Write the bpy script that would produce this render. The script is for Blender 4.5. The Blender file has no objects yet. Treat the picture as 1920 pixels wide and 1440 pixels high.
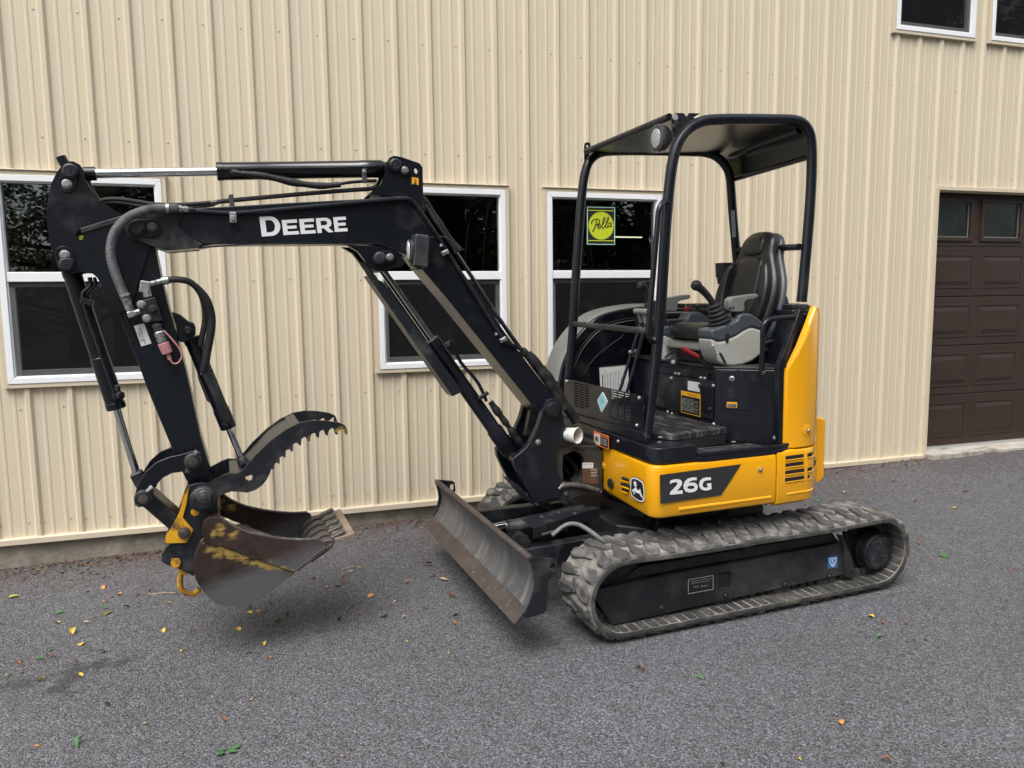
import bpy, bmesh, math, random
from mathutils import Vector, Matrix, geometry
random.seed(7)
S = bpy.context.scene
COL = S.collection
RAD = math.radians
# ------------------------------------------------------------------ camera
CAM_H = 1.6
F_PX = 1440.0                      # focal length in pixels of the 1920 px wide photograph
yaw, pitch, roll = -.3065, -.1145, -.0119
_f = Vector((-math.sin(yaw) * math.cos(pitch), math.cos(yaw) * math.cos(pitch), math.sin(pitch)))
_r = Vector((math.cos(yaw), math.sin(yaw), 0)); _u = _r.cross(_f)
CR = _r * math.cos(roll) + _u * math.sin(roll)
CU = -_r * math.sin(roll) + _u * math.cos(roll)
CF = _f
CC = Vector((1.215, -5.28, CAM_H))
cd = bpy.data.cameras.new('camera'); cam = bpy.data.objects.new('camera', cd); COL.objects.link(cam)
cd.sensor_width = 36; cd.lens = F_PX / 1920 * 36; cd.clip_start = .05; cd.clip_end = 600
M3 = Matrix((CR, CU, -CF)).transposed()
cam.matrix_world = Matrix.Translation(CC) @ M3.to_4x4()
S.camera = cam
# ------------------------------------------------------------------ sky and sun (bright overcast)
W = bpy.data.worlds.new('World'); S.world = W; W.use_nodes = True
nt = W.node_tree; nt.nodes.clear()
sky = nt.nodes.new('ShaderNodeTexSky'); sky.sky_type = 'NISHITA'; sky.sun_disc = False
SUN_EL, SUN_AZ = RAD(60), RAD(218)
sky.sun_elevation = SUN_EL; sky.sun_rotation = SUN_AZ; sky.air_density = 1.0; sky.dust_density = 3.0; sky.ozone_density = 1.0
hs = nt.nodes.new('ShaderNodeHueSaturation'); hs.inputs['Saturation'].default_value = .30
bg = nt.nodes.new('ShaderNodeBackground'); bg.inputs['Strength'].default_value = .15
wo = nt.nodes.new('ShaderNodeOutputWorld')
nt.links.new(sky.outputs[0], hs.inputs['Color']); nt.links.new(hs.outputs[0], bg.inputs[0]); nt.links.new(bg.outputs[0], wo.inputs[0])
sd = bpy.data.lights.new('sun', 'SUN'); sd.energy = 1.5; sd.angle = RAD(40); sd.color = (1, .965, .91)
sun = bpy.data.objects.new('sun', sd); COL.objects.link(sun)
sdir = Vector((math.sin(SUN_AZ) * math.cos(SUN_EL), math.cos(SUN_AZ) * math.cos(SUN_EL), math.sin(SUN_EL)))
sun.rotation_euler = sdir.to_track_quat('Z', 'Y').to_euler(); sun.location = (0, -6, 12)
S.view_settings.view_transform = 'Standard'; S.view_settings.look = 'None'
S.view_settings.gamma = 1; S.view_settings.use_curve_mapping = False
S.view_settings.exposure = 0.90
S.render.resolution_x = 1024; S.render.resolution_y = 768
S.render.engine = 'CYCLES'

# ------------------------------------------------------------------ machine frame (x to its rear, y to the wall, z up)
th, sl = .0585, .008
EX = Vector((math.cos(th), math.sin(th), sl * math.cos(th))).normalized()
EZ = Vector((-sl, 0, 1)); EZ = (EZ - EX * EX.dot(EZ)).normalized(); EY = EZ.cross(EX)
MO = Vector((3.3, -1.4116, -1.615 + sl * 3.3 + CAM_H))
MM = Matrix((EX, EY, EZ)).transposed().to_4x4(); MM.translation = MO
def ray(p): return CF + CR * ((p[0] - 960) / F_PX) + CU * ((720 - p[1]) / F_PX)
def hit(p, n, d0):
    d = ray(p); return CC + d * ((d0 - n.dot(CC)) / n.dot(d))
def loc(q): q = q - MO; return Vector((q.dot(EX), q.dot(EY), q.dot(EZ)))
def Y(p, y): return loc(hit(p, EY, EY.dot(MO + EY * y)))      # photo point measured on the machine plane y = const
def X(p, x): return loc(hit(p, EX, EX.dot(MO + EX * x)))
def Z(p, z): return loc(hit(p, EZ, EZ.dot(MO + EZ * z)))
def Yl(L, y): return [Y(p, y) for p in L]
def Yxz(L, y): return [(q.x, q.z) for q in Yl(L, y)]
def gz(x, y):
    pl = -.015 + .008 * max(-4, min(x, 10)); zw = -.02 + .0235 * max(-4, min(x, 9.5))
    w = max(0, min(1, (y + .75) / .75)); w = w * w * (3 - 2 * w)
    return pl * (1 - w) + zw * w
def G_at(p):
    z = 0.
    for _ in range(6):
        d = ray(p); t = (z - CC.z) / d.z; q = CC + d * t; z = gz(q.x, q.y)
    return Vector((q.x, q.y, z))
# zoom sheets the outlines were measured on -> photo pixels
def zs(k, ox, oy): return lambda L: [(ox + a / k, oy + b / k) for a, b in L]
zA = zs(4, 0, 260); zB = zs(4, 380, 260); zC = zs(4, 80, 460); zD = zs(3.428, 200, 740); zE = zs(3.131, 640, 440)
zF = zs(3.273, 760, 780); zG = zs(2.667, 1020, 900); zH = zs(3.31, 1020, 620); zK = zs(3.349, 1030, 190); zS = zs(4.646, 1150, 430)
zP = zs(4.5, 1020, 520); zQ = zs(8.348, 1110, 840); zR = zs(5.647, 900, 840); zU = zs(5.818, 1230, 680)

# ------------------------------------------------------------------ materials
MATS = {}
def mat(name, col, rough=.5, metal=0, n1=None, dirt=None, dirt2=None, bump=None, coat=0, spec=.5, rvar=0, emit=None, stretch=None, geo=False):
    """n1=(scale, amount) brightness variation; dirt=(colour, scale, lo, hi, rough); bump=(scale, strength, distance)"""
    m = bpy.data.materials.new(name); m.use_nodes = True; t = m.node_tree; N = t.nodes; L = t.links
    b = N['Principled BSDF']; b.inputs['Roughness'].default_value = rough; b.inputs['Metallic'].default_value = metal
    b.inputs['Specular IOR Level'].default_value = spec; b.inputs['Coat Weight'].default_value = coat; b.inputs['Coat Roughness'].default_value = .08
    co = N.new('ShaderNodeTexCoord').outputs['Object']
    if geo: co = N.new('ShaderNodeNewGeometry').outputs['Position']
    if stretch:
        mp = N.new('ShaderNodeMapping'); mp.inputs['Scale'].default_value = stretch; L.new(co, mp.inputs['Vector']); co = mp.outputs[0]
    def noise(sc, det=5, rg=.6):
        n = N.new('ShaderNodeTexNoise'); n.inputs['Scale'].default_value = sc; n.inputs['Detail'].default_value = det
        n.inputs['Roughness'].default_value = rg; L.new(co, n.inputs['Vector']); return n.outputs['Fac']
    def rng(src, a, bb, c, d):
        r = N.new('ShaderNodeMapRange'); r.inputs[1].default_value = a; r.inputs[2].default_value = bb
        r.inputs[3].default_value = c; r.inputs[4].default_value = d; L.new(src, r.inputs[0]); return r.outputs[0]
    base = None
    if n1:
        f = rng(noise(n1[0]), .25, .75, 1 - n1[1], 1 + n1[1])
        mx = N.new('ShaderNodeVectorMath'); mx.operation = 'SCALE'; mx.inputs[0].default_value = col; L.new(f, mx.inputs['Scale']); base = mx.outputs[0]
    rsock = None
    for dd in (dirt, dirt2):
        if dd:
            f = rng(noise(dd[1], 8, .65), dd[2], dd[3], 0, 1)
            mx = N.new('ShaderNodeMix'); mx.data_type = 'RGBA'; L.new(f, mx.inputs['Factor'])
            if base: L.new(base, mx.inputs['A'])
            else: mx.inputs['A'].default_value = (*col, 1)
            mx.inputs['B'].default_value = (*dd[0], 1); base = mx.outputs['Result']
            rr = N.new('ShaderNodeMix'); rr.data_type = 'FLOAT'; L.new(f, rr.inputs['Factor'])
            if rsock: L.new(rsock, rr.inputs['A'])
            else: rr.inputs['A'].default_value = rough
            rr.inputs['B'].default_value = dd[4]; rsock = rr.outputs['Result']
    if base: L.new(base, b.inputs['Base Color'])
    else: b.inputs['Base Color'].default_value = (*col, 1)
    if rvar and not rsock:
        rsock = rng(noise(9), .3, .7, max(.02, rough - rvar), rough + rvar)
    if rsock: L.new(rsock, b.inputs['Roughness'])
    if bump:
        bp = N.new('ShaderNodeBump'); bp.inputs['Strength'].default_value = bump[1]; bp.inputs['Distance'].default_value = bump[2]
        L.new(noise(bump[0], 6), bp.inputs['Height']); L.new(bp.outputs[0], b.inputs['Normal'])
    if emit: b.inputs['Emission Color'].default_value = (*emit[0], 1); b.inputs['Emission Strength'].default_value = emit[1]
    MATS[name] = m; return m
DUST = (.16, .15, .135)
mat('black_paint', (.0065, .0080, .0125), .28, n1=(3, .25), dirt=((.07, .068, .065), 5, .56, 1.0, .55), dirt2=((.16, .155, .15), 75, .70, .80, .8), spec=.45, bump=(3, .10, .01))
mat('black_gloss', (.004, .005, .008), .13, n1=(2, .2), dirt=(DUST, 4, .66, 1.0, .5), spec=.55)
mat('black_worn', (.010, .012, .0165), .38, n1=(5, .3), dirt=((.09, .087, .080), 8, .50, .85, .7), dirt2=((.3, .29, .27), 90, .71, .78, .8), bump=(30, .15, .004))
mat('frame_black', (.008, .009, .012), .5, n1=(3, .3), dirt=((.060, .055, .047), 3.5, .46, .78, .85), dirt2=((.25, .24, .21), 70, .70, .78, .8), bump=(25, .2, .004))
mat('void_black', (.006, .006, .007), .8)  # near black, also laid on closed faces for the shade inside openings
mat('black_plastic', (.013, .013, .014), .42, n1=(8, .2), bump=(250, .2, .001))
mat('black_vinyl', (.0095, .0095, .010), .36, n1=(6, .3), bump=(300, .25, .001))
mat('black_rubber', (.011, .011, .0115), .6, n1=(12, .3), dirt=((.06, .058, .055), 12, .58, .9, .85), bump=(90, .3, .003))
mat('yellow_paint', (.76, .350, .004), .24, n1=(1.5, .04), dirt=((.42, .22, .02), 5, .66, .95, .5), dirt2=((.25, .16, .05), 45, .735, .78, .7), coat=.45, rvar=.05)
mat('yellow_worn', (.62, .31, .012), .42, n1=(6, .25), dirt=((.05, .03, .02), 14, .47, .66, .7), bump=(40, .2, .003))
mat('scrape', (.36, .23, .05), .45, n1=(20, .3), dirt=((.012, .013, .018), 40, .44, .56, .4), dirt2=((.20, .12, .03), 70, .5, .6, .5))
mat('chrome', (.75, .76, .78), .14, 1, n1=(10, .1))
mat('zinc', (.42, .43, .42), .42, .85, n1=(30, .35), dirt=((.14, .12, .10), 30, .55, .75, .6))
mat('dark_zinc', (.12, .12, .12), .42, .7, n1=(40, .3), dirt=((.16, .09, .05), 40, .56, .75, .7))
mat('worn_steel', (.13, .128, .128), .40, .45, n1=(5, .35), dirt=((.060, .036, .025), 4, .50, .70, .65), dirt2=((.28, .275, .27), 22, .58, .80, .5), bump=(35, .2, .003))
mat('rust_steel', (.075, .062, .058), .48, .35, n1=(9, .35), dirt=((.11, .075, .055), 7, .52, .72, .75), dirt2=((.34, .31, .29), 30, .62, .76, .5), bump=(60, .3, .003))
mat('edge_steel', (.28, .22, .17), .5, .3, n1=(14, .25), dirt=((.45, .17, .07), 9, .58, .70, .7), dirt2=((.1, .08, .07), 30, .60, .8, .6))
mat('track_rubber', (.062, .061, .060), .74, n1=(9, .4), dirt=((.25, .24, .22), 5.5, .48, .68, .92), dirt2=((.030, .030, .031), 9, .56, .70, .75), bump=(60, .5, .006), geo=True)
mat('track_band', (.042, .041, .040), .7, n1=(14, .35), dirt=((.13, .118, .10), 7, .48, .72, .9), bump=(60, .4, .004))
mat('track_mud', (.085, .082, .077), .85, n1=(18, .5), dirt=((.29, .275, .245), 5.5, .44, .62, .95), bump=(40, .8, .008))
mat('grey_plastic', (.165, .165, .155), .42, n1=(8, .08), bump=(200, .15, .001))
mat('grey_light', (.35, .345, .32), .42, n1=(8, .06), dirt=((.2, .18, .15), 10, .62, .85, .6), bump=(200, .15, .001))
mat('grey_blue', (.055, .066, .078), .40, n1=(8, .1), bump=(200, .15, .001))
mat('lever_grey', (.17, .165, .155), .5, n1=(20, .1))
mat('red_plastic', (.25, .012, .014), .4)
mat('pink_plastic', (.46, .20, .21), .5, n1=(30, .2))
mat('white_print', (.72, .73, .74), .45)
mat('white_label', (.62, .63, .62), .45, n1=(30, .1))
mat('label_grey', (.36, .37, .37), .4, .2, n1=(40, .15))
mat('brown_plate', (.10, .055, .035), .5, n1=(40, .5))
mat('blue_sticker', (.02, .16, .42), .4)
mat('cyan_sticker', (.28, .55, .62), .4)
mat('orange_print', (.62, .17, .05), .45)
mat('amber_print', (.72, .36, .02), .45)
mat('ink', (.012, .012, .013), .5)
mat('decal_black', (.028, .029, .031), .35, n1=(8, .15), dirt=((.2, .19, .18), 60, .70, .76, .6))
mat('hose_grey', (.13, .135, .135), .55, .2, n1=(25, .3), dirt=((.25, .24, .22), 18, .52, .75, .7))
mat('lens_grey', (.34, .35, .36), .15, .3, n1=(90, .4), bump=(60, .6, .004))
mat('lens', (.66, .67, .68), .15, .3, n1=(120, .4), bump=(60, .6, .004))
mat('lamp_case', (.030, .033, .037), .4, n1=(10, .2), dirt=(DUST, 9, .5, .85, .7))
mat('mat_rubber', (.018, .018, .019), .55, n1=(10, .3), dirt=((.17, .17, .168), 2.2, .50, .74, .8), bump=(60, .3, .003), stretch=(14, 2.5, 3))
mat('siding', (.615, .535, .400), .40, n1=(.7, .015), dirt=((.55, .47, .345), 1.6, .60, 1.0, .5), stretch=(1, 1, .35), spec=.4)
mat('siding_trim', (.59, .51, .38), .42, n1=(2, .04))
mat('screw_tan', (.52, .47, .38), .35, .3)
mat('vinyl_white', (.79, .80, .82), .38, n1=(3, .02), dirt=((.62, .61, .6), 4, .66, .95, .5))
mat('sash_grey', (.42, .42, .41), .45, n1=(6, .05))
mat('rubber_seal', (.03, .03, .03), .6)
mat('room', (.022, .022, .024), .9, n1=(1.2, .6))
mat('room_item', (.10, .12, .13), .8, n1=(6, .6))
mat('paper_green', (.42, .56, .46), .7, n1=(14, .08))
mat('sign_border', (.40, .68, .54), .6)
mat('sign_lime', (.50, .56, .02), .5)
mat('tube_light', (.9, .85, .6), .5, emit=((1, .93, .62), 1.4))
mat('door_brown', (.040, .026, .021), .50, spec=.3, n1=(2.5, .10), dirt=((.055, .040, .033), 3, .60, .95, .6), bump=(60, .12, .002), stretch=(.6, 1, 3))
mat('door_pane', (.020, .025, .023), .16, n1=(2, .4), dirt=((.05, .055, .05), 3, .5, .8, .3), spec=.35)
mat('roof_under', (.005, .006, .008), .26, n1=(2, .3))
mat('door_glass_frame', (.055, .05, .045), .4)
mat('concrete', (.26, .235, .19), .88, n1=(7, .35), dirt=((.115, .11, .075), 2.6, .46, .70, .95), dirt2=((.40, .37, .31), 9, .58, .75, .9), bump=(35, .7, .012))
mat('sill_concrete', (.42, .39, .34), .85, n1=(9, .3), dirt=((.17, .15, .12), 8, .5, .68, .9), bump=(35, .8, .012))
mat('cup_paper', (.74, .71, .65), .6, n1=(10, .05), dirt=((.45, .33, .18), 22, .60, .72, .6))
mat('cup_print', (.45, .52, .46), .6, n1=(60, .5))
mat('bark', (.09, .07, .055), .9, n1=(6, .4), bump=(12, .8, .05))
mat('lawn', (.055, .085, .025), .95, n1=(3, .35))
for i, c in enumerate([(.075, .115, .035), (.060, .095, .030), (.10, .14, .045)]): mat('foliage_%d' % i, c, .6, n1=(2, .4))
LEAF = {'yellow': (.66, .43, .06), 'orange': (.52, .24, .07), 'tan': (.48, .32, .17), 'brown': (.20, .09, .045), 'dark brown': (.06, .04, .025),
        'green': (.055, .14, .05), 'lime': (.30, .38, .08), 'olive': (.12, .12, .04)}
for k, c in LEAF.items(): mat('leaf_' + k.replace(' ', '_'), c, .55, n1=(60, .3), spec=.3)
mat('litter', (.13, .07, .04), .9, n1=(20, .8))
mat('litter_dark', (.06, .04, .028), .9, n1=(20, .8))

# worn bucket paint: black, bare steel and yellow ground together
def bucket_mat():
    m = mat('bucket_paint', (.032, .022, .020), .36, .3, n1=(6, .4), dirt=((.060, .036, .029), 5, .42, .62, .48), bump=(40, .2, .003))
    t = m.node_tree; N = t.nodes; L = t.links; b = N['Principled BSDF']
    co = N.new('ShaderNodeTexCoord').outputs['Object']
    mp = N.new('ShaderNodeMapping'); mp.inputs['Rotation'].default_value = (0, RAD(22), 0); mp.inputs['Scale'].default_value = (5, 8, 34); L.new(co, mp.inputs[0])
    n = N.new('ShaderNodeTexNoise'); n.inputs['Scale'].default_value = 1.6; n.inputs['Detail'].default_value = 9; n.inputs['Roughness'].default_value = .72; L.new(mp.outputs[0], n.inputs['Vector'])
    n2 = N.new('ShaderNodeTexNoise'); n2.inputs['Scale'].default_value = 38; n2.inputs['Detail'].default_value = 6; L.new(co, n2.inputs['Vector'])
    # scraped yellow: distance to two wear lines (segments) on the side plates
    sx = N.new('ShaderNodeSeparateXYZ'); L.new(co, sx.inputs[0])
    def math_(op, a, b=None, c=None):
        q = N.new('ShaderNodeMath'); q.operation = op
        for i, v in enumerate((a, b, c)):
            if v is None: continue
            if isinstance(v, (int, float)): q.inputs[i].default_value = v
            else: L.new(v, q.inputs[i])
        return q.outputs[0]
    def blob(cx, cz, ang, la, lb):
        ca, sa = math.cos(ang), math.sin(ang)
        dx = math_('SUBTRACT', sx.outputs[0], cx); dz = math_('SUBTRACT', sx.outputs[2], cz)
        a = math_('ADD', math_('MULTIPLY', dx, ca / la), math_('MULTIPLY', dz, sa / la))
        c = math_('SUBTRACT', math_('MULTIPLY', dz, ca / lb), math_('MULTIPLY', dx, sa / lb))
        d = math_('SQRT', math_('ADD', math_('MULTIPLY', a, a), math_('MULTIPLY', c, c)))
        return math_('SUBTRACT', 1.15, d)
    y = Y((432, 1038), -.24); z = Y((498, 1060), -.24); e = Y((412, 995), -.25); h = Y((437, 1003), -.25); k = Y((365, 1030), -.24)
    m1 = blob(y.x, y.z, RAD(-22), .15, .035); m2 = blob(z.x, z.z, RAD(-20), .18, .022); m3 = blob(e.x, e.z, RAD(50), .05, .03); m4 = blob(h.x, h.z, RAD(20), .035, .025)
    mm = math_('MAXIMUM', math_('MAXIMUM', m1, m2), math_('MAXIMUM', m3, m4))
    st = math_('SUBTRACT', n.outputs['Fac'], .5); st2 = math_('SUBTRACT', n2.outputs['Fac'], .5)
    v = math_('ADD', mm, math_('MULTIPLY', st, 2.6)); v = math_('ADD', v, math_('MULTIPLY', st2, 2.2))
    r = N.new('ShaderNodeMapRange'); r.inputs[1].default_value = .35; r.inputs[2].default_value = 1.0; L.new(v, r.inputs[0])
    # ground-polished grey steel low on the bucket
    q = Y((440, 1095), -.24)
    lo = math_('ADD', math_('SUBTRACT', q.z + .05, sx.outputs[2]), math_('MULTIPLY', math_('SUBTRACT', sx.outputs[0], q.x), .28))
    lo = math_('ADD', math_('MULTIPLY', lo, 9), math_('MULTIPLY', st, 1.2))
    r2 = N.new('ShaderNodeMapRange'); r2.inputs[1].default_value = -.2; r2.inputs[2].default_value = .5; L.new(lo, r2.inputs[0])
    old = b.inputs['Base Color'].links[0].from_socket
    a = N.new('ShaderNodeMix'); a.data_type = 'RGBA'; L.new(r2.outputs[0], a.inputs['Factor']); L.new(old, a.inputs['A']); a.inputs['B'].default_value = (.115, .113, .114, 1)
    c = N.new('ShaderNodeMix'); c.data_type = 'RGBA'; L.new(r.outputs[0], c.inputs['Factor']); L.new(a.outputs['Result'], c.inputs['A']); c.inputs['B'].default_value = (.44, .30, .075, 1)
    L.new(c.outputs['Result'], b.inputs['Base Color'])
bucket_mat()
# scratched dozer blade face: vertical streaks
def blade_mat():
    m = mat('blade_steel', (.125, .131, .142), .38, .5, n1=(3, .35), dirt=((.13, .085, .065), 4, .60, .85, .6), bump=(30, .15, .003))
    t = m.node_tree; N = t.nodes; L = t.links; b = N['Principled BSDF']
    co = N.new('ShaderNodeTexCoord').outputs['Object']
    mp = N.new('ShaderNodeMapping'); mp.inputs['Scale'].default_value = (3, 13, 2.2); mp.inputs['Rotation'].default_value = (RAD(9), 0, 0); L.new(co, mp.inputs[0])
    n = N.new('ShaderNodeTexNoise'); n.inputs['Scale'].default_value = 1.3; n.inputs['Detail'].default_value = 9; n.inputs['Roughness'].default_value = .75; L.new(mp.outputs[0], n.inputs['Vector'])
    r = N.new('ShaderNodeMapRange'); r.inputs[1].default_value = .50; r.inputs[2].default_value = .72; L.new(n.outputs['Fac'], r.inputs[0])
    old = b.inputs['Base Color'].links[0].from_socket
    a = N.new('ShaderNodeMix'); a.data_type = 'RGBA'; L.new(r.outputs[0], a.inputs['Factor']); L.new(old, a.inputs['A']); a.inputs['B'].default_value = (.36, .36, .365, 1)
    L.new(a.outputs['Result'], b.inputs['Base Color'])
blade_mat()
# asphalt: binder with pale and dark stone chips
def asphalt():
    m = bpy.data.materials.new('asphalt'); m.use_nodes = True; t = m.node_tree; N = t.nodes; L = t.links; b = N['Principled BSDF']
    co = N.new('ShaderNodeTexCoord').outputs['Object']
    def vor(sc, feat='F1'):
        v = N.new('ShaderNodeTexVoronoi'); v.inputs['Scale'].default_value = sc; v.feature = feat; L.new(co, v.inputs['Vector']); return v
    def noi(sc, det=4):
        v = N.new('ShaderNodeTexNoise'); v.inputs['Scale'].default_value = sc; v.inputs['Detail'].default_value = det; L.new(co, v.inputs['Vector']); return v.outputs['Fac']
    v1 = vor(155); v2 = vor(320)
    cr = N.new('ShaderNodeValToRGB'); e = cr.color_ramp.elements
    e[0].position = 0; e[0].color = (.038, .038, .042, 1); e[1].position = 1; e[1].color = (.20, .20, .215, 1)
    for p, c in ((.3, .080), (.62, .104), (.88, .140)):
        q = e.new(p); q.color = (c, c, c * 1.065, 1)
    sp = N.new('ShaderNodeSeparateColor'); L.new(v1.outputs['Color'], sp.inputs[0]); L.new(sp.outputs[0], cr.inputs[0])
    cr2 = N.new('ShaderNodeValToRGB'); e = cr2.color_ramp.elements
    e[0].position = .1; e[0].color = (.55, .55, .55, 1); e[1].position = .95; e[1].color = (1.6, 1.6, 1.64, 1)
    sp2 = N.new('ShaderNodeSeparateColor'); L.new(v2.outputs['Color'], sp2.inputs[0]); L.new(sp2.outputs[1], cr2.inputs[0])
    mx = N.new('ShaderNodeMix'); mx.data_type = 'RGBA'; mx.blend_type = 'MULTIPLY'; mx.inputs['Factor'].default_value = .8
    L.new(cr.outputs[0], mx.inputs['A']); L.new(cr2.outputs[0], mx.inputs['B'])
    # broad patches
    r = N.new('ShaderNodeMapRange'); r.inputs[1].default_value = .3; r.inputs[2].default_value = .7; r.inputs[3].default_value = .90; r.inputs[4].default_value = 1.11; L.new(noi(.9, 6), r.inputs[0])
    r3 = N.new('ShaderNodeMapRange'); r3.inputs[1].default_value = .3; r3.inputs[2].default_value = .7; r3.inputs[3].default_value = .93; r3.inputs[4].default_value = 1.07; L.new(noi(14, 3), r3.inputs[0])
    mu = N.new('ShaderNodeMath'); mu.operation = 'MULTIPLY'; L.new(r.outputs[0], mu.inputs[0]); L.new(r3.outputs[0], mu.inputs[1])
    sc = N.new('ShaderNodeVectorMath'); sc.operation = 'SCALE'; L.new(mx.outputs['Result'], sc.inputs[0]); L.new(mu.outputs[0], sc.inputs['Scale'])
    # brown leaf dust gathered against the wall
    sx = N.new('ShaderNodeSeparateXYZ'); L.new(co, sx.inputs[0])
    r2 = N.new('ShaderNodeMapRange'); r2.inputs[1].default_value = -.75; r2.inputs[2].default_value = -.05; r2.inputs[3].default_value = 0; r2.inputs[4].default_value = .8; L.new(sx.outputs[1], r2.inputs[0])
    nn = N.new('ShaderNodeMapRange'); nn.inputs[1].default_value = .42; nn.inputs[2].default_value = .62; L.new(noi(26, 7), nn.inputs[0])
    mm = N.new('ShaderNodeMath'); mm.operation = 'MULTIPLY'; L.new(r2.outputs[0], mm.inputs[0]); L.new(nn.outputs[0], mm.inputs[1])
    a = N.new('ShaderNodeMix'); a.data_type = 'RGBA'; L.new(mm.outputs[0], a.inputs['Factor']); L.new(sc.outputs[0], a.inputs['A']); a.inputs['B'].default_value = (.085, .055, .042, 1)
    last = a.outputs['Result']
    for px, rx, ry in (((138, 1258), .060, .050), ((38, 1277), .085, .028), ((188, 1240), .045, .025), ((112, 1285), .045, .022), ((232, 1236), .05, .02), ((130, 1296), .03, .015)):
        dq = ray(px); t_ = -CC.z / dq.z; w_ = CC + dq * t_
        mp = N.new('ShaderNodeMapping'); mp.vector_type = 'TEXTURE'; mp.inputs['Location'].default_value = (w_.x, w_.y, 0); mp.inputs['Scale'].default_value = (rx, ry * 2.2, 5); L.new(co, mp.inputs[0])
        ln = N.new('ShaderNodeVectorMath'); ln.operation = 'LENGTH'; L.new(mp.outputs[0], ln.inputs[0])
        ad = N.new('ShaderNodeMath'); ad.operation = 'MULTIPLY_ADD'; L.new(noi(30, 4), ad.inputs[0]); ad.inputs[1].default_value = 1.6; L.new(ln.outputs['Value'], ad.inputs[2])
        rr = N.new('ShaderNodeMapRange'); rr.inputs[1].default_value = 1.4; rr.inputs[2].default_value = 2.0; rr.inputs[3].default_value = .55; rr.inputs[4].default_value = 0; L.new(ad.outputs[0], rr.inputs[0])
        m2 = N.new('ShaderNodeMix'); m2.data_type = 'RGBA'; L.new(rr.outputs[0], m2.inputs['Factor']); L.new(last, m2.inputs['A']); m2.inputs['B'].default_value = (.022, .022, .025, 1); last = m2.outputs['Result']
    L.new(last, b.inputs['Base Color'])
    b.inputs['Roughness'].default_value = .82; b.inputs['Specular IOR Level'].default_value = .35
    bp = N.new('ShaderNodeBump'); bp.inputs['Strength'].default_value = .9; bp.inputs['Distance'].default_value = .006; bp.invert = True
    L.new(v1.outputs['Distance'], bp.inputs['Height'])
    bp2 = N.new('ShaderNodeBump'); bp2.inputs['Strength'].default_value = .5; bp2.inputs['Distance'].default_value = .01; L.new(noi(60, 3), bp2.inputs['Height']); L.new(bp.outputs[0], bp2.inputs['Normal'])
    L.new(bp2.outputs[0], b.inputs['Normal'])
    MATS['asphalt'] = m
asphalt()
def glass():
    m = bpy.data.materials.new('glass'); m.use_nodes = True; t = m.node_tree; N = t.nodes; L = t.links; N.clear()
    o = N.new('ShaderNodeOutputMaterial'); mx = N.new('ShaderNodeMixShader'); fr = N.new('ShaderNodeFresnel'); fr.inputs[0].default_value = 1.85
    tr = N.new('ShaderNodeBsdfTransparent'); tr.inputs[0].default_value = (.62, .68, .66, 1); gl = N.new('ShaderNodeBsdfGlossy'); gl.inputs['Roughness'].default_value = 0.0
    L.new(fr.outputs[0], mx.inputs[0]); L.new(tr.outputs[0], mx.inputs[1]); L.new(gl.outputs[0], mx.inputs[2]); L.new(mx.outputs[0], o.inputs[0])
    MATS['glass'] = m
glass()

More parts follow.
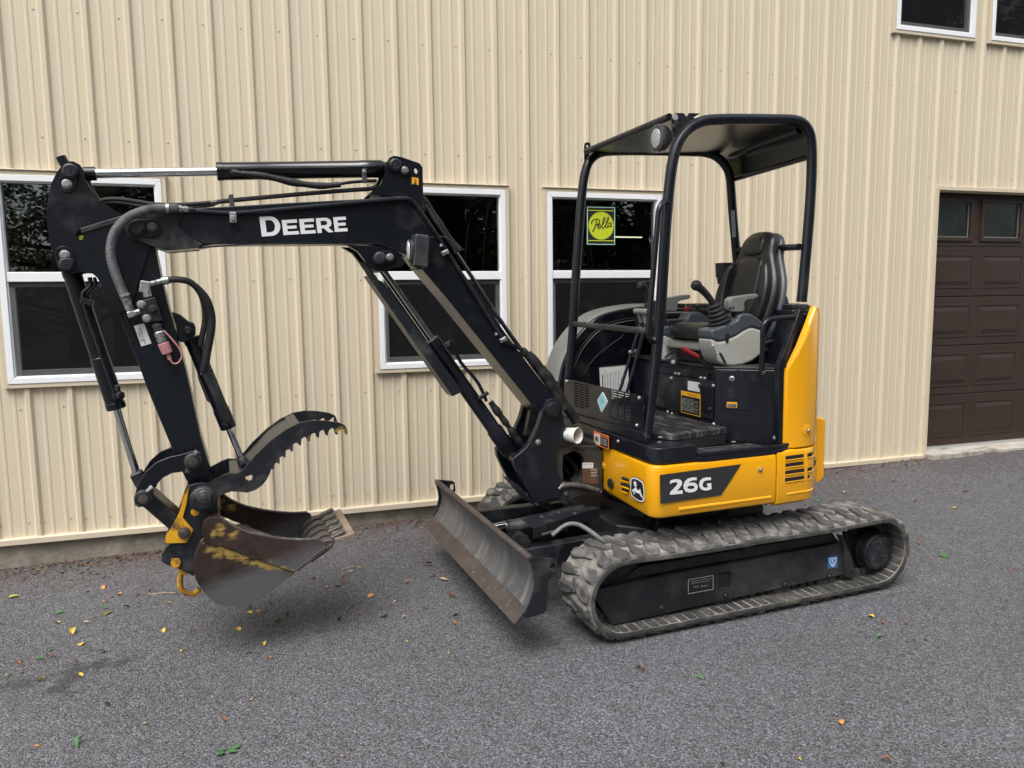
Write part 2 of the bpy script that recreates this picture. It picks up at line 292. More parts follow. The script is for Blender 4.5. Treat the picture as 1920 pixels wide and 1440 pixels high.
# ------------------------------------------------------------------ geometry builder
class G:
    def __init__(s): s.v = []; s.f = []
    def add(s, v, f):
        o = len(s.v); s.v += [Vector(q) for q in v]; s.f += [tuple(i + o for i in q) for q in f]; return s
    def ext(s, loops, fn, d):
        """extrude outline(s) given in 2D; fn maps (a,b)->3D; d is the depth vector; loops[1:] are holes"""
        if not isinstance(loops[0][0], (tuple, list, Vector)) : loops = [loops]
        if not isinstance(loops[0], (list,)): loops = [list(loops)]
        d = Vector(d); v = []; f = []
        L = [[Vector(fn(*p)) for p in lp] for lp in loops]
        n = sum(len(l) for l in L)
        for l in L: v += l
        v += [q + d for q in v[:n]]
        if len(L) == 1:
            f.append(tuple(range(n))); f.append(tuple(range(2 * n - 1, n - 1, -1)))
        else:
            tri = geometry.tessellate_polygon([[Vector((p[0], p[1], 0)) for p in lp] for lp in loops])
            for a, b, c in tri: f.append((a, b, c)); f.append((c + n, b + n, a + n))
        o = 0
        for l in L:
            k = len(l)
            for i in range(k): f.append((o + i, o + (i + 1) % k, o + (i + 1) % k + n, o + i + n))
            o += k
        return s.add(v, f)
    def xz(s, pts, y0, y1, holes=()):
        return s.ext([list(pts)] + [list(h) for h in holes], lambda a, b: (a, y0, b), (0, y1 - y0, 0))
    def yz(s, pts, x0, x1, holes=()):
        return s.ext([list(pts)] + [list(h) for h in holes], lambda a, b: (x0, a, b), (x1 - x0, 0, 0))
    def xy(s, pts, z0, z1, holes=()):
        return s.ext([list(pts)] + [list(h) for h in holes], lambda a, b: (a, b, z0), (0, 0, z1 - z0))
    def box(s, x0, x1, y0, y1, z0, z1): return s.xy([(x0, y0), (x1, y0), (x1, y1), (x0, y1)], z0, z1)
    def obox(s, c, ax, ay, az, hx, hy, hz):
        c = Vector(c); v = [c + ax * (hx * i) + ay * (hy * j) + az * (hz * k) for i in (-1, 1) for j in (-1, 1) for k in (-1, 1)]
        return s.add(v, [(0, 1, 3, 2), (4, 6, 7, 5), (0, 4, 5, 1), (2, 3, 7, 6), (0, 2, 6, 4), (1, 5, 7, 3)])
    def lathe(s, p0, p1, prof, n=24, cap=True):
        """prof: list of (t along axis in metres, radius)"""
        p0 = Vector(p0); p1 = Vector(p1); w = (p1 - p0).normalized(); a = w.orthogonal().normalized(); b = w.cross(a)
        v = []; f = []
        for t, r in prof:
            for i in range(n):
                c = 2 * math.pi * i / n; v.append(p0 + w * t + a * (r * math.cos(c)) + b * (r * math.sin(c)))
        for j in range(len(prof) - 1):
            for i in range(n): k = (i + 1) % n; f.append((j * n + i, j * n + k, (j + 1) * n + k, (j + 1) * n + i))
        if cap: f.append(tuple(range(n - 1, -1, -1))); o = (len(prof) - 1) * n; f.append(tuple(range(o, o + n)))
        return s.add(v, f)
    def cyl(s, p0, p1, r, n=24, r1=None):
        L = (Vector(p1) - Vector(p0)).length; return s.lathe(p0, p1, [(0, r), (L, r if r1 is None else r1)], n)
    def disc_y(s, c, r, y0, y1, n=24, ch=.003):
        """pin head: axis along y"""
        L = abs(y1 - y0); sg = 1 if y1 > y0 else -1
        return s.lathe((c[0], y0, c[1]), (c[0], y1, c[1]), [(0, r), (L - ch, r), (L, r - ch)], n)
    def tube(s, path, r, n=10, closed=False, rf=None, sub=0):
        P = [Vector(p) for p in path]
        if sub: P = spline(P, sub)
        v = []; f = []; k = len(P); N = None
        for i, p in enumerate(P):
            t = (P[(i + 1) % k] - P[i - 1]) if closed else (P[min(i + 1, k - 1)] - P[max(i - 1, 0)])
            t.normalize()
            if N is None: N = t.orthogonal().normalized()
            N = (N - t * N.dot(t)).normalized(); B = t.cross(N); rr = rf(i, k) if rf else r
            v += [p + N * (rr * math.cos(2 * math.pi * j / n)) + B * (rr * math.sin(2 * math.pi * j / n)) for j in range(n)]
        for i in range(k if closed else k - 1):
            for j in range(n):
                a = i * n + j; b = i * n + (j + 1) % n; i2 = (i + 1) % k; f.append((a, b, i2 * n + (j + 1) % n, i2 * n + j))
        if not closed: f.append(tuple(range(n - 1, -1, -1))); f.append(tuple(range((k - 1) * n, k * n)))
        return s.add(v, f)
    def sweep(s, path, prof, closed=False):
        """vertical profile (offset outwards, z) swept along a plan path; outward is to the right of travel"""
        k = len(path); m = len(prof); v = []; f = []
        P = [Vector((p[0], p[1])) for p in path]
        for i in range(k):
            a = (P[i] - P[i - 1]) if (i > 0 or closed) else P[1] - P[0]
            b = (P[(i + 1) % k] - P[i]) if (i < k - 1 or closed) else P[-1] - P[-2]
            a.normalize(); b.normalize(); na = Vector((a.y, -a.x)); nb = Vector((b.y, -b.x)); nn = (na + nb); nn = nn.normalized() / max(.4, nn.normalized().dot(na))
            v += [Vector((P[i].x + nn.x * o, P[i].y + nn.y * o, z)) for o, z in prof]
        for i in range(k if closed else k - 1):
            i2 = (i + 1) % k
            for j in range(m): f.append((i * m + j, i * m + (j + 1) % m, i2 * m + (j + 1) % m, i2 * m + j))
        if not closed: f.append(tuple(range(m - 1, -1, -1))); f.append(tuple(range((k - 1) * m, k * m)))
        return s.add(v, f)
    def out(s, name, m, parent=None, bevel=0, ang=35, seg=2, kind=None, label=None, flat=False, subd=0):
        me = bpy.data.meshes.new(name); me.from_pydata([tuple(q) for q in s.v], [], s.f); me.validate()
        bm = bmesh.new(); bm.from_mesh(me); bmesh.ops.recalc_face_normals(bm, faces=bm.faces)
        for fc in bm.faces: fc.smooth = not flat
        if not flat:
            ca = RAD(ang)
            for e in bm.edges:
                if len(e.link_faces) != 2 or e.calc_face_angle(0) > ca: e.smooth = False
        bm.to_mesh(me); bm.free()
        me.materials.append(MATS[m] if isinstance(m, str) else m)
        o = bpy.data.objects.new(name, me); COL.objects.link(o)
        if parent is not None: o.parent = parent
        if bevel:
            b = o.modifiers.new('bevel', 'BEVEL'); b.width = bevel; b.segments = seg; b.limit_method = 'ANGLE'; b.angle_limit = RAD(32)
            try: b.harden_normals = True
            except Exception: pass
        if subd:
            q = o.modifiers.new('sub', 'SUBSURF'); q.levels = subd; q.render_levels = subd
        if kind: o['kind'] = kind
        if label: o['label'] = label
        return o
def spline(P, sub):
    out = []; n = len(P)
    for i in range(n - 1):
        p0 = P[max(i - 1, 0)]; p1 = P[i]; p2 = P[i + 1]; p3 = P[min(i + 2, n - 1)]
        for j in range(sub):
            t = j / sub; out.append(.5 * ((2 * p1) + (p2 - p0) * t + (2 * p0 - 5 * p1 + 4 * p2 - p3) * t * t + (3 * p1 - p0 - 3 * p2 + p3) * t ** 3))
    out.append(P[-1]); return out
def smooth2(L, sub=4, closed=True):
    """closed smooth 2D outline"""
    n = len(L); out = []
    for i in range(n):
        p0, p1, p2, p3 = [Vector(L[(i + q) % n]) for q in (-1, 0, 1, 2)]
        for j in range(sub):
            t = j / sub; q = .5 * ((2 * p1) + (p2 - p0) * t + (2 * p0 - 5 * p1 + 4 * p2 - p3) * t * t + (3 * p1 - p0 - 3 * p2 + p3) * t ** 3); out.append((q.x, q.y))
    return out
def rrect(x0, x1, y0, y1, r, n=3):
    out = []
    for cx, cy, a in ((x1 - r, y1 - r, 0), (x0 + r, y1 - r, 90), (x0 + r, y0 + r, 180), (x1 - r, y0 + r, 270)):
        for i in range(n + 1): t = RAD(a + 90 * i / n); out.append((cx + r * math.cos(t), cy + r * math.sin(t)))
    return out
def circ(cx, cy, r, n=20, ry=None): return [(cx + r * math.cos(2 * math.pi * i / n), cy + (ry or r) * math.sin(2 * math.pi * i / n)) for i in range(n)]
def thing(name, label, cat, loc_=(0, 0, 0), group=None):
    o = bpy.data.objects.new(name, None); COL.objects.link(o); o.location = loc_; o['label'] = label; o['category'] = cat
    if group: o['group'] = group
    return o
def tag(o, label, cat, group=None):
    o['label'] = label; o['category'] = cat
    if group: o['group'] = group
    return o
def text(s, name, m, parent, org, u, v, width, height, bold=0, thick=.0008, shear=0, label=None, spacing=1):
    """flat lettering fitted into a width x height box that starts at org (lower left)"""
    c = bpy.data.curves.new(name, 'FONT'); c.body = s; c.offset = bold; c.shear = shear; c.resolution_u = 3; c.space_character = spacing
    t = bpy.data.objects.new(name + '_src', c); me = bpy.data.meshes.new_from_object(t)
    bpy.data.objects.remove(t); bpy.data.curves.remove(c)
    xs = [q.co.x for q in me.vertices]; ys = [q.co.y for q in me.vertices]; x0, x1, y0, y1 = min(xs), max(xs), min(ys), max(ys)
    org = Vector(org); u = Vector(u).normalized(); v = Vector(v); v = v.normalized(); nrm = u.cross(v).normalized() * thick
    g = G(); vs = [org + u * ((q.co.x - x0) / (x1 - x0) * width) + v * ((q.co.y - y0) / max(1e-6, y1 - y0) * height) + nrm for q in me.vertices]
    g.add(vs, [tuple(p.vertices) for p in me.polygons]); bpy.data.meshes.remove(me)
    return g.out(name, m, parent, flat=True, label=label)
def stroke(pts, w):
    """thick 2D polyline -> outline loop"""
    P = [Vector(p) for p in pts]; a = []; b = []
    for i, p in enumerate(P):
        t0 = (P[i] - P[i - 1]).normalized() if i else (P[1] - P[0]).normalized(); t1 = (P[i + 1] - P[i]).normalized() if i < len(P) - 1 else t0
        n0 = Vector((-t0.y, t0.x)); n1 = Vector((-t1.y, t1.x)); n = (n0 + n1).normalized(); k = min(2., 1 / max(.5, n.dot(n0)))
        a.append(tuple(p + n * w / 2 * k)); b.append(tuple(p - n * w / 2 * k))
    return a + b[::-1]

def screen_mat():
    m = bpy.data.materials.new('insect_screen'); m.use_nodes = True; t = m.node_tree; N = t.nodes; L = t.links; N.clear()
    o = N.new('ShaderNodeOutputMaterial'); mx = N.new('ShaderNodeMixShader'); mx.inputs[0].default_value = .36
    tr = N.new('ShaderNodeBsdfTransparent'); df = N.new('ShaderNodeBsdfDiffuse'); df.inputs[0].default_value = (.022, .022, .023, 1)
    L.new(tr.outputs[0], mx.inputs[1]); L.new(df.outputs[0], mx.inputs[2]); L.new(mx.outputs[0], o.inputs[0]); MATS['insect_screen'] = m
screen_mat()
# ================================================================== GROUND
def ground():
    def lines(a, b, st): return [a + i * st for i in range(int(round((b - a) / st)) + 1)]
    xs = lines(-6, 14, .25); ys = lines(-9, -1, .25) + lines(-.9, .3, .06)
    v = [(x, y, gz(x, y)) for y in ys for x in xs]; n = len(xs)
    f = [(j * n + i, j * n + i + 1, (j + 1) * n + i + 1, (j + 1) * n + i) for j in range(len(ys) - 1) for i in range(n - 1)]
    o = G().add(v, f).out('driveway', 'asphalt', ang=60); o['kind'] = 'structure'; o['label'] = 'grey asphalt driveway'
    g = G(); g.add([(-150, -150, -.12), (150, -150, -.12), (150, 150, -.12), (-150, 150, -.12)], [(0, 1, 2, 3)])
    o = g.out('lawn', 'lawn'); o['kind'] = 'structure'
ground()
# ================================================================== BUILDING
ZC = CAM_H
bld = thing('building', 'tan ribbed metal workshop building with white windows and a brown garage door', 'building', (0, 0, 0))
RIB0 = .045; PER = .2286
WX0, WX1, WZ1 = -3.6, 12.4, 6.2
ZB = ZC - 1.44
# openings: x0,x1,z0,z1 (outer edge of the white window frames)
WIN = [(-.275, .632, ZC - .49, ZC + .735), (1.935, 2.843, ZC - .49, ZC + .735), (3.155, 4.065, ZC - .485, ZC + .733),
       (6.175, 6.995, ZC + 2.105, ZC + 3.33), (7.175, 7.995, ZC + 2.105, ZC + 3.33)]
DOOR = (6.71, 9.16, ZC - 1.40, ZC + .85)
HOLES = [(a + .01, b - .01, c + .01, d - .01) for a, b, c, d in WIN] + [(DOOR[0], DOOR[1], ZB - 1, DOOR[3])]
prof = [(-.026, 0), (-.011, .019), (.011, .019), (.026, 0)]
for c in (.076, .152): prof += [(c - .012, 0), (c - .006, .0032), (c + .006, .0032), (c + .012, 0)]
def siding_depth(x):
    u = (x - RIB0 + .026) % PER - .026
    for i in range(len(prof) - 1):
        if prof[i][0] <= u <= prof[i + 1][0]:
            a, b = prof[i], prof[i + 1]; return a[1] + (b[1] - a[1]) * (u - a[0]) / max(1e-9, b[0] - a[0])
    return 0.
k0 = math.floor((WX0 - RIB0) / (PER * 4)); k = k0
while RIB0 + k * PER * 4 < WX1:
    xa = RIB0 + k * PER * 4 - .02; xb = xa + PER * 4; k += 1
    bp = {xa, xb}
    for j in range(-1, 6):
        for p in prof:
            x = RIB0 + ((k - 1) * 4 + j) * PER + p[0]
            if xa < x < xb: bp.add(x)
    for h in HOLES:
        for x in h[:2]:
            if xa < x < xb: bp.add(x)
    bp = sorted(bp); g = G(); lip = .0012
    for a, b in zip(bp, bp[1:]):
        if b - a < 1e-5: continue
        mid = (a + b) / 2; iv = [(ZB, WZ1)]
        for h in HOLES:
            if h[0] < mid < h[1]:
                nv = []
                for z0, z1 in iv:
                    if h[3] <= z0 or h[2] >= z1: nv.append((z0, z1)); continue
                    if h[2] > z0: nv.append((z0, h[2]))
                    if h[3] < z1: nv.append((h[3], z1))
                iv = nv
        ya, yb = -siding_depth(a), -siding_depth(b)
        if a == xa: ya -= lip
        for z0, z1 in iv: g.add([(a, ya, z0), (b, yb, z0), (b, yb, z1), (a, ya, z1)], [(0, 1, 2, 3)])
    if g.f: g.out('siding_panel', 'siding', bld, flat=True)
# screws
g = G(); rnd = random.Random(3)
def screw(x, z):
    if any(h[0] - .05 < x < h[1] + .05 and h[2] - .05 < z < h[3] + .05 for h in HOLES): return
    y = -siding_depth(x); r = .0070
    g.lathe((x, y, z), (x, y - .0045, z), [(0, r), (.0010, r), (.0016, r * .62), (.0045, r * .5)], 7)
for kk in range(int(WX0 / PER), int(WX1 / PER)):
    for z in (1.68, .965, .12, -.646, 2.45, 3.2, 3.95):
        screw(kk * PER + rnd.uniform(-.006, .006), ZC + z + rnd.uniform(-.008, .008))
    for dx in (0, .082): screw(kk * PER + dx - .01 + rnd.uniform(-.004, .004), ZC - 1.352 + rnd.uniform(-.008, .008))
g.out('siding_screws', 'screw_tan', bld, kind='stuff')
# base flashing, foundation, roof edge, return walls
for x0, x1 in ((WX0, DOOR[0] - .035), (DOOR[1] + .035, WX1)):
    G().ext([(-.030, ZB + .004), (-.034, ZB - .002), (-.034, ZB - .034), (-.030, ZB - .038), (.004, ZB - .038), (.004, ZB + .004)], lambda a, b: (x0, a, b), (x1 - x0, 0, 0)).out('base_flashing', 'siding_trim', bld, flat=True)
    G().box(x0, x1, .010, .3, -.6, ZB - .002).out('foundation', 'concrete', bld, bevel=.006)
# raised door apron / sill
rr = random.Random(5); pts = []
n = 24
g = G(); top = []; 
for i in range(n + 1):
    x = DOOR[0] - .02 + (DOOR[1] - DOOR[0] + .04) * i / n; top.append((x, -.085 - rr.random() * .05))
g.xy([(DOOR[0] - .02, .2)] + top + [(DOOR[1] + .02, .2)], -.2, ZC - 1.425).out('door_sill', 'sill_concrete', bld, bevel=.006)
g = G(); g.box(WX0 - .05, WX1 + .05, -.35, .05, WZ1, WZ1 + .18).out('eave', 'siding_trim', bld)
for x0 in (WX0, WX1 - .02): G().box(x0, x0 + .02, .002, 8, -.2, WZ1).out('end_wall', 'siding', bld)
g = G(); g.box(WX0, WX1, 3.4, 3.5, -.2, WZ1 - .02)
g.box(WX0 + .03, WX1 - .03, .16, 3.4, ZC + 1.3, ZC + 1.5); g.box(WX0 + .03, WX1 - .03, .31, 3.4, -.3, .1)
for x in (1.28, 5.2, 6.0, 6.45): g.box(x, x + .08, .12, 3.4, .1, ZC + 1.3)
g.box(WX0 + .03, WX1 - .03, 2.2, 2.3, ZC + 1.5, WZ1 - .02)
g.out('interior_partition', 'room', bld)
# garage door
tr = G()
x0, x1, z0, z1 = DOOR
tr.box(x0 - .035, x0, -.028, .10, ZB - .034, z1 + .035); tr.box(x1, x1 + .035, -.028, .10, ZB - .034, z1 + .035); tr.box(x0 + .0005, x1 - .0005, -.027, .10, z1, z1 + .034)
tr.out('door_trim', 'siding_trim', bld, bevel=.003)
dj = G(); dj.box(x0 + .0005, x1 - .0005, .0, .03, z1 - .012, z1 - .001); dj.out('door_trim_inner', 'siding_trim', bld)
door = G().box(x0 + .002, x1 - .002, .105, .15, z0 - .02, z1).out('garage_door', 'door_brown', bld)
secs = [ZC - 1.395, ZC - .932, ZC - .49, ZC - .054, ZC + .387, ZC + .842]
pw = .555; pg = .585
for i in range(5):
    za, zb = secs[i] + .003, secs[i + 1] - .003
    holes = []
    px = [x0 + .03 + pg * j for j in range(4)]
    rects = [(a, a + .50, za + .07, zb - .065) for a in px]
    g = G()
    if i < 4:
        G().box(x0 + .004, x1 - .004, .078, .104, za, zb).out('door_section', 'door_brown', door, bevel=.004)
        for (a, b, c, d) in rects:
            # raised panel: sunk moulding round a raised field
            fr = G()
            o = rrect(a, b, c, d, .004, 1); inn = rrect(a + .016, b - .016, c + .016, d - .016, .004, 1)
            fr.ext([o, inn[::1]], lambda p, q: (p, .0775, q), (0, -.004, 0))
            fr.out('panel_moulding', 'door_brown', door, bevel=.003)
            f2 = G(); k1 = (a + .03, b - .03, c + .03, d - .03); k2 = (a + .062, b - .062, c + .062, d - .062)
            yb, yf = .0775, .0705
            vs = [(k1[0], yb, k1[2]), (k1[1], yb, k1[2]), (k1[1], yb, k1[3]), (k1[0], yb, k1[3]), (k2[0], yf, k2[2]), (k2[1], yf, k2[2]), (k2[1], yf, k2[3]), (k2[0], yf, k2[3])]
            f2.add(vs, [(0, 1, 5, 4), (1, 2, 6, 5), (2, 3, 7, 6), (3, 0, 4, 7), (4, 5, 6, 7)])
            f2.out('raised_panel', 'door_brown', door, flat=True)
    else:
        rects = [(a + .0, a + .435, za + .07, zb - .065) for a in px]
        outer = [(x0 + .004, za), (x1 - .004, za), (x1 - .004, zb), (x0 + .004, zb)]
        G().xz(outer, .078, .104, [[(a, c), (a, d), (b, d), (b, c)] for a, b, c, d in rects]).out('door_section', 'door_brown', door)
        for a, b, c, d in rects:
            G().xz(rrect(a - .028, b + .028, c - .028, d + .028, .006, 1), .078, .064, [rrect(a + .004, b - .004, c + .004, d - .004, .004, 1)[::-1]]).out('door_window_frame', 'door_brown', door, bevel=.003)
            G().box(a, b, .092, .095, c, d).out('pane', 'door_pane', door)
            G().xz(rrect(a + .004, b - .004, c + .004, d - .004, .003, 1), .0915, .084, [rrect(a + .014, b - .014, c + .014, d - .014, .003, 1)[::-1]]).out('pane_seal', 'grey_plastic', door)
G().box(x0 + .003, x1 - .003, .085, .115, z0 - .03, z0 + .006).out('bottom_seal', 'sash_grey', door)
# dark gap behind the door so that nothing is seen through its panes but the room
# windows
def window(h, kind):
    x0, x1, z0, z1 = h; t = .036
    w = G()
    def frame(ax0, ax1, az0, az1, t, y0, y1, name, m, par, bev=.003):
        o = [(ax0, az0), (ax1, az0), (ax1, az1), (ax0, az1)]; i = [(ax0 + t, az0 + t), (ax1 - t, az0 + t), (ax1 - t, az1 - t), (ax0 + t, az1 - t)]
        gg = G()
        for k in range(4):
            a, b, c, d = o[k], o[(k + 1) % 4], i[(k + 1) % 4], i[k]
            gg.xz([a, b, c, d], y0, y1)
        return gg.out(name, m, par, bevel=bev)
    win = frame(x0, x1, z0, z1, t, -.040, .045, 'window', 'vinyl_white', bld)
    frame(x0 + t - .002, x1 - t + .002, z0 + t - .002, z1 - t + .002, .010, -.026, .04, 'inner_frame', 'vinyl_white', win)
    zm = z0 + .605
    # tan channel trim round the frame
    tt = .026
    tm = G()
    tm.box(x0 - tt, x0 - .0005, -.036, .002, z0 - tt, z1 + tt); tm.box(x1 + .0005, x1 + tt, -.036, .002, z0 - tt, z1 + tt)
    tm.box(x0 - .0004, x1 + .0004, -.035, .002, z0 - tt, z0 - .0005); tm.box(x0 - .0004, x1 + .0004, -.035, .002, z1 + .0005, z1 + tt)
    tm.box(x0 - tt - .006, x1 + tt + .006, -.046, .002, z1 + tt + .0005, z1 + tt + .007)
    tm.out('window_trim', 'siding_trim', win, bevel=.002)
    # meeting rail (upper sash outside)
    G().box(x0 + t, x1 - t, -.032, .03, zm, zm + .058).out('meeting_rail', 'vinyl_white', win, bevel=.004)
    G().box(x0 + t + .008, x1 - t - .008, -.010, .03, zm - .030, zm - .001).out('lower_sash_rail', 'sash_grey', win, bevel=.003)
    G().box(x0 + t + .008, x0 + t + .034, -.008, .03, z0 + t + .008, zm - .031).out('sash_stile', 'vinyl_white', win, bevel=.003)
    G().box(x1 - t - .034, x1 - t - .008, -.008, .03, z0 + t + .008, zm - .031).out('sash_stile', 'sash_grey', win, bevel=.003)
    G().box(x0 + t + .0345, x1 - t - .0345, -.008, .03, z0 + t + .008, z0 + t + .042).out('sash_bottom_rail', 'sash_grey', win, bevel=.003)
    xm = (x0 + x1) / 2
    G().box(xm - .03, xm + .03, -.016, -.008, z0 + t + .012, z0 + t + .026).out('sash_lift', 'sash_grey', win, bevel=.002)
    G().box(x0 + t + .004, x1 - t - .004, .006, .010, zm + .05, z1 - t - .006).out('pane', 'glass', win)
    G().box(x0 + t + .034, x1 - t - .034, .016, .020, z0 + t + .040, zm - .029).out('pane', 'glass', win)
    G().box(x0 + t + .012, x1 - t - .012, -.0195, -.0185, z0 + t + .010, zm - .002).out('insect_screen', 'insect_screen', win)
    return win, zm
winobs = [window(h, i) for i, h in enumerate(WIN)]
for i, l in enumerate(['double hung window behind the excavator bucket arm', 'double hung window behind the boom', 'double hung window with the yellow sign', 'upper floor window left of its neighbour', 'upper floor window cut by the right edge of the photo']):
    winobs[i][0]['label'] = l
# papers on the inside of the panes
def paper(win, pa, pb, y=.024):
    a = hit(pa, Vector((0, 1, 0)), y); b = hit(pb, Vector((0, 1, 0)), y)
    return G().box(min(a.x, b.x), max(a.x, b.x), y, y + .001, min(a.z, b.z), max(a.z, b.z)).out('paper', 'paper_green', win)
paper(winobs[0][0], (165, 553), (190, 640)); paper(winobs[1][0], (804, 540), (830, 614)); paper(winobs[2][0], (1103, 540), (1131, 600)); paper(winobs[4][0], (1899, -30), (1916, 15))
paper(winobs[0][0], (214, 368), (232, 382), .013)
# stacked goods and a pale door seen through the panes
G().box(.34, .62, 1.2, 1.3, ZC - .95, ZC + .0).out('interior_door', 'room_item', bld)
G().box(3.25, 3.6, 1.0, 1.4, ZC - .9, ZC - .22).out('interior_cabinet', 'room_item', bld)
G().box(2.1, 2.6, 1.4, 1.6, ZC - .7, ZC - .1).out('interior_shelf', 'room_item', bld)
lt = G().cyl((4.45, 2.2, ZC + .60), (5.05, 2.2, ZC + .60), .007, 8).out('strip_light', 'tube_light', bld)
# round maker's sign stuck inside the third window
sw = winobs[2][0]
y = -.0005
a = hit((1101, 387), Vector((0, 1, 0)), .0); b = hit((1153.5, 459), Vector((0, 1, 0)), .0)
sx0, sx1, sz0, sz1 = a.x, b.x, b.z, a.z
sg = G().box(sx0, sx1, .0045, .0052, sz0, sz1).out('sign_sheet', 'sign_border', sw, label='yellow disc sign with black script on a black sheet')
G().box(sx0 + .007, sx1 - .007, .0032, .0044, sz0 + .007, sz1 - .007).out('sign_ground', 'ink', sw)
for z in (sz0 + .026, sz1 - .030): G().box(sx0 + .008, sx1 - .008, .0022, .0031, z, z + .006).out('sign_line', 'sign_lime', sw)
cx, cz = (sx0 + sx1) / 2, (sz0 + sz1) / 2
G().xz(circ(cx, cz, .101, 40), .0031, .0020).out('sign_disc', 'sign_lime', sw)
def script(pts, w): 
    G().xz(stroke(smooth_open(pts, 5), w), .0019, .0012).out('sign_lettering', 'ink', sw, flat=True)
def smooth_open(L, sub):
    P = [Vector((p[0], p[1], 0)) for p in L]; return [(q.x, q.y) for q in spline(P, sub)]
S1 = lambda L: [(cx + (x - 555) / 175 * .2, cz - (y_ - 312) / 175 * .2) for x, y_ in L]
script(S1([(524, 278), (518, 300), (508, 328), (494, 352)]), .009)
script(S1([(487, 303), (492, 284), (512, 272), (536, 272), (544, 285), (534, 301), (514, 308)]), .008)
script(S1([(528, 322), (546, 312), (548, 302), (538, 304), (530, 318), (538, 330), (552, 322)]), .007)
script(S1([(552, 322), (574, 290), (582, 264), (574, 262), (566, 290), (560, 318), (570, 328), (578, 318)]), .007)
script(S1([(578, 318), (600, 286), (608, 262), (600, 260), (592, 288), (586, 314), (594, 324), (602, 314)]), .007)
script(S1([(626, 296), (612, 292), (602, 306), (606, 318), (618, 312), (628, 294), (622, 312), (632, 316)]), .007)
# ================================================================== EXCAVATOR (all coordinates in its own frame, metres)
exc = thing('mini_excavator', 'black and yellow mini excavator with open canopy, thumb and dozer blade parked by the wall', 'excavator')
exc.matrix_world = MM
def pin(c, y0, y1, r, par, m='black_worn', name='pin', bolt=None):
    g = G(); sg = 1 if y1 > y0 else -1
    g.lathe((c[0], y0, c[1]), (c[0], y1, c[1]), [(0, r * 1.0), (abs(y1 - y0) * .45, r), (abs(y1 - y0) * .55, r * .82), (abs(y1 - y0) - .002, r * .80), (abs(y1 - y0), r * .72)], 28)
    g.lathe((c[0], y1, c[1]), (c[0], y1 + sg * .003, c[1]), [(0, r * .14), (.003, r * .10)], 8)
    return g.out(name, m, par)
def bolt(c, axis, r, par, m='zinc', h=.010, name='bolt'):
    c = Vector(c); a = Vector(axis).normalized()
    g = G(); g.lathe(c, c + a * .0025, [(0, r * 1.35), (.002, r * 1.35), (.0025, r * 1.25)], 16); g.lathe(c + a * .002, c + a * h, [(0, r), (h - .004, r), (h - .002, r * .86)], 6)
    return g.out(name, m, par)
def capsule_plate(c1, c2, r, y0, y1, par, name='pin_plate', m='black_paint'):
    a = Vector(c1); b = Vector(c2); d = (b - a); L = d.length; d.normalize(); t0 = math.atan2(d.y, d.x); pts = []
    for i in range(13): t = t0 + RAD(90 + 180 * i / 12); pts.append((a.x + r * math.cos(t), a.y + r * math.sin(t)))
    for i in range(13): t = t0 + RAD(-90 + 180 * i / 12); pts.append((b.x + r * math.cos(t), b.y + r * math.sin(t)))
    return G().xz(pts, y0, y1).out(name, m, par, bevel=.002)
def xz(p, y): q = Y(p, y); return (q.x, q.z)
Z0 = lambda L: L
# ------------------------------------------------------------------ tracks
def track_path():
    P = []; cf = (-.622, .214); cr = (.898, .214); r = .192
    for i in range(17): t = RAD(90 + 180 * i / 16); P.append((cf[0] + r * math.cos(t) * 1.03, cf[1] + r * math.sin(t), math.cos(t), math.sin(t)))
    for i in range(1, 20): P.append((cf[0] + (cr[0] - cf[0]) * i / 20, .022, 0, -1))
    for i in range(17): t = RAD(-90 + 180 * i / 16); P.append((cr[0] + r * math.cos(t) * 1.03, cr[1] + r * math.sin(t), math.cos(t), math.sin(t)))
    for i in range(1, 20):
        u = i / 20; P.append((cr[0] + (cf[0] - cr[0]) * u, .406 - .006 * math.sin(math.pi * u) - .004 * math.sin(math.pi * 2 * u) ** 2, 0, 1))
    return P
TP = track_path()
def at_len(s):
    n = len(TP); 
    L = []; tot = 0
    for i in range(n): a = TP[i]; b = TP[(i + 1) % n]; d = math.hypot(b[0] - a[0], b[1] - a[1]); L.append(d); tot += d
    s = s % tot; i = 0
    while s > L[i]: s -= L[i]; i += 1
    a = TP[i]; b = TP[(i + 1) % n]; t = s / L[i]
    nx = a[2] + (b[2] - a[2]) * t; nz = a[3] + (b[3] - a[3]) * t; l = math.hypot(nx, nz)
    return a[0] + (b[0] - a[0]) * t, a[1] + (b[1] - a[1]) * t, nx / l, nz / l, tot
TOT = at_len(0)[4]
def make_lug(mir, seed):
    """one tread block: wide at the belt edge, curling in to a narrow tongue past the middle; local: x along belt, y across, z outwards"""
    r = random.Random(seed); g = G()
    A = [(-.026, 0), (.020, 0), (.036, .030), (.034, .080), (.046, .130), (.050, .168), (.022, .180), (.004, .140), (-.010, .100), (-.032, .060), (-.034, .028)]
    h = .0155; n = len(A); v = []
    for x, y in A: v.append((x, (y - .152) * mir, -.004))
    cx, cy = 0, .08
    for x, y in A:
        k = .70; v.append((cx + (x - cx) * k + r.uniform(-.004, .004), ((cy + (y - cy) * (.90) + (.004 if y == 0 else 0)) - .152) * mir, h * (1 - .18 * (y / .176)) + r.uniform(-.002, .002)))
    f = [tuple(range(n, 2 * n))] + [(i, (i + 1) % n, (i + 1) % n + n, i + n) for i in range(n)]
    g.add(v, f); return g
lug_src = {}
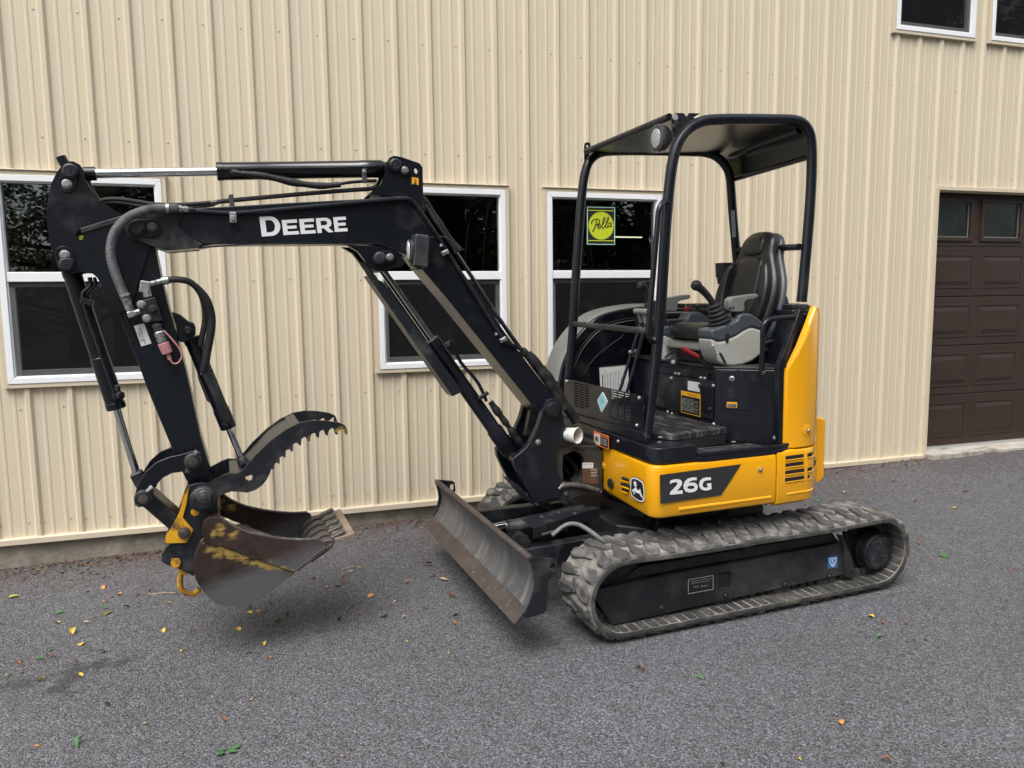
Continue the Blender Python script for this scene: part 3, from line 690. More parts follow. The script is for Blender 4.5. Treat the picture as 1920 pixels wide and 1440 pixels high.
for side, yc, near in ((-1, -.625, True), (1, .625, False)):
    g = G(); n = len(TP); w = .150
    v = []; f = []
    # belt cross-section with rounded shoulders
    cs = [(-.150, -.002), (-.150, .010), (-.144, .020), (.144, .020), (.150, .010), (.150, -.002), (.146, -.012), (-.146, -.012)]
    m = len(cs)
    N2 = 150
    for i in range(N2):
        x, z, nx, nz, _ = at_len(TOT * i / N2)
        for a, b in cs: v.append((x + nx * (b - .018), yc + a, z + nz * (b - .018)))
    for i in range(N2):
        j = (i + 1) % N2
        for q in range(m): f.append((i * m + q, i * m + (q + 1) % m, j * m + (q + 1) % m, j * m + q))
    g.add(v, f)
    tk = g.out('rubber_track', 'track_mud' if near else 'track_mud', exc, ang=50)
    # smooth side band (cleaner rubber rim) near and far
    for sgn in (-1, 1):
        g = G(); v = []; f = []
        cs2 = [(.1505, -.012), (.1505, .004), (.156, .006), (.158, -.002), (.156, -.014)]
        for i in range(N2):
            x, z, nx, nz, _ = at_len(TOT * i / N2)
            for a, b in cs2: v.append((x + nx * (b - .016), yc + sgn * a, z + nz * (b - .016)))
        for i in range(N2):
            j = (i + 1) % N2
            for q in range(5): f.append((i * 5 + q, i * 5 + (q + 1) % 5, j * 5 + (q + 1) % 5, j * 5 + q))
        g.add(v, f).out('track_edge', 'track_band', tk)
    # inner guide blocks and ribs
    g = G(); nb = int(TOT / .0525)
    for i in range(nb):
        x, z, nx, nz, _ = at_len(TOT * (i + .5) / nb); ax = Vector((nz, 0, -nx)); az = Vector((nx, 0, nz))
        for yo in (-.036, .036): g.obox(Vector((x, yc + yo, z)) - az * .052, ax, Vector((0, 1, 0)), az, .015, .011, .022)
        for yo in (-.098, .098): g.obox(Vector((x, yc + yo, z)) - az * .0315, ax, Vector((0, 1, 0)), az, .017, .046, .003)
    g.out('guide_blocks', 'track_band', tk, kind='stuff')
    # tread lugs, one object each
    NL = 50
    srcs = []
    for mir in (1, -1):
        for sd in range(3):
            o = make_lug(mir, sd + (10 if mir > 0 else 20)).out('tread_lug', 'track_rubber', tk, bevel=.004, seg=2, ang=60); srcs.append((mir, o)); 
    used = set()
    for row, mir in ((0, 1), (1, -1)):
        S_ = [o for mm_, o in srcs if mm_ == mir]
        for i in range(NL):
            x, z, nx, nz, _ = at_len(TOT * (i + .5 * row + .15) / NL)
            so = S_[(i * 7 + row) % 3]
            if so.name not in used: o = so; used.add(so.name)
            else: o = so.copy(); COL.objects.link(o); o.parent = tk
            az = Vector((nx, 0, nz)); ay = Vector((0, 1, 0)); ax = ay.cross(az)
            mt = Matrix((ax, ay, az)).transposed().to_4x4(); mt.translation = Vector((x, yc, z)) + az * .001; jr = random.Random(i * 7 + row * 101 + (500 if near else 0)); mt = mt @ Matrix.Rotation(RAD(jr.uniform(-5, 5)), 4, 'Z') @ Matrix.Diagonal((jr.uniform(.86, 1.12), 1, jr.uniform(.8, 1.15), 1))
            if z < .05 and abs(nx) < .1: mt.translation = Vector((x, yc, .022))
            o.matrix_local = mt
    # track frame
    yn = yc - .055 if near else yc + .055
    sgn = -1 if near else 1
    L = [(-.738, .245), (-.661, .063), (.723, .098), (.735, .270), (.60, .300), (.0, .296), (-.70, .262)]
    fr = G().xz(L, yc + sgn * .070, yc + sgn * .066).out('track_frame', 'frame_black', exc) if False else None
    fr = G().xz([(-.742, .248), (-.745, .20), (-.661, .063), (.723, .098), (.730, .272), (-.05, .262), (-.20, .262)], yc - .066, yc + .066).out('track_frame', 'frame_black', exc, bevel=.004)
    yo_ = yc + sgn * .066; g = G()
    for q in ([(-.742, .248), (-.745, .20), (-.661, .063), (-.071, .080), (-.071, .262)], [(-.071, .225), (-.001, .222), (-.001, .262), (-.071, .262)], [(-.071, .080), (-.001, .082), (-.001, .142), (-.071, .143)], [(-.001, .082), (.723, .098), (.730, .272), (-.001, .262)]):
        g.xz(q, yo_, yo_ + sgn * .010)
    g.out('frame_face', 'frame_black', fr)
    G().box(-.070, -.002, yo_, yo_ + sgn * .001, .144, .221).out('frame_window', 'void_black', fr)
    # sloped upper cover of the frame
    G().xz([(-.60, .262), (.70, .272), (.66, .325), (-.50, .315)], yc - .055, yc + .055).out('frame_cover', 'frame_black', fr, bevel=.006)
    # motor end bracket
    yb = yc + sgn * .078
    g = G(); L = [(.722, .085), (.790, .070), (.792, .11), (.775, .135), (.765, .18), (.70, .315), (.66, .325), (.70, .27)]
    g.xz(L, yb - .006, yb + .006, holes=[circ(.766, .105, .010, 10)]).out('motor_bracket', 'frame_black', fr, bevel=.003)
    # final drive motor and sprocket
    c = (.935, .196)
    g = G(); y0 = yc - sgn * .02; y1 = yc + sgn * .100
    Lm = abs(y1 - y0)
    g.lathe((c[0], y0, c[1]), (c[0], y1, c[1]), [(0, .112), (.030, .112), (.032, .099), (.050, .099), (.052, .106), (.066, .106), (.068, .099), (.100, .099), (Lm - .004, .096), (Lm, .091)], 40)
    mo = g.out('travel_motor', 'frame_black', fr)
    G().lathe((c[0], y1, c[1]), (c[0], y1 + sgn * .004, c[1]), [(0, .082), (.003, .082), (.004, .078)], 36).out('motor_cover', 'black_worn', mo) if False else G().lathe((c[0], y1, c[1]), (c[0], y1 + sgn * .004, c[1]), [(0, .082), (.003, .082), (.004, .078)], 36).out('motor_cover', 'black_worn', fr)
    for a in (90, 210, 330):
        bolt((c[0] + .055 * math.cos(RAD(a)), y1 + sgn * .004, c[1] + .055 * math.sin(RAD(a))), (0, sgn, 0), .0045, fr, 'dark_zinc', .004, 'cover_plug')
    g = G(); NT = 18; pts = []
    for i in range(NT * 4):
        t = 2 * math.pi * i / (NT * 4); r = (.150, .150, .128, .128)[i % 4]; pts.append((.905 + r * math.cos(t), .205 + r * math.sin(t)))
    g.xz(pts, yc - .012, yc + .012).out('sprocket', 'frame_black', fr, bevel=.003)
    # idler wheel, carrier roller and bottom rollers
    G().lathe((-.585, yc - .045, .205), (-.585, yc + .045, .205), [(0, .09), (.004, .135), (.02, .148), (.03, .135), (.06, .135), (.07, .148), (.086, .135), (.09, .09)], 40).out('idler', 'frame_black', fr)
    G().lathe((.10, yc - .085, .335), (.10, yc + .05, .335), [(0, .026), (.004, .030), (.135, .030)], 24).out('carrier_roller', 'frame_black', fr)
    for x in (-.40, -.03, .33, .62):
        G().lathe((x, yc - .065, .085), (x, yc + .065, .085), [(0, .05), (.01, .062), (.03, .062), (.035, .04), (.095, .04), (.1, .062), (.12, .062), (.13, .05)], 24).out('bottom_roller', 'frame_black', fr)
        bolt((x, yc + sgn * .076, .104), (0, sgn, 0), .012, fr, 'black_worn', .012, 'roller_bolt')
    if near:
        lb = G(); yy = yc - .0762
        a = (-.247, .144); lbo = G().xz(rrect(-.247, -.102, .146, .219, .004), yy, yy - .001, [rrect(-.2445, -.1045, .1485, .2165, .003)[::-1]]).out('data_label', 'label_grey', fr)
        text('TOWING AND TIE DOWN', 'label_text', 'label_grey', fr, (-.238, yy, .203), (1, 0, 0), (0, 0, 1), .125, .005)
        text('SEE MANUAL FOR POINTS', 'label_text', 'label_grey', fr, (-.225, yy, .193), (1, 0, 0), (0, 0, 1), .10, .005)
        text('MAX', 'label_text', 'label_grey', fr, (-.215, yy, .172), (1, 0, 0), (0, 0, 1), .03, .007); text('30 kN', 'label_text', 'label_grey', fr, (-.175, yy, .168), (1, 0, 0), (0, 0, 1), .04, .009)
        G().xz([(.611, .144), (.676, .142), (.673, .206), (.609, .208)], yy, yy - .001).out('sticker', 'blue_sticker', fr, label='square blue sticker')
        q = [(.620, .199), (.666, .197), (.666, .180), (.655, .158), (.643, .150), (.632, .158), (.620, .182)]
        G().xz(q, yy - .0012, yy - .002, [[(.624, .195), (.624, .183), (.635, .161), (.643, .155), (.652, .161), (.662, .181), (.662, .193)][::1]]).out('sticker_shield', 'white_print', fr, flat=True)
        text('S', 'sticker_mark', 'white_print', fr, (.633, yy - .0012, .160), (1, 0, 0), (0, 0, 1), .019, .030)
# centre frame, slewing ring
cf = G().xy([(-.42, -.30), (-.30, -.42), (.42, -.42), (.52, -.30), (.52, .30), (.42, .42), (-.30, .42), (-.42, .30)], .26, .40).out('centre_frame', 'frame_black', exc, bevel=.01)
for sgn in (-1, 1):
    for a, b in ((-.34, -.22), (.36, .24)):
        g = G(); g.xy([(a - .08, sgn * .30), (a + .08, sgn * .30), (b + .16 * (1 if a > 0 else -1) + .07, sgn * .56), (b + .16 * (1 if a > 0 else -1) - .09, sgn * .56)], .18, .36); g.out('cross_member', 'frame_black', cf, bevel=.008)
G().lathe((.06, 0, .40), (.06, 0, .52), [(0, .36), (.05, .36), (.055, .33), (.12, .33)], 48).out('slewing_ring', 'frame_black', cf)
# travel hoses hanging behind the blade
def hose(P, r, par, m='black_rubber', name='hose', sub=6, rf=None, n=10): return G().tube(P, r, n, sub=sub, rf=rf).out(name, m, par)
hose([Z((905 + 130, 1004), .43), Z((1060, 985), .47), Z((1082, 983), .48), Z((1105, 995), .46), Z((1130, 1014), .42), Z((1150, 1030), .36)], .011, cf, 'hose_grey', 'blade_hose')
for p, q in (((1180, 1000), (1212, 965)), ((1196, 1004), (1222, 962)), ((1226, 1000), (1236, 960))):
    hose([X(p, -.30), (X(p, -.28) + X(q, -.24)) / 2 + Vector((0, -.01, -.01)), X(q, -.20)], .010, cf, 'black_rubber', 'travel_hose')
# ------------------------------------------------------------------ dozer blade
Lb = [(-1.10, .452), (-1.090, .462), (-1.072, .464), (-1.060, .455)]
# section through the mouldboard (x,z): front face curved back, lower cutting edge forward
front = [(-1.094, .462), (-1.082, .440), (-1.066, .400), (-1.062, .360), (-1.070, .320), (-1.090, .275), (-1.118, .238)]
# photo places the blade face between the near end plate and far end plate
back = [(x + .014, z) for x, z in front[::-1]]
bl = G().xz(front + [(-1.108, .232)] + back[1:-1] + [(-1.072, .452)], -.760, .760).out('dozer_blade', 'blade_steel', exc, ang=40)
lip = G().tube([(-1.086, -.762, .462), (-1.086, .762, .462)], .016, 14).out('top_roll', 'rust_steel', bl)
G().xz([(-1.121, .244), (-1.109, .246), (-1.158, .189), (-1.176, .187)], -.768, .768).out('cutting_edge', 'rust_steel', bl, bevel=.002)
def endp(y0, y1):
    L = [(-1.100, .470), (-1.092, .478), (-.982, .460), (-.970, .450), (-.966, .30), (-1.000, .235), (-1.020, .215), (-1.118, .200), (-1.128, .222), (-1.100, .270), (-1.082, .330), (-1.080, .390), (-1.092, .430)]
    hole = rrect(-1.020, -.992, .375, .432, .012, 4)
    L = [(-1.098, .470), (-1.090, .476), (-.985, .455), (-.972, .445), (-.968, .39), (-.985, .375), (-1.012, .36), (-1.016, .30), (-1.022, .225), (-1.035, .214), (-1.125, .205), (-1.130, .225), (-1.104, .270), (-1.086, .320), (-1.078, .36), (-1.082, .40)]
    return G().xz(L, y0, y1, [rrect(-1.003, -.980, .398, .436, .009, 4)]).out('end_plate', 'black_worn', bl, bevel=.002)
endp(-.776, -.764); endp(.764, .776)
for y0_, y1_ in ((-.30, -.285), (.285, .30)): G().xz([(-1.05, .44), (-.99, .40), (-.985, .27), (-1.07, .25), (-1.055, .36)], y0_, y1_).out('blade_gusset', 'black_worn', bl, bevel=.003)
G().box(-1.06, -1.0, -.70, .70, .235, .29).out('blade_beam', 'black_worn', bl, bevel=.006)
for s_ in (-1, 1):
    y = s_ * .36
    arm_ = G().xy([(-1.02, y - .035), (-1.02, y + .035), (-.45, y * .92 + .035), (-.45, y * .92 - .035)], .255, .375).out('blade_arm', 'black_worn', bl, bevel=.008)
# blade cylinder with its folded cover
bc = G().cyl((-1.03, 0, .375), (-.90, 0, .385), .018).out('blade_cylinder', 'chrome', exc)
G().lathe((-.955, -.12, .40), (-.62, -.12, .43), [(0, .03), (.004, .042), (.03, .042), (.032, .038), (.33, .038)], 24).out('barrel', 'black_worn', bc)
p = [Z(q, .475) for q in zR([(440, 750), (1010, 600), (1265, 625), (570, 850)])]
g = G(); th_ = .006
v = [tuple(q) for q in p]; cx_ = sum(q.x for q in p) / 4
top = [(q.x, q.y) for q in p]
G().xy(top, .470, .476).out('cylinder_cover', 'black_worn', bc, bevel=.002)
n_, f_ = p[3], p[2]; d_ = (f_ - n_).normalized(); sidev = Vector((d_.y, -d_.x, 0))
g = G(); a = n_; b = f_
g.add([a, b, b + Vector((0, 0, -.052)), a + Vector((0, 0, -.052)), a - sidev * .006, b - sidev * .006, b - sidev * .006 + Vector((0, 0, -.052)), a - sidev * .006 + Vector((0, 0, -.052))], [(0, 1, 2, 3), (7, 6, 5, 4), (0, 4, 5, 1), (1, 5, 6, 2), (2, 6, 7, 3), (3, 7, 4, 0)])
g.out('cover_side', 'black_worn', bc)
for q in ((655, 728), (832, 682), (1003, 693)): bolt(Z(zR([q])[0], .476), (0, 0, 1), .009, bc, 'dark_zinc', .006)
q0 = Z(zR([(435, 965)])[0], .40); G().lathe(q0 + Vector((0, -.045, 0)), q0 + Vector((0, .045, 0)), [(0, .026), (.003, .03), (.087, .03), (.09, .026)], 20).out('rod_eye', 'black_worn', bc)
G().xz([(q0.x - .05, q0.z + .05), (q0.x + .01, q0.z + .035), (q0.x + .03, q0.z), (q0.x, q0.z - .04), (q0.x - .06, q0.z - .05)], q0.y - .065, q0.y - .050).out('clevis', 'black_worn', bc, bevel=.003)
G().xz([(q0.x - .05, q0.z + .05), (q0.x + .01, q0.z + .035), (q0.x + .03, q0.z), (q0.x, q0.z - .04), (q0.x - .06, q0.z - .05)], q0.y + .050, q0.y + .065).out('clevis', 'black_worn', bc, bevel=.003)
hose([Z(zR([(600, 935)])[0], .42), Z(zR([(690, 912)])[0], .43), Z(zR([(780, 885)])[0], .44)], .010, bc, 'black_rubber')

# ------------------------------------------------------------------ upper structure: yellow skirt
CXR, RR = .06, .815
def arc_pts(a0, a1, n, R=RR, cx=CXR): return [(cx + R * math.cos(RAD(a0 + (a1 - a0) * i / n)), R * math.sin(RAD(a0 + (a1 - a0) * i / n))) for i in range(n + 1)]
def rc(cx, cy, r, a0, a1, n=6): return [(cx + r * math.cos(RAD(a0 + (a1 - a0) * i / n)), cy + r * math.sin(RAD(a0 + (a1 - a0) * i / n))) for i in range(n + 1)]
# front panel wraps round the near corner; path runs so that outwards is on its right
pf = [(-.395, -.10), (-.405, -.20)] + [(-.437, -.61)] + rc(-.372, -.630, .066, 184, 268, 8) + [(-.30, -.698), (-.02, -.702), (.262, -.704)]
SK = [(-.026, .790), (-.006, .784), (0, .760), (0, .560), (-.008, .540), (-.030, .530), (-.06, .530), (-.06, .790)]
skp = G().sweep(pf, SK).out('front_skirt', 'yellow_paint', exc, bevel=.004, ang=30)
a_s = math.degrees(math.atan2(-.700, .272 - CXR))
ps = [(.270, -.704), (.33, -.704), (.40, -.700)] + rc(.44, -.56, .14, 278, 310, 5) + [(.600, -.600), (.66, -.548)] + arc_pts(-38, 60, 22)[1:]
skr = G().sweep(ps, [(-.026, .800), (-.006, .794), (0, .775), (0, .565), (-.008, .530), (-.030, .515), (-.06, .515), (-.06, .800)]).out('rear_skirt', 'yellow_paint', exc, bevel=.004, ang=30)
# body floor that closes the underside
body_fp = [(-.28, -.06), (-.38, -.12), (-.39, -.60), (-.33, -.65), (.38, -.65)] + arc_pts(-50, 128, 26, .75) + [(-.28, .60)]
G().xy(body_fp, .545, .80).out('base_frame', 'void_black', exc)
# pressed swages along the skirt
hose([(-.30, -.6945, .572), (.235, -.698, .572)], .0105, skp, 'yellow_paint', 'swage', sub=0)
hose([(p[0], p[1] + .005, .575) for p in ps[1:8]] , .009, skr, 'yellow_paint', 'swage', sub=0)
# skirt bolts in dished seats
def dish(c, axis, par, r=.022, my='yellow_paint'):
    c = Vector(c); a = Vector(axis).normalized()
    G().lathe(c - a * .003, c + a * .0012, [(0, r), (.003, r), (.0042, r * .80)], 24).out('bolt_seat', my, par)
    bolt(c + a * .003, a, .0085, par, 'zinc', .008)
dish(Y((1425, 880), -.7035), (0, -1, 0), skp, .020)
nf = Vector((-1, -.075, 0)).normalized()
q = X(zQ([(160, 275)])[0], -.404); dish(q, nf, skp, .021)
q = X(zQ([(290, 555)])[0], -.417); G().lathe(q, q + nf * .004, [(0, .028), (.003, .027), (.004, .024)], 28).out('rubber_plug', 'black_rubber', skp)
# three short front skirt vents: slot shade put in as black bars
for (x0_, y0_, x1_, y1_) in ((480, 470, 560, 500), (465, 560, 582, 600), (480, 640, 560, 672)):
    a = X(zQ([(x0_, y0_)])[0], -.4295); b = X(zQ([(x1_, y1_)])[0], -.4295)
    G().tube([a, b], .0085, 8).out('vent_slot_shade', 'void_black', skp)
    G().tube([a + Vector((-.004, 0, -.012)), b + Vector((-.004, 0, -.012))], .005, 8).out('vent_lip', 'yellow_paint', skp)
# white barcode strip
a = X(zQ([(120, 530)])[0], -.405); b = X(zQ([(175, 715)])[0], -.409)
uu = Vector((.075, -1, 0)).normalized()
def fquad(p, u, w, v, h, name, m, par, lift=.001, nrm=None, label=None):
    """thin decal: lower-left p, width w along u, height h along v"""
    p = Vector(p); u = Vector(u).normalized(); v = Vector(v).normalized(); n = nrm or u.cross(v)
    return G().ext([[(0, 0), (w, 0), (w, h), (0, h)]], lambda s_, t_: p + u * s_ + v * t_, n * lift).out(name, m, par, flat=True, label=label)
bc_ = fquad((a.x - .004, a.y, b.z), uu, .026, (0, 0, 1), a.z - b.z, 'barcode_label', 'white_print', skp)
for i in range(7): fquad(Vector((a.x - .0052, a.y, b.z)) + uu * .006 + Vector((0, 0, .004 + i * (a.z - b.z - .008) / 7)), uu, .010, (0, 0, 1), .003 + (i % 3) * .002, 'barcode_bar', 'ink', skp)
# deer badge
# measured corners of the badge on the front panel plane
def fp(p): # point on the slanted front face
    n = Vector((-1, -.075, 0)).normalized(); P0 = Vector((-.437, -.61, 0))
    o = MO + EX * P0.x + EY * P0.y; nw = EX * n.x + EY * n.y
    return loc(hit(p, nw, nw.dot(o)))
def fshape(L, name, m, lift, sm=3, lab=None, holes=()):
    P = [fp(q) for q in zQ(L)]; org = P[0]; u_ = uu; n_ = uu.cross(Vector((0, 0, 1)))
    if n_.x > 0: n_ = -n_
    to2 = lambda q: ((q - org).dot(u_), (q - org).z)
    l2 = [to2(q) for q in P]
    if sm: l2 = smooth2(l2, sm)
    hs_ = [[to2(fp(q)) for q in zQ(h)] for h in holes]
    return G().ext([l2] + hs_, lambda s_, t_: org + u_ * s_ + Vector((0, 0, t_)) + n_ * (lift - .001), n_ * .0009).out(name, m, skp, flat=True, label=lab)
sh = [(612, 470), (622, 458), (655, 450), (720, 470), (775, 505), (805, 535), (822, 600), (832, 690), (832, 780), (822, 835), (800, 853), (745, 842), (690, 812), (640, 770), (612, 720), (603, 640), (604, 540)]
fshape(sh, 'badge_rim', 'ink', .0015, 3)
def shrink(L, k):
    cx_ = sum(p[0] for p in L) / len(L); cy_ = sum(p[1] for p in L) / len(L); return [(cx_ + (x - cx_) * k, cy_ + (y - cy_) * k) for x, y in L]
fshape(shrink(sh, .95), 'badge_band', 'white_print', .0025, 3)
fshape(shrink(sh, .84), 'badge_ground', 'ink', .0035, 3)
deer = [(640, 650), (662, 640), (682, 622), (690, 590), (672, 592), (660, 584), (675, 574), (664, 560), (655, 540), (668, 548), (664, 520), (676, 540), (680, 510), (688, 545), (698, 516), (698, 548), (710, 535), (703, 562), (694, 574), (722, 576), (700, 592), (704, 630), (722, 655), (752, 660), (758, 632), (768, 662), (774, 700), (800, 770), (812, 800), (780, 760), (752, 715), (718, 700), (690, 690), (672, 676), (655, 668), (684, 722), (676, 726), (646, 680)]
fshape(deer, 'badge_deer', 'white_print', .0042, 0)
# number decal on the near side
yq = -.7035
q4 = zH([(718, 895), (1222, 828), (1098, 1020), (722, 1073)])
P = Yl(q4, yq)
G().xz([(q.x, q.z) for q in P], yq - .0005, yq - .0025).out('number_decal', 'decal_black', skp, flat=True, label='black stripe decal with white 26G')
def numshape(L, m, lift, name='decal_lettering', holes=(), sm=0, w=None):
    f_ = lambda LL: [(Y(q, yq).x, Y(q, yq).z) for q in zQ(LL)]
    l2 = f_(L); 
    return G().xz(l2, yq - lift, yq - lift - .0006, [f_(h) for h in holes]).out(name, m, skp, flat=True)
def outl(L, closed=True, sub=4): return smooth2([(x, y) for x, y in L], sub, closed)
# glyph outlines measured on the enlarged decal
two = [(1210, 520), (1240, 497), (1290, 486), (1345, 484), (1385, 500), (1403, 535), (1395, 580), (1360, 625), (1318, 668), (1412, 660), (1412, 712), (1212, 728), (1214, 690), (1270, 632), (1312, 588), (1330, 555), (1322, 535), (1295, 530), (1255, 540), (1214, 562)]
six_o = [(1630, 456), (1630, 500), (1575, 502), (1525, 520), (1500, 552), (1545, 538), (1600, 540), (1640, 570), (1648, 615), (1628, 660), (1580, 686), (1520, 694), (1460, 680), (1428, 635), (1424, 580), (1445, 520), (1490, 478), (1555, 458)]
six_h = circ(1541, 612, 56, 16, 28)
gee = [(1855, 456), (1852, 500), (1800, 500), (1750, 515), (1722, 560), (1728, 600), (1760, 620), (1805, 612), (1812, 590), (1792, 586), (1792, 552), (1858, 546), (1860, 640), (1810, 660), (1760, 664), (1705, 648), (1672, 605), (1668, 555), (1688, 500), (1735, 468), (1790, 456)]
def grow(L, d):
    n = len(L); out = []
    ar = sum(L[i][0] * L[(i + 1) % n][1] - L[(i + 1) % n][0] * L[i][1] for i in range(n)); sg = 1 if ar > 0 else -1
    for i in range(n):
        a = Vector(L[i - 1]); b = Vector(L[i]); c = Vector(L[(i + 1) % n]); t0 = (b - a).normalized(); t1 = (c - b).normalized()
        n0 = Vector((t0.y, -t0.x)) * sg; n1 = Vector((t1.y, -t1.x)) * sg; nn = (n0 + n1)
        nn = nn.normalized() if nn.length > .05 else n0; out.append(tuple(b + nn * d))
    return out
for i, (gl, hl) in enumerate(((two, ()), (six_o, (six_h,)), (gee, ()))):
    numshape(grow(gl, 13), 'ink', .0027 + .0002 * i, 'decal_outline'); numshape(gl, 'white_print', .0040, 'decal_lettering', hl)
# rear skirt vents: two columns of four black strips standing for slot shade
for j in range(4):
    z = .752 - j * .0385
    for i0, i1, t0, t1 in ((0, 0, 0, 0),):
        pass
def skr_pt(px, z):
    """point on the rear skirt seen at photo column px, height z (walk along its plan path)"""
    best = None
    for i in range(14):
        for t in (0, .1, .2, .3, .4, .5, .6, .7, .8, .9):
            x = ps[i][0] + (ps[i + 1][0] - ps[i][0]) * t; y = ps[i][1] + (ps[i + 1][1] - ps[i][1]) * t
            w = MO + EX * x + EY * y + EZ * z; d = w - CC; zz = d.dot(CF); u = 960 + F_PX * d.dot(CR) / zz
            if best is None or abs(u - px) < best[0]:
                tt = Vector((ps[i + 1][0] - ps[i][0], ps[i + 1][1] - ps[i][1])).normalized(); best = (abs(u - px), x, y, Vector((tt.y, -tt.x, 0)))
    return Vector((best[1], best[2], z)), best[3]
for j in range(4):
    z = .762 - j * .0375
    for pa, pb in ((1472, 1507), (1514, 1530)):
        P1 = []; 
        for t in (0, .25, .5, .75, 1):
            q, nn = skr_pt(pa + (pb - pa) * t, z); P1.append((q, nn))
        g = G(); h_ = .0105; v = []; 
        for q, nn in P1: v += [q + nn * .001 + Vector((0, 0, h_)), q + nn * .001 - Vector((0, 0, h_)), q - nn * .01 - Vector((0, 0, h_)), q - nn * .01 + Vector((0, 0, h_))]
        f = []
        for a in range(4):
            for b in range(4): f.append((a * 4 + b, a * 4 + (b + 1) % 4, a * 4 + 4 + (b + 1) % 4, a * 4 + 4 + b))
        f += [(3, 2, 1, 0), (16, 17, 18, 19)]
        g.add(v, f).out('vent_slot_shade', 'void_black', skr)
        G().tube([q + nn * .002 - Vector((0, 0, h_ + .001)) for q, nn in P1], .003, 8).out('vent_lip', 'yellow_paint', skr)
# ------------------------------------------------------------------ yellow side and rear hood
hp = [(.338, -.655), (.345, -.672), (.40, -.690), (.47, -.688), (.54, -.655), (.600, -.607), (.655, -.540)] + arc_pts(-40, 62, 22, .80)[1:]
def hood_top(x, y):
    if y > -.2 or x > .56: return 1.512
    return 1.212 + (1.512 - 1.212) * max(0, min(1, (x - .338) / .18))
g = G(); v = []; n = len(hp)
ext = []
for i, (x, y) in enumerate(hp):
    a = Vector(hp[max(i - 1, 0)]); b = Vector(hp[min(i + 1, n - 1)]); t = (b - a).normalized(); nn = Vector((t.y, -t.x)); zt = hood_top(x, y)
    o = Vector((x, y)); ins = o - nn * .035
    prof_ = [(o, .806), (o, zt - .03), (o - nn * .006, zt - .008), (o - nn * .018, zt), (ins, zt), (ins, .806)]
    v += [(p_.x, p_.y, z_) for p_, z_ in prof_]
f = []
for i in range(n - 1):
    for j in range(6): f.append((i * 6 + j, i * 6 + (j + 1) % 6, (i + 1) * 6 + (j + 1) % 6, (i + 1) * 6 + j))
f += [tuple(range(5, -1, -1)), tuple(range((n - 1) * 6, n * 6))]
hood = g.add(v, f).out('side_hood', 'yellow_paint', exc, bevel=.006, ang=25)
q = Y(zU([(1555, 740)])[0], -.672); q.y = -.662
dish(Vector((.468, -.689, q.z)), (.1, -1, 0), hood, .030)
cw = G().sweep(arc_pts(-37, 60, 22, .855), [(-.02, .905), (0, .895), (0, .58), (-.02, .55), (-.07, .55), (-.07, .905)]).out('counterweight', 'yellow_paint', exc, bevel=.006)
q = (CXR + .806 * math.cos(RAD(-43)), .806 * math.sin(RAD(-43)))
G().sweep(arc_pts(-44.5, -40, 3, .802), [(0, .955), (.002, .955), (.002, .895), (0, .895)]).out('badge', 'white_print', hood)
# engine cover (black, behind the seat) and rear deck
eng = G().xy([(.50, -.52), (.60, -.555)] + arc_pts(-44, 60, 20, .75) + [(.42, .66), (.42, .46)], 1.18, 1.495).out('engine_cover', 'black_paint', exc, bevel=.01)
G().xy([(.52, -.50), (.60, -.53)] + arc_pts(-43, 55, 16, .72) + [(.50, .60), (.46, .40)], 1.496, 1.522).out('engine_cover_lid', 'black_worn', exc, bevel=.006)
# black pillar strip beside the yellow hood
v0 = [(.315, -.66, .82), (.335, -.66, .82), (.335, -.66, 1.21), (.505, -.615, 1.50), (.465, -.615, 1.50), (.300, -.66, 1.21)]
G().add(v0 + [(x, y + .035, z) for x, y, z in v0], [(0, 1, 2, 5), (5, 2, 3, 4), (11, 8, 7, 6), (10, 9, 8, 11), (0, 6, 7, 1), (1, 7, 8, 2), (2, 8, 9, 3), (3, 9, 10, 4), (4, 10, 11, 5), (5, 11, 6, 0)]).out('pillar_strip', 'black_paint', exc, bevel=.003)
# ------------------------------------------------------------------ operator platform
plat = G().xy([(-.405, .46), (-.405, -.10), (-.423, -.58)] + rc(-.365, -.625, .058, 184, 262, 6) + [(-.19, -.688), (-.19, -.50), (.10, -.50), (.10, .46)], .794, .872).out('platform', 'black_paint', exc, bevel=.006)
G().xy([(-.395, .45), (-.398, -.08), (-.411, -.575)] + rc(-.358, -.615, .054, 184, 262, 6) + [(.30, -.684), (.34, -.68), (.34, -.40), (.34, .45)], .7905, .7965).out('platform_flange', 'black_gloss', exc) if False else None
G().xy([(-.190, -.689), (-.12, -.697), (.20, -.700), (.30, -.698), (.372, -.672), (.372, -.60), (.372, -.45), (-.190, -.45)], .788, .812).out('step', 'black_paint', exc, bevel=.005)
G().xy([(-.185, -.690), (-.12, -.698), (.15, -.701), (.28, -.700), (.365, -.676), (.372, -.655), (.360, -.650), (.28, -.682), (-.185, -.672)], .8125, .832).out('step_edge', 'black_paint', exc, bevel=.004)
pts = []
for i in range(17):
    x = -.165 + i * .0235; pts += [(x, -.668), (x + .006, -.6715), (x + .012, -.6715), (x + .018, -.668)]
G().xy(pts + [(.235, -.60), (.225, -.55), (-.165, -.53)], .8125, .8205).out('step_tread', 'mat_rubber', exc)
bolt(Z(zU([(292, 983)])[0], .821), (0, 0, 1), .010, plat, 'zinc', .004)
bolt(Z(zU([(845, 865)])[0], .821), (0, 0, 1), .010, plat, 'zinc', .004)
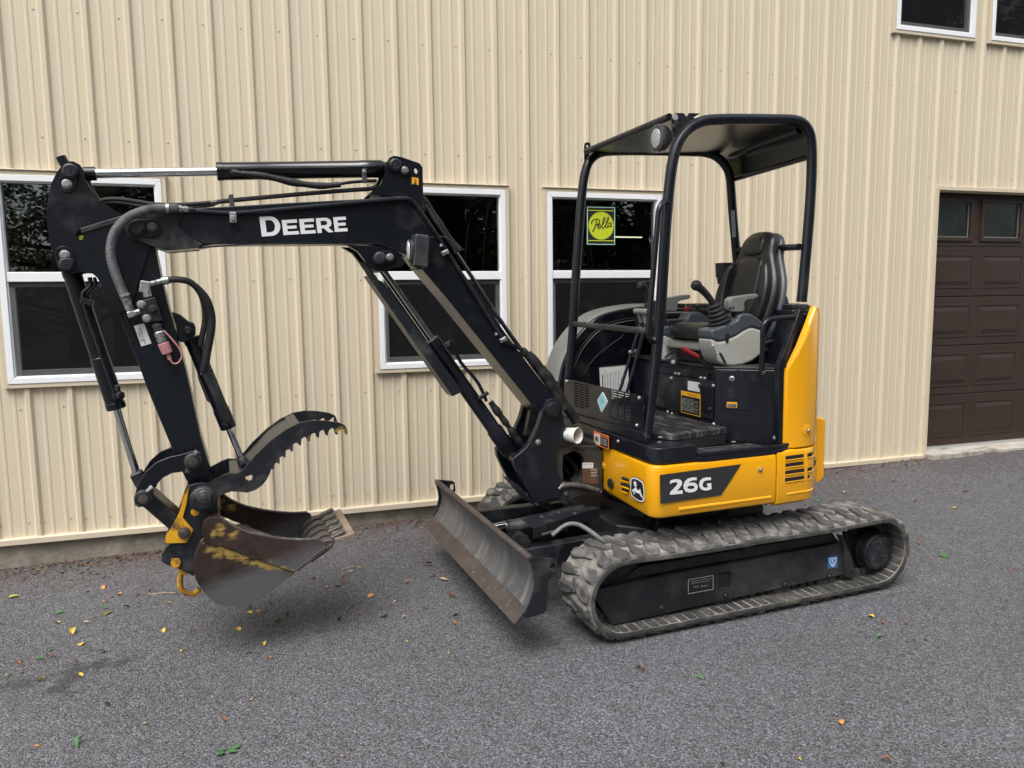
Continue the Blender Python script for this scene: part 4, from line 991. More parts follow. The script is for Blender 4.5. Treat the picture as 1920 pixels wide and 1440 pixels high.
# ribbed rubber floor mat
mat_fp = [(-.335, .42), (-.335, -.35), (-.30, -.47), (-.235, -.545), (-.215, -.560), (.10, -.512), (.112, -.50), (.112, .42)]
fm = G().xy(mat_fp, .873, .905).out('floor_mat', 'mat_rubber', exc, bevel=.004)
G().xy([(-.235, -.545), (-.215, -.560), (.098, -.512), (.10, -.48), (-.22, -.52)], .822, .872).out('mat_skirt', 'black_rubber', fm)
for i in range(19):
    x = -.315 + i * .0218; y0_ = -.345 if x < -.30 else (-.46 if x < -.255 else -.50)
    G().box(x, x + .012, y0_ + .01, .41, .9052, .9085).out('mat_rib', 'mat_rubber', fm, bevel=.0015, seg=1)
for q in ((48, 815), (36, 870)): bolt(Z(zU([q])[0], .906 if q[1] < 850 else .873), (0, 0, 1), .009, plat, 'zinc', .005)
# front band bolts and warning label below the grille
fb = Vector((-1, -.037, 0)).normalized()
for q in ((629, 1383),): bolt(X(zP([q])[0], -.424), (-1, 0, 0), .007, plat, 'zinc', .008)
def fplane(p, x): return X(p, x)
a = X(zP([(423, 1288)])[0], -.4225); b = X(zP([(550, 1325)])[0], -.4225); c = X(zP([(432, 1405)])[0], -.4225)
u_ = (b - a); u_.z = 0; wlb = u_.length; hlb = a.z - c.z
wl = fquad((a.x - .002, a.y, c.z - .004), (0, -1, 0), wlb, (0, 0, 1), hlb, 'warning_label', 'orange_print', plat, label='orange warning label with black text panels')
fquad((a.x - .0032, a.y - wlb * .06, c.z + .004), (0, -1, 0), wlb * .36, (0, 0, 1), hlb * .72, 'label_picture', 'white_label', plat)
for k in range(5): fquad((a.x - .0044, a.y - wlb * (.12 + .05 * k), c.z + .014 + .006 * (k % 3)), (0, -1, 0), wlb * .03, (0, 0, 1), hlb * .35, 'label_mark', 'ink', plat)
fquad((a.x - .0032, a.y - wlb * .46, c.z + .004), (0, -1, 0), wlb * .49, (0, 0, 1), hlb * .66, 'label_panel', 'ink', plat)
text('WARNING', 'label_text', 'ink', plat, (a.x - .0034, a.y - wlb * .48, c.z + hlb * .76), (0, -1, 0), (0, 0, 1), wlb * .42, .009)
for k, s_ in enumerate(('KEEP CLEAR', 'OF MACHINE', 'SWING AREA')): text(s_, 'label_text', 'white_label', plat, (a.x - .0044, a.y - wlb * .49, c.z + hlb * (.52 - .17 * k)), (0, -1, 0), (0, 0, 1), wlb * .40, .008)
# ------------------------------------------------------------------ seat riser
rp = [(.12, .46), (.12, -.39), (.128, -.400), (.268, -.545), (.285, -.556), (.335, -.60), (.50, -.60), (.50, .46)]
rs = G().xy(rp, .813, 1.195).out('seat_riser', 'black_paint', exc, bevel=.006)
G().xy([(.112, .45), (.112, -.385), (.16, -.42), (.262, -.530), (.335, -.59), (.48, -.59), (.48, .45)], 1.1955, 1.206).out('riser_top', 'black_worn', rs, bevel=.003)
# front service panel with bolts
G().yz([(-.375, .925), (.19, .925), (.19, 1.125), (-.375, 1.125)], .119, .113).out('service_panel', 'black_worn', rs, bevel=.003)
G().yz([(-.37, .96), (-.17, .96), (-.17, 1.10), (-.37, 1.10)], .1125, .1085).out('access_lid', 'black_paint', rs, bevel=.003)
for q in ((170, 170), (628, 253), (634, 672), (178, 560), (133, 538)): bolt(X(zU([q])[0], .113), (-1, 0, 0), .0085, rs, 'zinc', .009)
for q in ((215, 118), (252, 123), (492, 166), (535, 174)): bolt(X(zU([q])[0], .108), (-1, 0, 0), .0075, rs, 'zinc', .009)
for q in ((490, 252), (592, 505)): bolt(X(zU([q])[0], .112), (-1, 0, 0), .012, rs, 'black_rubber', .012, 'rubber_stop')
G().yz([(-.34, 1.133), (.12, 1.133), (.12, 1.168), (-.34, 1.168)], .119, .109).out('hinge_rail', 'black_paint', rs, bevel=.003)
def rlabel(q0, q1, q2, m, name, lift=.0015, lab=None):
    a, b, c = [X(q, .1080) for q in zU([q0, q1, q2])]
    w_ = abs(a.y - b.y); h_ = abs(a.z - c.z)
    fquad((.1085 - lift, a.y, a.z - h_), (0, -1, 0), w_, (0, 0, 1), h_, name, m, rs, label=lab); return a, w_, h_
rlabel((350, 196), (482, 222), (352, 298), 'white_label', 'white_label')
a, w_, h_ = rlabel((277, 303), (488, 340), (280, 542), 'amber_print', 'caution_label', lab='amber bordered caution label')
fquad((.1062, a.y - .005, a.z - h_ + .005), (0, -1, 0), w_ - .010, (0, 0, 1), h_ - .030, 'label_panel', 'ink', rs)
text('CAUTION', 'label_text', 'ink', rs, (.1066, a.y - w_ * .34, a.z - .020), (0, -1, 0), (0, 0, 1), w_ * .45, .011)
for k in range(11):
    s_ = ['Read the operator manual', 'Check clear all round', 'Sound horn before moving', 'Fasten seat belt', 'Keep riders off', 'Avoid power lines', 'Keep away from edges', 'Lower tools to ground', 'Stop engine', 'Lock levers', 'Remove key'][k]
    text(s_, 'label_text', 'white_label', rs, (.1050, a.y - .009, a.z - .042 - k * (h_ - .050) / 11), (0, -1, 0), (0, 0, 1), (w_ - .02) * (.95 if k % 3 else .72), .0045)
# chamfer face details (key lock, hatch outline, small label)
cd_ = Vector((.140, -.145, 0)).normalized(); cn = Vector((-cd_.y * -1, 0, 0)); cn = Vector((cd_.y, -cd_.x, 0)).normalized()
if cn.y > 0: cn = -cn
def ch(p, lift=0):
    P0 = Vector((.128, -.400, 0)) + cn * lift; o = MO + EX * P0.x + EY * P0.y; nw = EX * cn.x + EY * cn.y; return loc(hit(p, nw, nw.dot(o)))
L = [ch(q, .001) for q in zU([(700, 90), (915, 78), (1025, 245), (1025, 520), (720, 500)])]; o0 = L[0]
G().ext([[((q - o0).dot(cd_), (q - o0).z) for q in L]], lambda s_, t_: o0 + cd_ * s_ + Vector((0, 0, t_)), cn * .004).out('hatch', 'black_paint', rs, bevel=.002)
q = ch(zU([(828, 175)])[0], .005); G().lathe(q, q + cn * .006, [(0, .014), (.004, .014), (.006, .011)], 20).out('key_lock', 'zinc', rs)
q = ch(zU([(828, 175)])[0], .012); G().lathe(q, q + cn * .002, [(0, .006), (.002, .005)], 12).out('key_slot', 'ink', rs)
a = ch(zU([(772, 490)])[0], .0052); fquad(a, cd_, .052, (0, 0, 1), .030, 'small_label', 'amber_print', rs, nrm=cn)
fquad(a + cd_ * .004 + Vector((0, 0, .003)) + cn * .0012, cd_, .044, (0, 0, 1), .018, 'label_panel', 'ink', rs, nrm=cn)
for k in range(3): text(['Fuel lock', 'keep closed', 'when parked'][k], 'label_text', 'white_label', rs, a + cd_ * .007 + Vector((0, 0, .015 - k * .005)) + cn * .0024, cd_, (0, 0, 1), .036, .0035)
a = ch(zU([(778, 398)])[0], .0052); fquad(a, cd_, .034, (0, 0, 1), .056, 'faded_sticker', 'black_worn', rs, nrm=cn)
G().xy([(.338, -.603), (.338, -.615), (.48, -.618), (.48, -.603)], .83, 1.19).out('riser_side', 'black_paint', rs, bevel=.003)
bolt(Y(zU([(1298, 820)])[0], -.62), (0, -1, 0), .011, rs, 'zinc', .010); bolt(Y(zU([(1162, 98)])[0], -.60), (0, -1, 0), .012, rs, 'zinc', .010)
# ------------------------------------------------------------------ right-hand side cover (domed)
Lr = [(-.385, .87), (-.382, 1.07), (-.350, 1.19), (-.28, 1.315), (-.165, 1.425), (-.04, 1.478), (.18, 1.507), (.45, 1.505), (.55, 1.48), (.55, .87)]
Lr2 = spline([Vector((a, b, 0)) for a, b in Lr[1:8]], 5)
Lr2 = [(-.385, .87)] + [(q.x, q.y) for q in Lr2] + [(.55, 1.48), (.55, .87)]
rcov = G().xz(Lr2, .47, .70).out('tank_cover', 'black_gloss', exc, bevel=.012, seg=3)
top = [(x, z) for x, z in Lr2[1:-2]]; inn = [(x + .012, z - .014) for x, z in top][::-1]
G().xz(top + inn, .50, .69).out('crown_highlight', 'grey_blue', rcov) if False else None
g = G(); v = []; n = len(top)
for i, (x, z) in enumerate(top):
    a = Vector(top[max(0, i - 1)]); b = Vector(top[min(n - 1, i + 1)]); t = (b - a).normalized(); nn = Vector((-t.y, t.x))
    for y, o in ((.488, .002), (.500, .012), (.53, .018), (.66, .018), (.685, .010), (.69, .002)): v.append((x + nn.x * o, y, z + nn.y * o))
f = [(i * 6 + j, i * 6 + j + 1, (i + 1) * 6 + j + 1, (i + 1) * 6 + j) for i in range(n - 1) for j in range(5)]
g.add(v, f); g.out('crown_highlight', 'grey_plastic', rcov, ang=50)  # grey stands for the glossy black top's highlight, put into the colour
for k, (d, r_) in enumerate(((.060, .004), (.075, .0025))):
    P = []
    for i, (x, z) in enumerate(top[2:26]):
        i += 2; a = Vector(top[i - 1]); b = Vector(top[min(n - 1, i + 1)]); t = (b - a).normalized(); nn = Vector((-t.y, t.x)); P.append((x - nn.x * d, .468, z - nn.y * d))
    G().tube(P, r_, 6).out('seal_strip', 'black_rubber' if k == 0 else 'grey_plastic', rcov)
P = [Y(q, .468) for q in zs(9.143, 1030, 560)([(600, 1270), (710, 1100), (850, 945), (1000, 830), (1120, 740), (1230, 670), (1265, 610)])]
hose(P, .003, rcov, 'black_rubber', 'panel_crease', 4)
# hanging instruction sheet
a = Y(zP([(467, 758)])[0], .40); b = Y(zP([(685, 738)])[0], .40); c = Y(zP([(485, 895)])[0], .40)
sh_ = G().xz([(a.x, a.z), (b.x + .02, b.z), (b.x + .03, b.z - .20), (a.x + .01, a.z - .20)], .402, .400).out('instruction_sheet', 'white_label', rcov, label='white instruction sheet turned on its side')
G().xz([(a.x - .005, a.z + .004), (b.x + .025, b.z + .005), (b.x + .025, b.z), (a.x - .005, a.z - .001)], .404, .398).out('sheet_frame', 'black_plastic', rcov)
rnd = random.Random(2)
for k in range(9):
    x = a.x + .018 + k * .0185; G().xz([(x, a.z - .02 - rnd.random() * .03), (x + (.006 if k == 0 else .0022), a.z - .02 - rnd.random() * .03), (x + (.008 if k == 0 else .004), a.z - .17), (x + .002, a.z - .17)], .3995, .3988).out('sheet_print', 'ink', rcov, flat=True)
# ================================================================== BOOM, ARM, BUCKET, THUMB
yb = -.10
# --- boom -----------------------------------------------------------
up = [(232, 424), (229, 418), (240, 407), (270, 395), (320, 391), (362, 390), (442, 386), (540, 380), (680, 373), (745, 367), (765, 368), (781, 378), (797, 400), (830, 456), (900, 556), (959, 640), (1000, 694), (1040, 745), (1052, 762), (1047, 780), (1034, 788), (1018, 783), (1010, 775),
      (960, 712), (900, 637), (840, 562), (790, 503), (775, 485), (745, 470), (720, 461), (690, 456), (480, 457), (400, 458), (372, 464), (312, 469), (275, 457), (242, 445)]
boom_xz = Yxz(up, yb)
boom = G().xz(boom_xz, -.10, .10).out('boom', 'black_paint', exc, bevel=.005)
# nose cheek plates and rear lobe
ck = Yxz([(229, 420), (240, 407), (270, 395), (320, 391), (352, 392), (338, 410), (334, 425), (348, 440), (380, 458), (372, 465), (312, 470), (275, 458), (242, 446)], -.106)
for a, b in ((-.112, -.1005), (.1005, .112)): G().xz(ck, a, b).out('nose_plate', 'black_worn', boom, bevel=.003)
lobe = Yxz([(650, 459), (720, 462), (748, 474), (762, 492), (752, 499), (735, 503), (724, 509), (705, 509), (694, 502), (684, 488), (672, 472)], -.10)
for a, b in ((-.098, -.060), (.060, .098)): G().xz(lobe, a, b).out('cylinder_lug', 'black_paint', boom, bevel=.003)
ear = Yxz([(692, 366), (712, 347), (721, 328), (724, 307), (730, 296), (738, 293), (750, 295), (785, 307), (791, 315), (792, 365), (797, 398), (785, 384), (765, 370), (745, 368)], -.075)
hol = [(q[0], q[1]) for q in Yxz([(779.5 + 4.5 * math.cos(t * .7854), 321 + 6 * math.sin(t * .7854)) for t in range(8)], -.075)]
for a, b in ((-.090, -.062), (.062, .090)): G().xz(ear, a, b, [hol]).out('ear_plate', 'black_paint', boom)
eb = Yxz([(720, 345), (760, 340), (785, 345), (792, 372), (780, 378), (745, 366), (700, 366)], -.075)
G().xz(eb, -.061, .061).out('ear_web', 'black_paint', boom)
# flange beads
for L, y in (([(372, 465), (480, 457.5), (690, 457), (712, 458), (735, 466), (757, 482)], -.1005),):
    G().tube([Y(q, y) for q in L], .0035, 6, sub=3).out('flange_bead', 'black_paint', boom)
G().tube([Y(q, -.1005) for q in [(333, 424), (340, 412), (356, 399)]] , .003, 6, sub=3).out('weld_bead', 'black_paint', boom)
G().tube([Y(q, -.1005) for q in [(334, 426), (348, 438), (372, 450), (388, 456)]] , .003, 6, sub=3).out('weld_bead', 'black_paint', boom)
# pins
def yp(p, y): q = Y(p, y); return (q.x, q.z)
c = yp((256, 428), -.112); capsule_plate(c, yp((286, 428), -.112), .036, -.1125, -.120, boom); pin(c, -.120, -.142, .0335, boom)
bolt((yp((285, 426), -.12)[0], -.120, yp((285, 426), -.12)[1]), (0, -1, 0), .015, boom, 'dark_zinc', .014)
c = yp((740, 310), -.09); capsule_plate(c, yp((759, 319), -.09), .030, -.0905, -.098, boom); pin(c, -.098, -.120, .030, boom)
bolt((yp((759, 319), -.098)[0], -.098, yp((759, 319), -.098)[1]), (0, -1, 0), .013, boom, 'zinc', .013)
c = yp((711, 484), -.10); capsule_plate(c, yp((731, 482), -.10), .029, -.0985, -.106, boom); pin(c, -.106, -.126, .030, boom)
bolt((yp((731, 482), -.106)[0], -.106, yp((731, 482), -.106)[1]), (0, -1, 0), .013, boom, 'zinc', .013)
# lifting sticker
P = Yl([(772, 332), (785, 334), (785, 347), (772, 345)], -.091)
G().xz([(q.x, q.z) for q in P], -.0905, -.0915).out('lift_sticker', 'amber_print', boom, label='small yellow lifting point sticker')
a = P[3]; G().tube([Y(q, -.0925) for q in [(778, 336), (780, 340), (776, 344), (781, 345)]], .0022, 5).out('sticker_mark', 'ink', boom)
# lettering: each capital drawn as its own outline
TL, TR, BL = Y((486, 406.5), -.1005), Y((650, 404.5), -.1005), Y((491, 443.5), -.1005)
TLr = Y((651.5, 434), -.1005)
ux = (TR - TL); uy = (TL - BL)
slope = (Y((652, 433.5), -.1005) - BL)
def glyph(loops, x0, x1, hh):
    """unit outlines placed on the boom side; x along the word, height fraction hh"""
    def fn(a, b):
        u = x0 + (x1 - x0) * a; return BL + slope * u + uy * (b * hh) + Vector((0, -.0006 - (BL.y + .1005), 0))
    G().ext(loops, lambda a, b: (fn(a, b).x, -.1008, fn(a, b).z), (0, -.0009, 0)).out('lettering', 'white_print', boom, flat=True)
def Dg(x0, x1, hh):
    w = .27
    o = [(0, 0), (.50, 0)] + [(.50 + .50 * math.sin(RAD(t)), .5 - .5 * math.cos(RAD(t))) for t in range(15, 180, 15)] + [(.50, 1), (0, 1)]
    i = [(w, .19), (.48, .19)] + [(.48 + .25 * math.sin(RAD(t)), .5 - .31 * math.cos(RAD(t))) for t in range(15, 180, 15)] + [(.48, .81), (w, .81)]
    glyph([o, i[::-1]], x0, x1, hh)
def Eg(x0, x1, hh): glyph([[(0, 0), (1, 0), (1, .22), (.30, .22), (.30, .40), (.90, .40), (.90, .60), (.30, .60), (.30, .78), (.97, .78), (.97, 1), (0, 1)]], x0, x1, hh)
def Rg(x0, x1, hh):
    o = [(0, 0), (.27, 0), (.27, .30), (.42, .30), (.68, 0), (1.0, 0), (.72, .33), (.88, .44), (.94, .64), (.88, .85), (.72, .97), (.55, 1), (0, 1)]
    i = [(.27, .50), (.27, .80), (.54, .80), (.65, .74), (.67, .65), (.64, .55), (.54, .50)]
    glyph([o, i[::1]], x0, x1, hh)
Dg(.0, .222, 1.0); Eg(.245, .425, .77); Eg(.445, .620, .77); Rg(.640, .830, .77); Eg(.845, 1.0, .77)
# side pipe with clamps
pl = [Y(q, y) for q, y in (((368, 396), -.112), ((400, 398), -.112), ((430, 399.5), -.112), ((470, 397.5), -.112), ((600, 386), -.112), ((720, 375), -.112), ((757, 372.5), -.112), ((772, 376), -.112), ((790, 398), -.112), ((830, 458), -.112), ((900, 570), -.112), ((935, 626), -.112), ((950, 643), -.110), ((968, 650), -.105), ((980, 658), -.10))]
G().tube(pl, .0095, 10, sub=4).out('boom_pipe', 'black_paint', boom)
def clamp(p, ang, y, par, w=.036, h=.022):
    c = Y(p, y); t = RAD(ang); ax = Vector((math.cos(t), 0, math.sin(t))); az = Vector((-math.sin(t), 0, math.cos(t)))
    G().obox(c, ax, Vector((0, 1, 0)), az, w / 2, .013, h / 2).out('pipe_clamp', 'zinc', par, bevel=.003)
    bolt(c + Vector((0, -.013, 0)) - az * (h * .0), (0, -1, 0), .007, par, 'zinc', .008)
clamp((437, 408), 90, -.118, boom, .046, .028); clamp((834, 474), 24, -.118, boom); clamp((943, 637), 24, -.118, boom)
bolt(Y((437, 411), -.131), (0, -1, 0), .007, boom)
for d in ((828, 462), (931, 628)): bolt(Y(d, -.112), (-.3, 0, 1), .008, boom, 'zinc', .012)
# pipes and hoses over the top and behind the boom
g = G()
for i, (dy, dz) in enumerate(((-.03, 0), (.03, .004))):
    P = [Y((x, y_ - dz * 400), dy) for x, y_ in ((402, 380), (440, 376), (560, 365), (660, 357), (692, 355), (706, 350))]
    G().tube(P, .0085, 10, sub=3).out('top_pipe', 'black_paint', boom)
hose([Y(q, -.02) for q in [(402, 379), (370, 382), (330, 384), (290, 383), (262, 379), (228, 374), (200, 374), (180, 380)]], .0095, boom, 'black_rubber', 'arm_hose')
hose([Y(q, .03) for q in [(402, 383), (360, 388), (300, 391), (262, 387), (232, 381), (200, 380), (180, 386)]], .0095, boom, 'black_rubber', 'arm_hose')
G().obox(Y((434, 378), 0), Vector((1, 0, .06)).normalized(), Vector((0, 1, 0)), Vector((-.06, 0, 1)).normalized(), .010, .045, .026).out('pipe_clamp', 'dark_zinc', boom, bevel=.003)
bolt(Y((434, 369), -.02), (0, 0, 1), .008, boom, 'dark_zinc', .012)
for p_, q_ in (((395, 381), (407, 379.5)),): G().cyl(Y(p_, -.03), Y(q_, -.03), .012, 6).out('hose_fitting', 'dark_zinc', boom)
for k, y in enumerate((-.06, -.02, .03, .07)):
    P = [Y(q, y) for q in [(797, 385 - k), (826, 432 - k), (865, 490 - k), (930, 590 - k), (985, 668 - k), (1030, 728)]]
    G().tube(P, .0085, 8, sub=3).out('rear_pipe', 'black_paint', boom)
hose([Y(q, .0) for q in [(790, 372), (803, 388), (820, 415), (840, 445), (860, 470)]], .022, boom, 'black_rubber', 'hose_sleeve', 5, lambda i, n: .020 + .002 * math.sin(i * .7))
rs1 = random.Random(4); wob = [.0024 * math.sin(i * .9) + .0016 * math.sin(i * .37 + 1) + rs1.uniform(-.0007, .0007) for i in range(200)]
hose([Y(q, -.085) for q in [(978, 657), (992, 670), (1008, 690), (1022, 708), (1034, 728), (1046, 748), (1056, 766)]], .02, boom, 'black_rubber', 'hose_sleeve', 6, lambda i, n: .020 + wob[i], 12)
hose([Y(q, .0) for q in [(990, 664), (1010, 686), (1030, 712), (1048, 740), (1064, 765), (1080, 790)]], .02, boom, 'black_rubber', 'hose_sleeve', 6, lambda i, n: .026 + wob[i + 40], 12)
# work light on its bracket
bx = G()
A = Yl([(779, 437.5), (806, 441), (803, 502), (775, 499)], -.205)
bx.add([*A, *[q + Vector((0, .085, 0)) for q in A]], [(0, 1, 2, 3), (7, 6, 5, 4), (0, 4, 5, 1), (1, 5, 6, 2), (2, 6, 7, 3), (3, 7, 4, 0)])
lc = bx.out('work_light', 'lamp_case', exc, bevel=.010, seg=3, label='square boom work light facing the bucket')
fc = (A[0] + A[3]) / 2 + Vector((0, .0425, 0)); dx = Vector((-1, -.18, .0)).normalized()
G().yz([(p[0], p[1]) for p in smooth2([(fc.y - .036, fc.z + .030), (fc.y + .030, fc.z + .050), (fc.y + .036, fc.z), (fc.y + .028, fc.z - .052), (fc.y - .03, fc.z - .045)], 4)], fc.x - .016, fc.x + .004).out('lamp_rim', 'lamp_case', lc, bevel=.005)
G().lathe((fc.x - .015, fc.y - .004, fc.z), (fc.x - .042, fc.y - .004, fc.z), [(0, .029), (.004, .027), (.007, .018), (.0085, .004)], 24).out('lens', 'lens', lc)
lq = lc.children[-1]; lq.data.transform(Matrix.Translation((0, 0, fc.z)) @ Matrix.Diagonal((1, .92, 1.55, 1)) @ Matrix.Translation((0, 0, -fc.z)))
hose([Y(q, -.10) for q in [(806, 446), (826, 444), (840, 448), (850, 460), (852, 474)]], .004, lc, 'black_rubber', 'cable')
G().box(A[2].x - .06, A[2].x - .02, -.20, -.10, A[2].z - .006, A[2].z + .0).out('bracket', 'black_paint', lc)
# --- arm cylinder (on top of the boom) -------------------------------
R0, R1 = Y((133, 323), 0) , Y((740, 312), 0)
ac = G().cyl(Y((178, 325.5), 0), Y((408, 321.5), 0), .0200, 24).out('arm_cylinder', 'chrome', exc, label='arm cylinder with long chrome rod')
a = Y((406, 321.5), 0); b = Y((722, 316.5), 0); Lc = (b - a).length
G().lathe(a, b, [(0, .036), (.003, .0415), (.028, .0415), (.030, .0395), (.20, .0395), (Lc * .84, .0395), (Lc * .845, .0415), (Lc - .02, .0415), (Lc, .032)], 32).out('barrel', 'black_gloss', ac)
G().lathe(Y((156, 326), 0), Y((180, 325.5), 0), [(0, .026), (.004, .029), ((Y((180, 325.5), 0) - Y((156, 326), 0)).length, .029)], 24).out('rod_collar', 'black_paint', ac)
q = Y((437, 322), -.0395); G().cyl(q, q + Vector((0, -.022, 0)), .014, 16).out('port_boss', 'black_worn', ac)
w2 = [.0016 * math.sin(i * .5) + .001 * math.sin(i * .21 + 2) + rs1.uniform(-.0005, .0005) for i in range(200)]
hose([Y(p, y) for p, y in (((436, 322), -.06), ((452, 325), -.07), ((480, 328), -.07), ((510, 333), -.065), ((545, 341), -.06), ((575, 346), -.055), ((605, 348.5), -.05), ((638, 346), -.05))], .015, ac, 'black_rubber', 'hose_sleeve', 7, lambda i, n: (.0105 if i < 8 else .0150) + w2[i], 12)
hose([Y(p, -.05) for p in [(632, 346), (655, 342), (680, 340), (706, 338)]], .0075, ac, 'black_paint', 'port_pipe')
G().obox(Y((683, 330), -.05), Vector((1, 0, 0)), Vector((0, 1, 0)), Vector((0, 0, 1)), .010, .012, .032).out('pipe_clamp', 'dark_zinc', ac, bevel=.003); bolt(Y((683, 322), -.062), (0, -1, 0), .007, ac)
# --- arm --------------------------------------------------------------
armL = [(119, 306), (126, 303), (138, 303), (150, 309), (157, 320), (160, 335), (168, 350), (177, 364), (195, 382), (214, 394), (235, 405), (258, 398), (275, 402), (285, 420), (291, 465), (300, 510), (315, 570), (325, 610), (335, 645), (349, 697), (360, 745), (376, 818), (391, 868), (396, 900), (392, 925), (384, 935), (372, 935), (360, 920), (346, 895), (325, 848), (300, 788), (280, 740), (267, 705), (255, 672), (240, 635), (222, 590), (214, 577), (205, 565), (195, 540), (182, 520), (175, 514), (167, 511), (152, 510), (142, 512), (130, 516), (119, 512), (107, 492), (95, 460), (89, 425), (88, 395), (92, 367), (98, 342), (105, 327)]
ya = -.085
arm_xz = Yxz(armL, ya)
topL = Yxz([(119, 306), (126, 303), (138, 303), (150, 309), (157, 320), (160, 335), (168, 350), (177, 364), (195, 382), (214, 394), (235, 405), (262, 402), (280, 420), (285, 450), (250, 560), (222, 590), (214, 577), (205, 565), (195, 540), (182, 520), (175, 514), (167, 511), (152, 510), (142, 512), (130, 516), (119, 512), (107, 492), (95, 460), (89, 425), (88, 395), (92, 367), (98, 342), (105, 327)], ya)
boxL = Yxz([(150, 435), (190, 405), (235, 405), (258, 398), (275, 402), (285, 420), (291, 465), (300, 510), (315, 570), (325, 610), (335, 645), (349, 697), (360, 745), (376, 818), (391, 868), (396, 900), (392, 925), (384, 935), (372, 935), (360, 920), (346, 895), (325, 848), (300, 788), (280, 740), (267, 705), (255, 672), (240, 635), (222, 590), (205, 556), (172, 500)], ya)
arm = G().xz(boxL, -.078, .078).out('arm', 'black_paint', exc, bevel=.004)
slot = Yxz([(150, 431), (157, 433), (158, 441), (157, 448), (150, 450), (145, 446), (143, 439), (145, 433)], ya)
for a, b, hs_ in ((-.092, -.074, [slot]), (.074, .092, [])): G().xz(topL, a, b, hs_).out('horn_plate', 'black_paint', arm, bevel=0 if hs_ else .003)
G().xz(Yxz([(140, 420), (170, 420), (170, 462), (140, 462)], .0), -.02, .0).out('slot_back', 'void_black', arm)
for j, z in enumerate((443, 448)): G().xz(Yxz([(148, z), (157, z - 1), (157, z + 2), (148, z + 3)], -.07), -.0795, -.0785).out('slot_mark', 'sign_lime', arm)
# rib bar and weld on the horn
g = G(); a, b = Y((152, 433), -.094), Y((238, 407), -.094); g.obox((a + b) / 2, (b - a).normalized(), Vector((0, 1, 0)), (b - a).normalized().cross(Vector((0, 1, 0))), (b - a).length / 2, .004, .011); g.out('guard_rib', 'black_worn', arm, bevel=.003)
for L in ([(160, 455), (185, 500), (222, 560), (250, 630)], [(205, 440), (240, 478), (290, 520), (318, 585)]):
    G().tube([Y(q, -.0925 if L[0][0] == 160 else -.0785) for q in L], .003, 6, sub=3).out('weld_bead', 'black_paint', arm)
c = yp((133, 322), -.092); capsule_plate(c, yp((126, 346), -.092), .032, -.0925, -.100, arm); pin(c, -.100, -.122, .031, arm)
q = yp((125.5, 345), -.10); bolt((q[0], -.100, q[1]), (0, -1, 0), .0145, arm, 'zinc', .014)
c = yp((126, 496), -.092); capsule_plate(c, yp((121, 477), -.092), .034, -.0925, -.100, arm); pin(c, -.100, -.122, .030, arm)
q = yp((121.5, 478), -.10); bolt((q[0], -.100, q[1]), (0, -1, 0), .0145, arm, 'zinc', .014)
q = Y((121, 308), -.04); G().cyl(q, q + Vector((-.012, 0, .030)), .020, 8).out('grease_cap', 'black_paint', arm)
# valve block
VB = Yxz([(256, 566), (291, 557), (305, 601), (270, 605)], -.13)
vb = G().xz(VB, -.140, -.093).out('valve_block', 'black_worn', arm, bevel=.003)
for p in ((265, 571), (275, 597)): bolt(Y(p, -.140), (0, -1, 0), .0125, vb, 'zinc', .008)
bolt(Y((287, 579), -.140), (0, -1, 0), .013, vb, 'black_rubber', .012, 'valve_plug')
def fit(p, q, r, m='zinc', n=6, y=-.116): 
    a, b = Y(p, y), Y(q, y); L_ = (b - a).length
    return G().lathe(a, b, [(0, r * .8), (L_ * .12, r), (L_ * .5, r), (L_ * .56, r * .82), (L_ * .62, r), (L_, r * .92)], n).out('hose_fitting', m, vb, ang=30)
G().obox(Y((272, 538), -.116), Vector((.97, 0, -.2)).normalized(), Vector((0, 1, 0)), Vector((.2, 0, .97)).normalized(), .021, .016, .026).out('elbow', 'zinc', vb, bevel=.006)
fit((277, 558), (274, 543), .019); fit((280, 533), (303, 527), .011)
fit((236, 562), (244, 582), .019); G().obox(Y((246, 589), -.116), Vector((1, 0, .3)).normalized(), Vector((0, 1, 0)), Vector((-.3, 0, 1)).normalized(), .015, .014, .014).out('elbow', 'zinc', vb, bevel=.005); fit((248, 588), (263, 584), .013)
fit((292, 606), (297, 620), .019, 'dark_zinc'); fit((298, 621), (305, 642), .021, 'zinc', 8)
a, b = Y((306, 643), -.116), Y((314, 662), -.116); G().lathe(a, b, [(0, .022), (.003, .024), ((b - a).length, .022)], 20).out('coupler_cap', 'pink_plastic', vb, label='faded red coupler cap')
a, b = Y((315, 662), -.116), Y((318.5, 674), -.116); G().cyl(a, b, .009, 12).out('cap_tab', 'pink_plastic', vb)
hose([Y(q, -.135) for q in [(306, 619), (317, 630), (330, 645), (337, 655), (341, 667), (337, 677), (330, 682), (323, 680), (319, 673)]], .0035, vb, 'pink_plastic', 'lanyard')
# ports label stuck on the arm
P = Yl([(251, 611), (270, 606), (284, 644), (265, 649.5)], -.079)
G().xz([(q.x, q.z) for q in P], -.0785, -.080).out('ports_label', 'white_label', arm, flat=True, label='white ports label upside down on the arm')
u_ = (P[0] - P[3]).normalized() * -1; v_ = (P[0] - P[1]).normalized() * -1
text('TYPE: D PORTS', 'label_text', 'ink', arm, P[2] + (P[3] - P[2]) * .42 + Vector((0, -.0012, 0)) - (P[2] - P[1]) * .05, (P[1] - P[2]), (P[3] - P[2]), (P[1] - P[2]).length * .80, .009)
text('US 97201', 'label_text', 'ink', arm, P[2] + (P[3] - P[2]) * .70 + Vector((0, -.0012, 0)) - (P[2] - P[1]) * .20, (P[1] - P[2]), (P[3] - P[2]), (P[1] - P[2]).length * .5, .008)
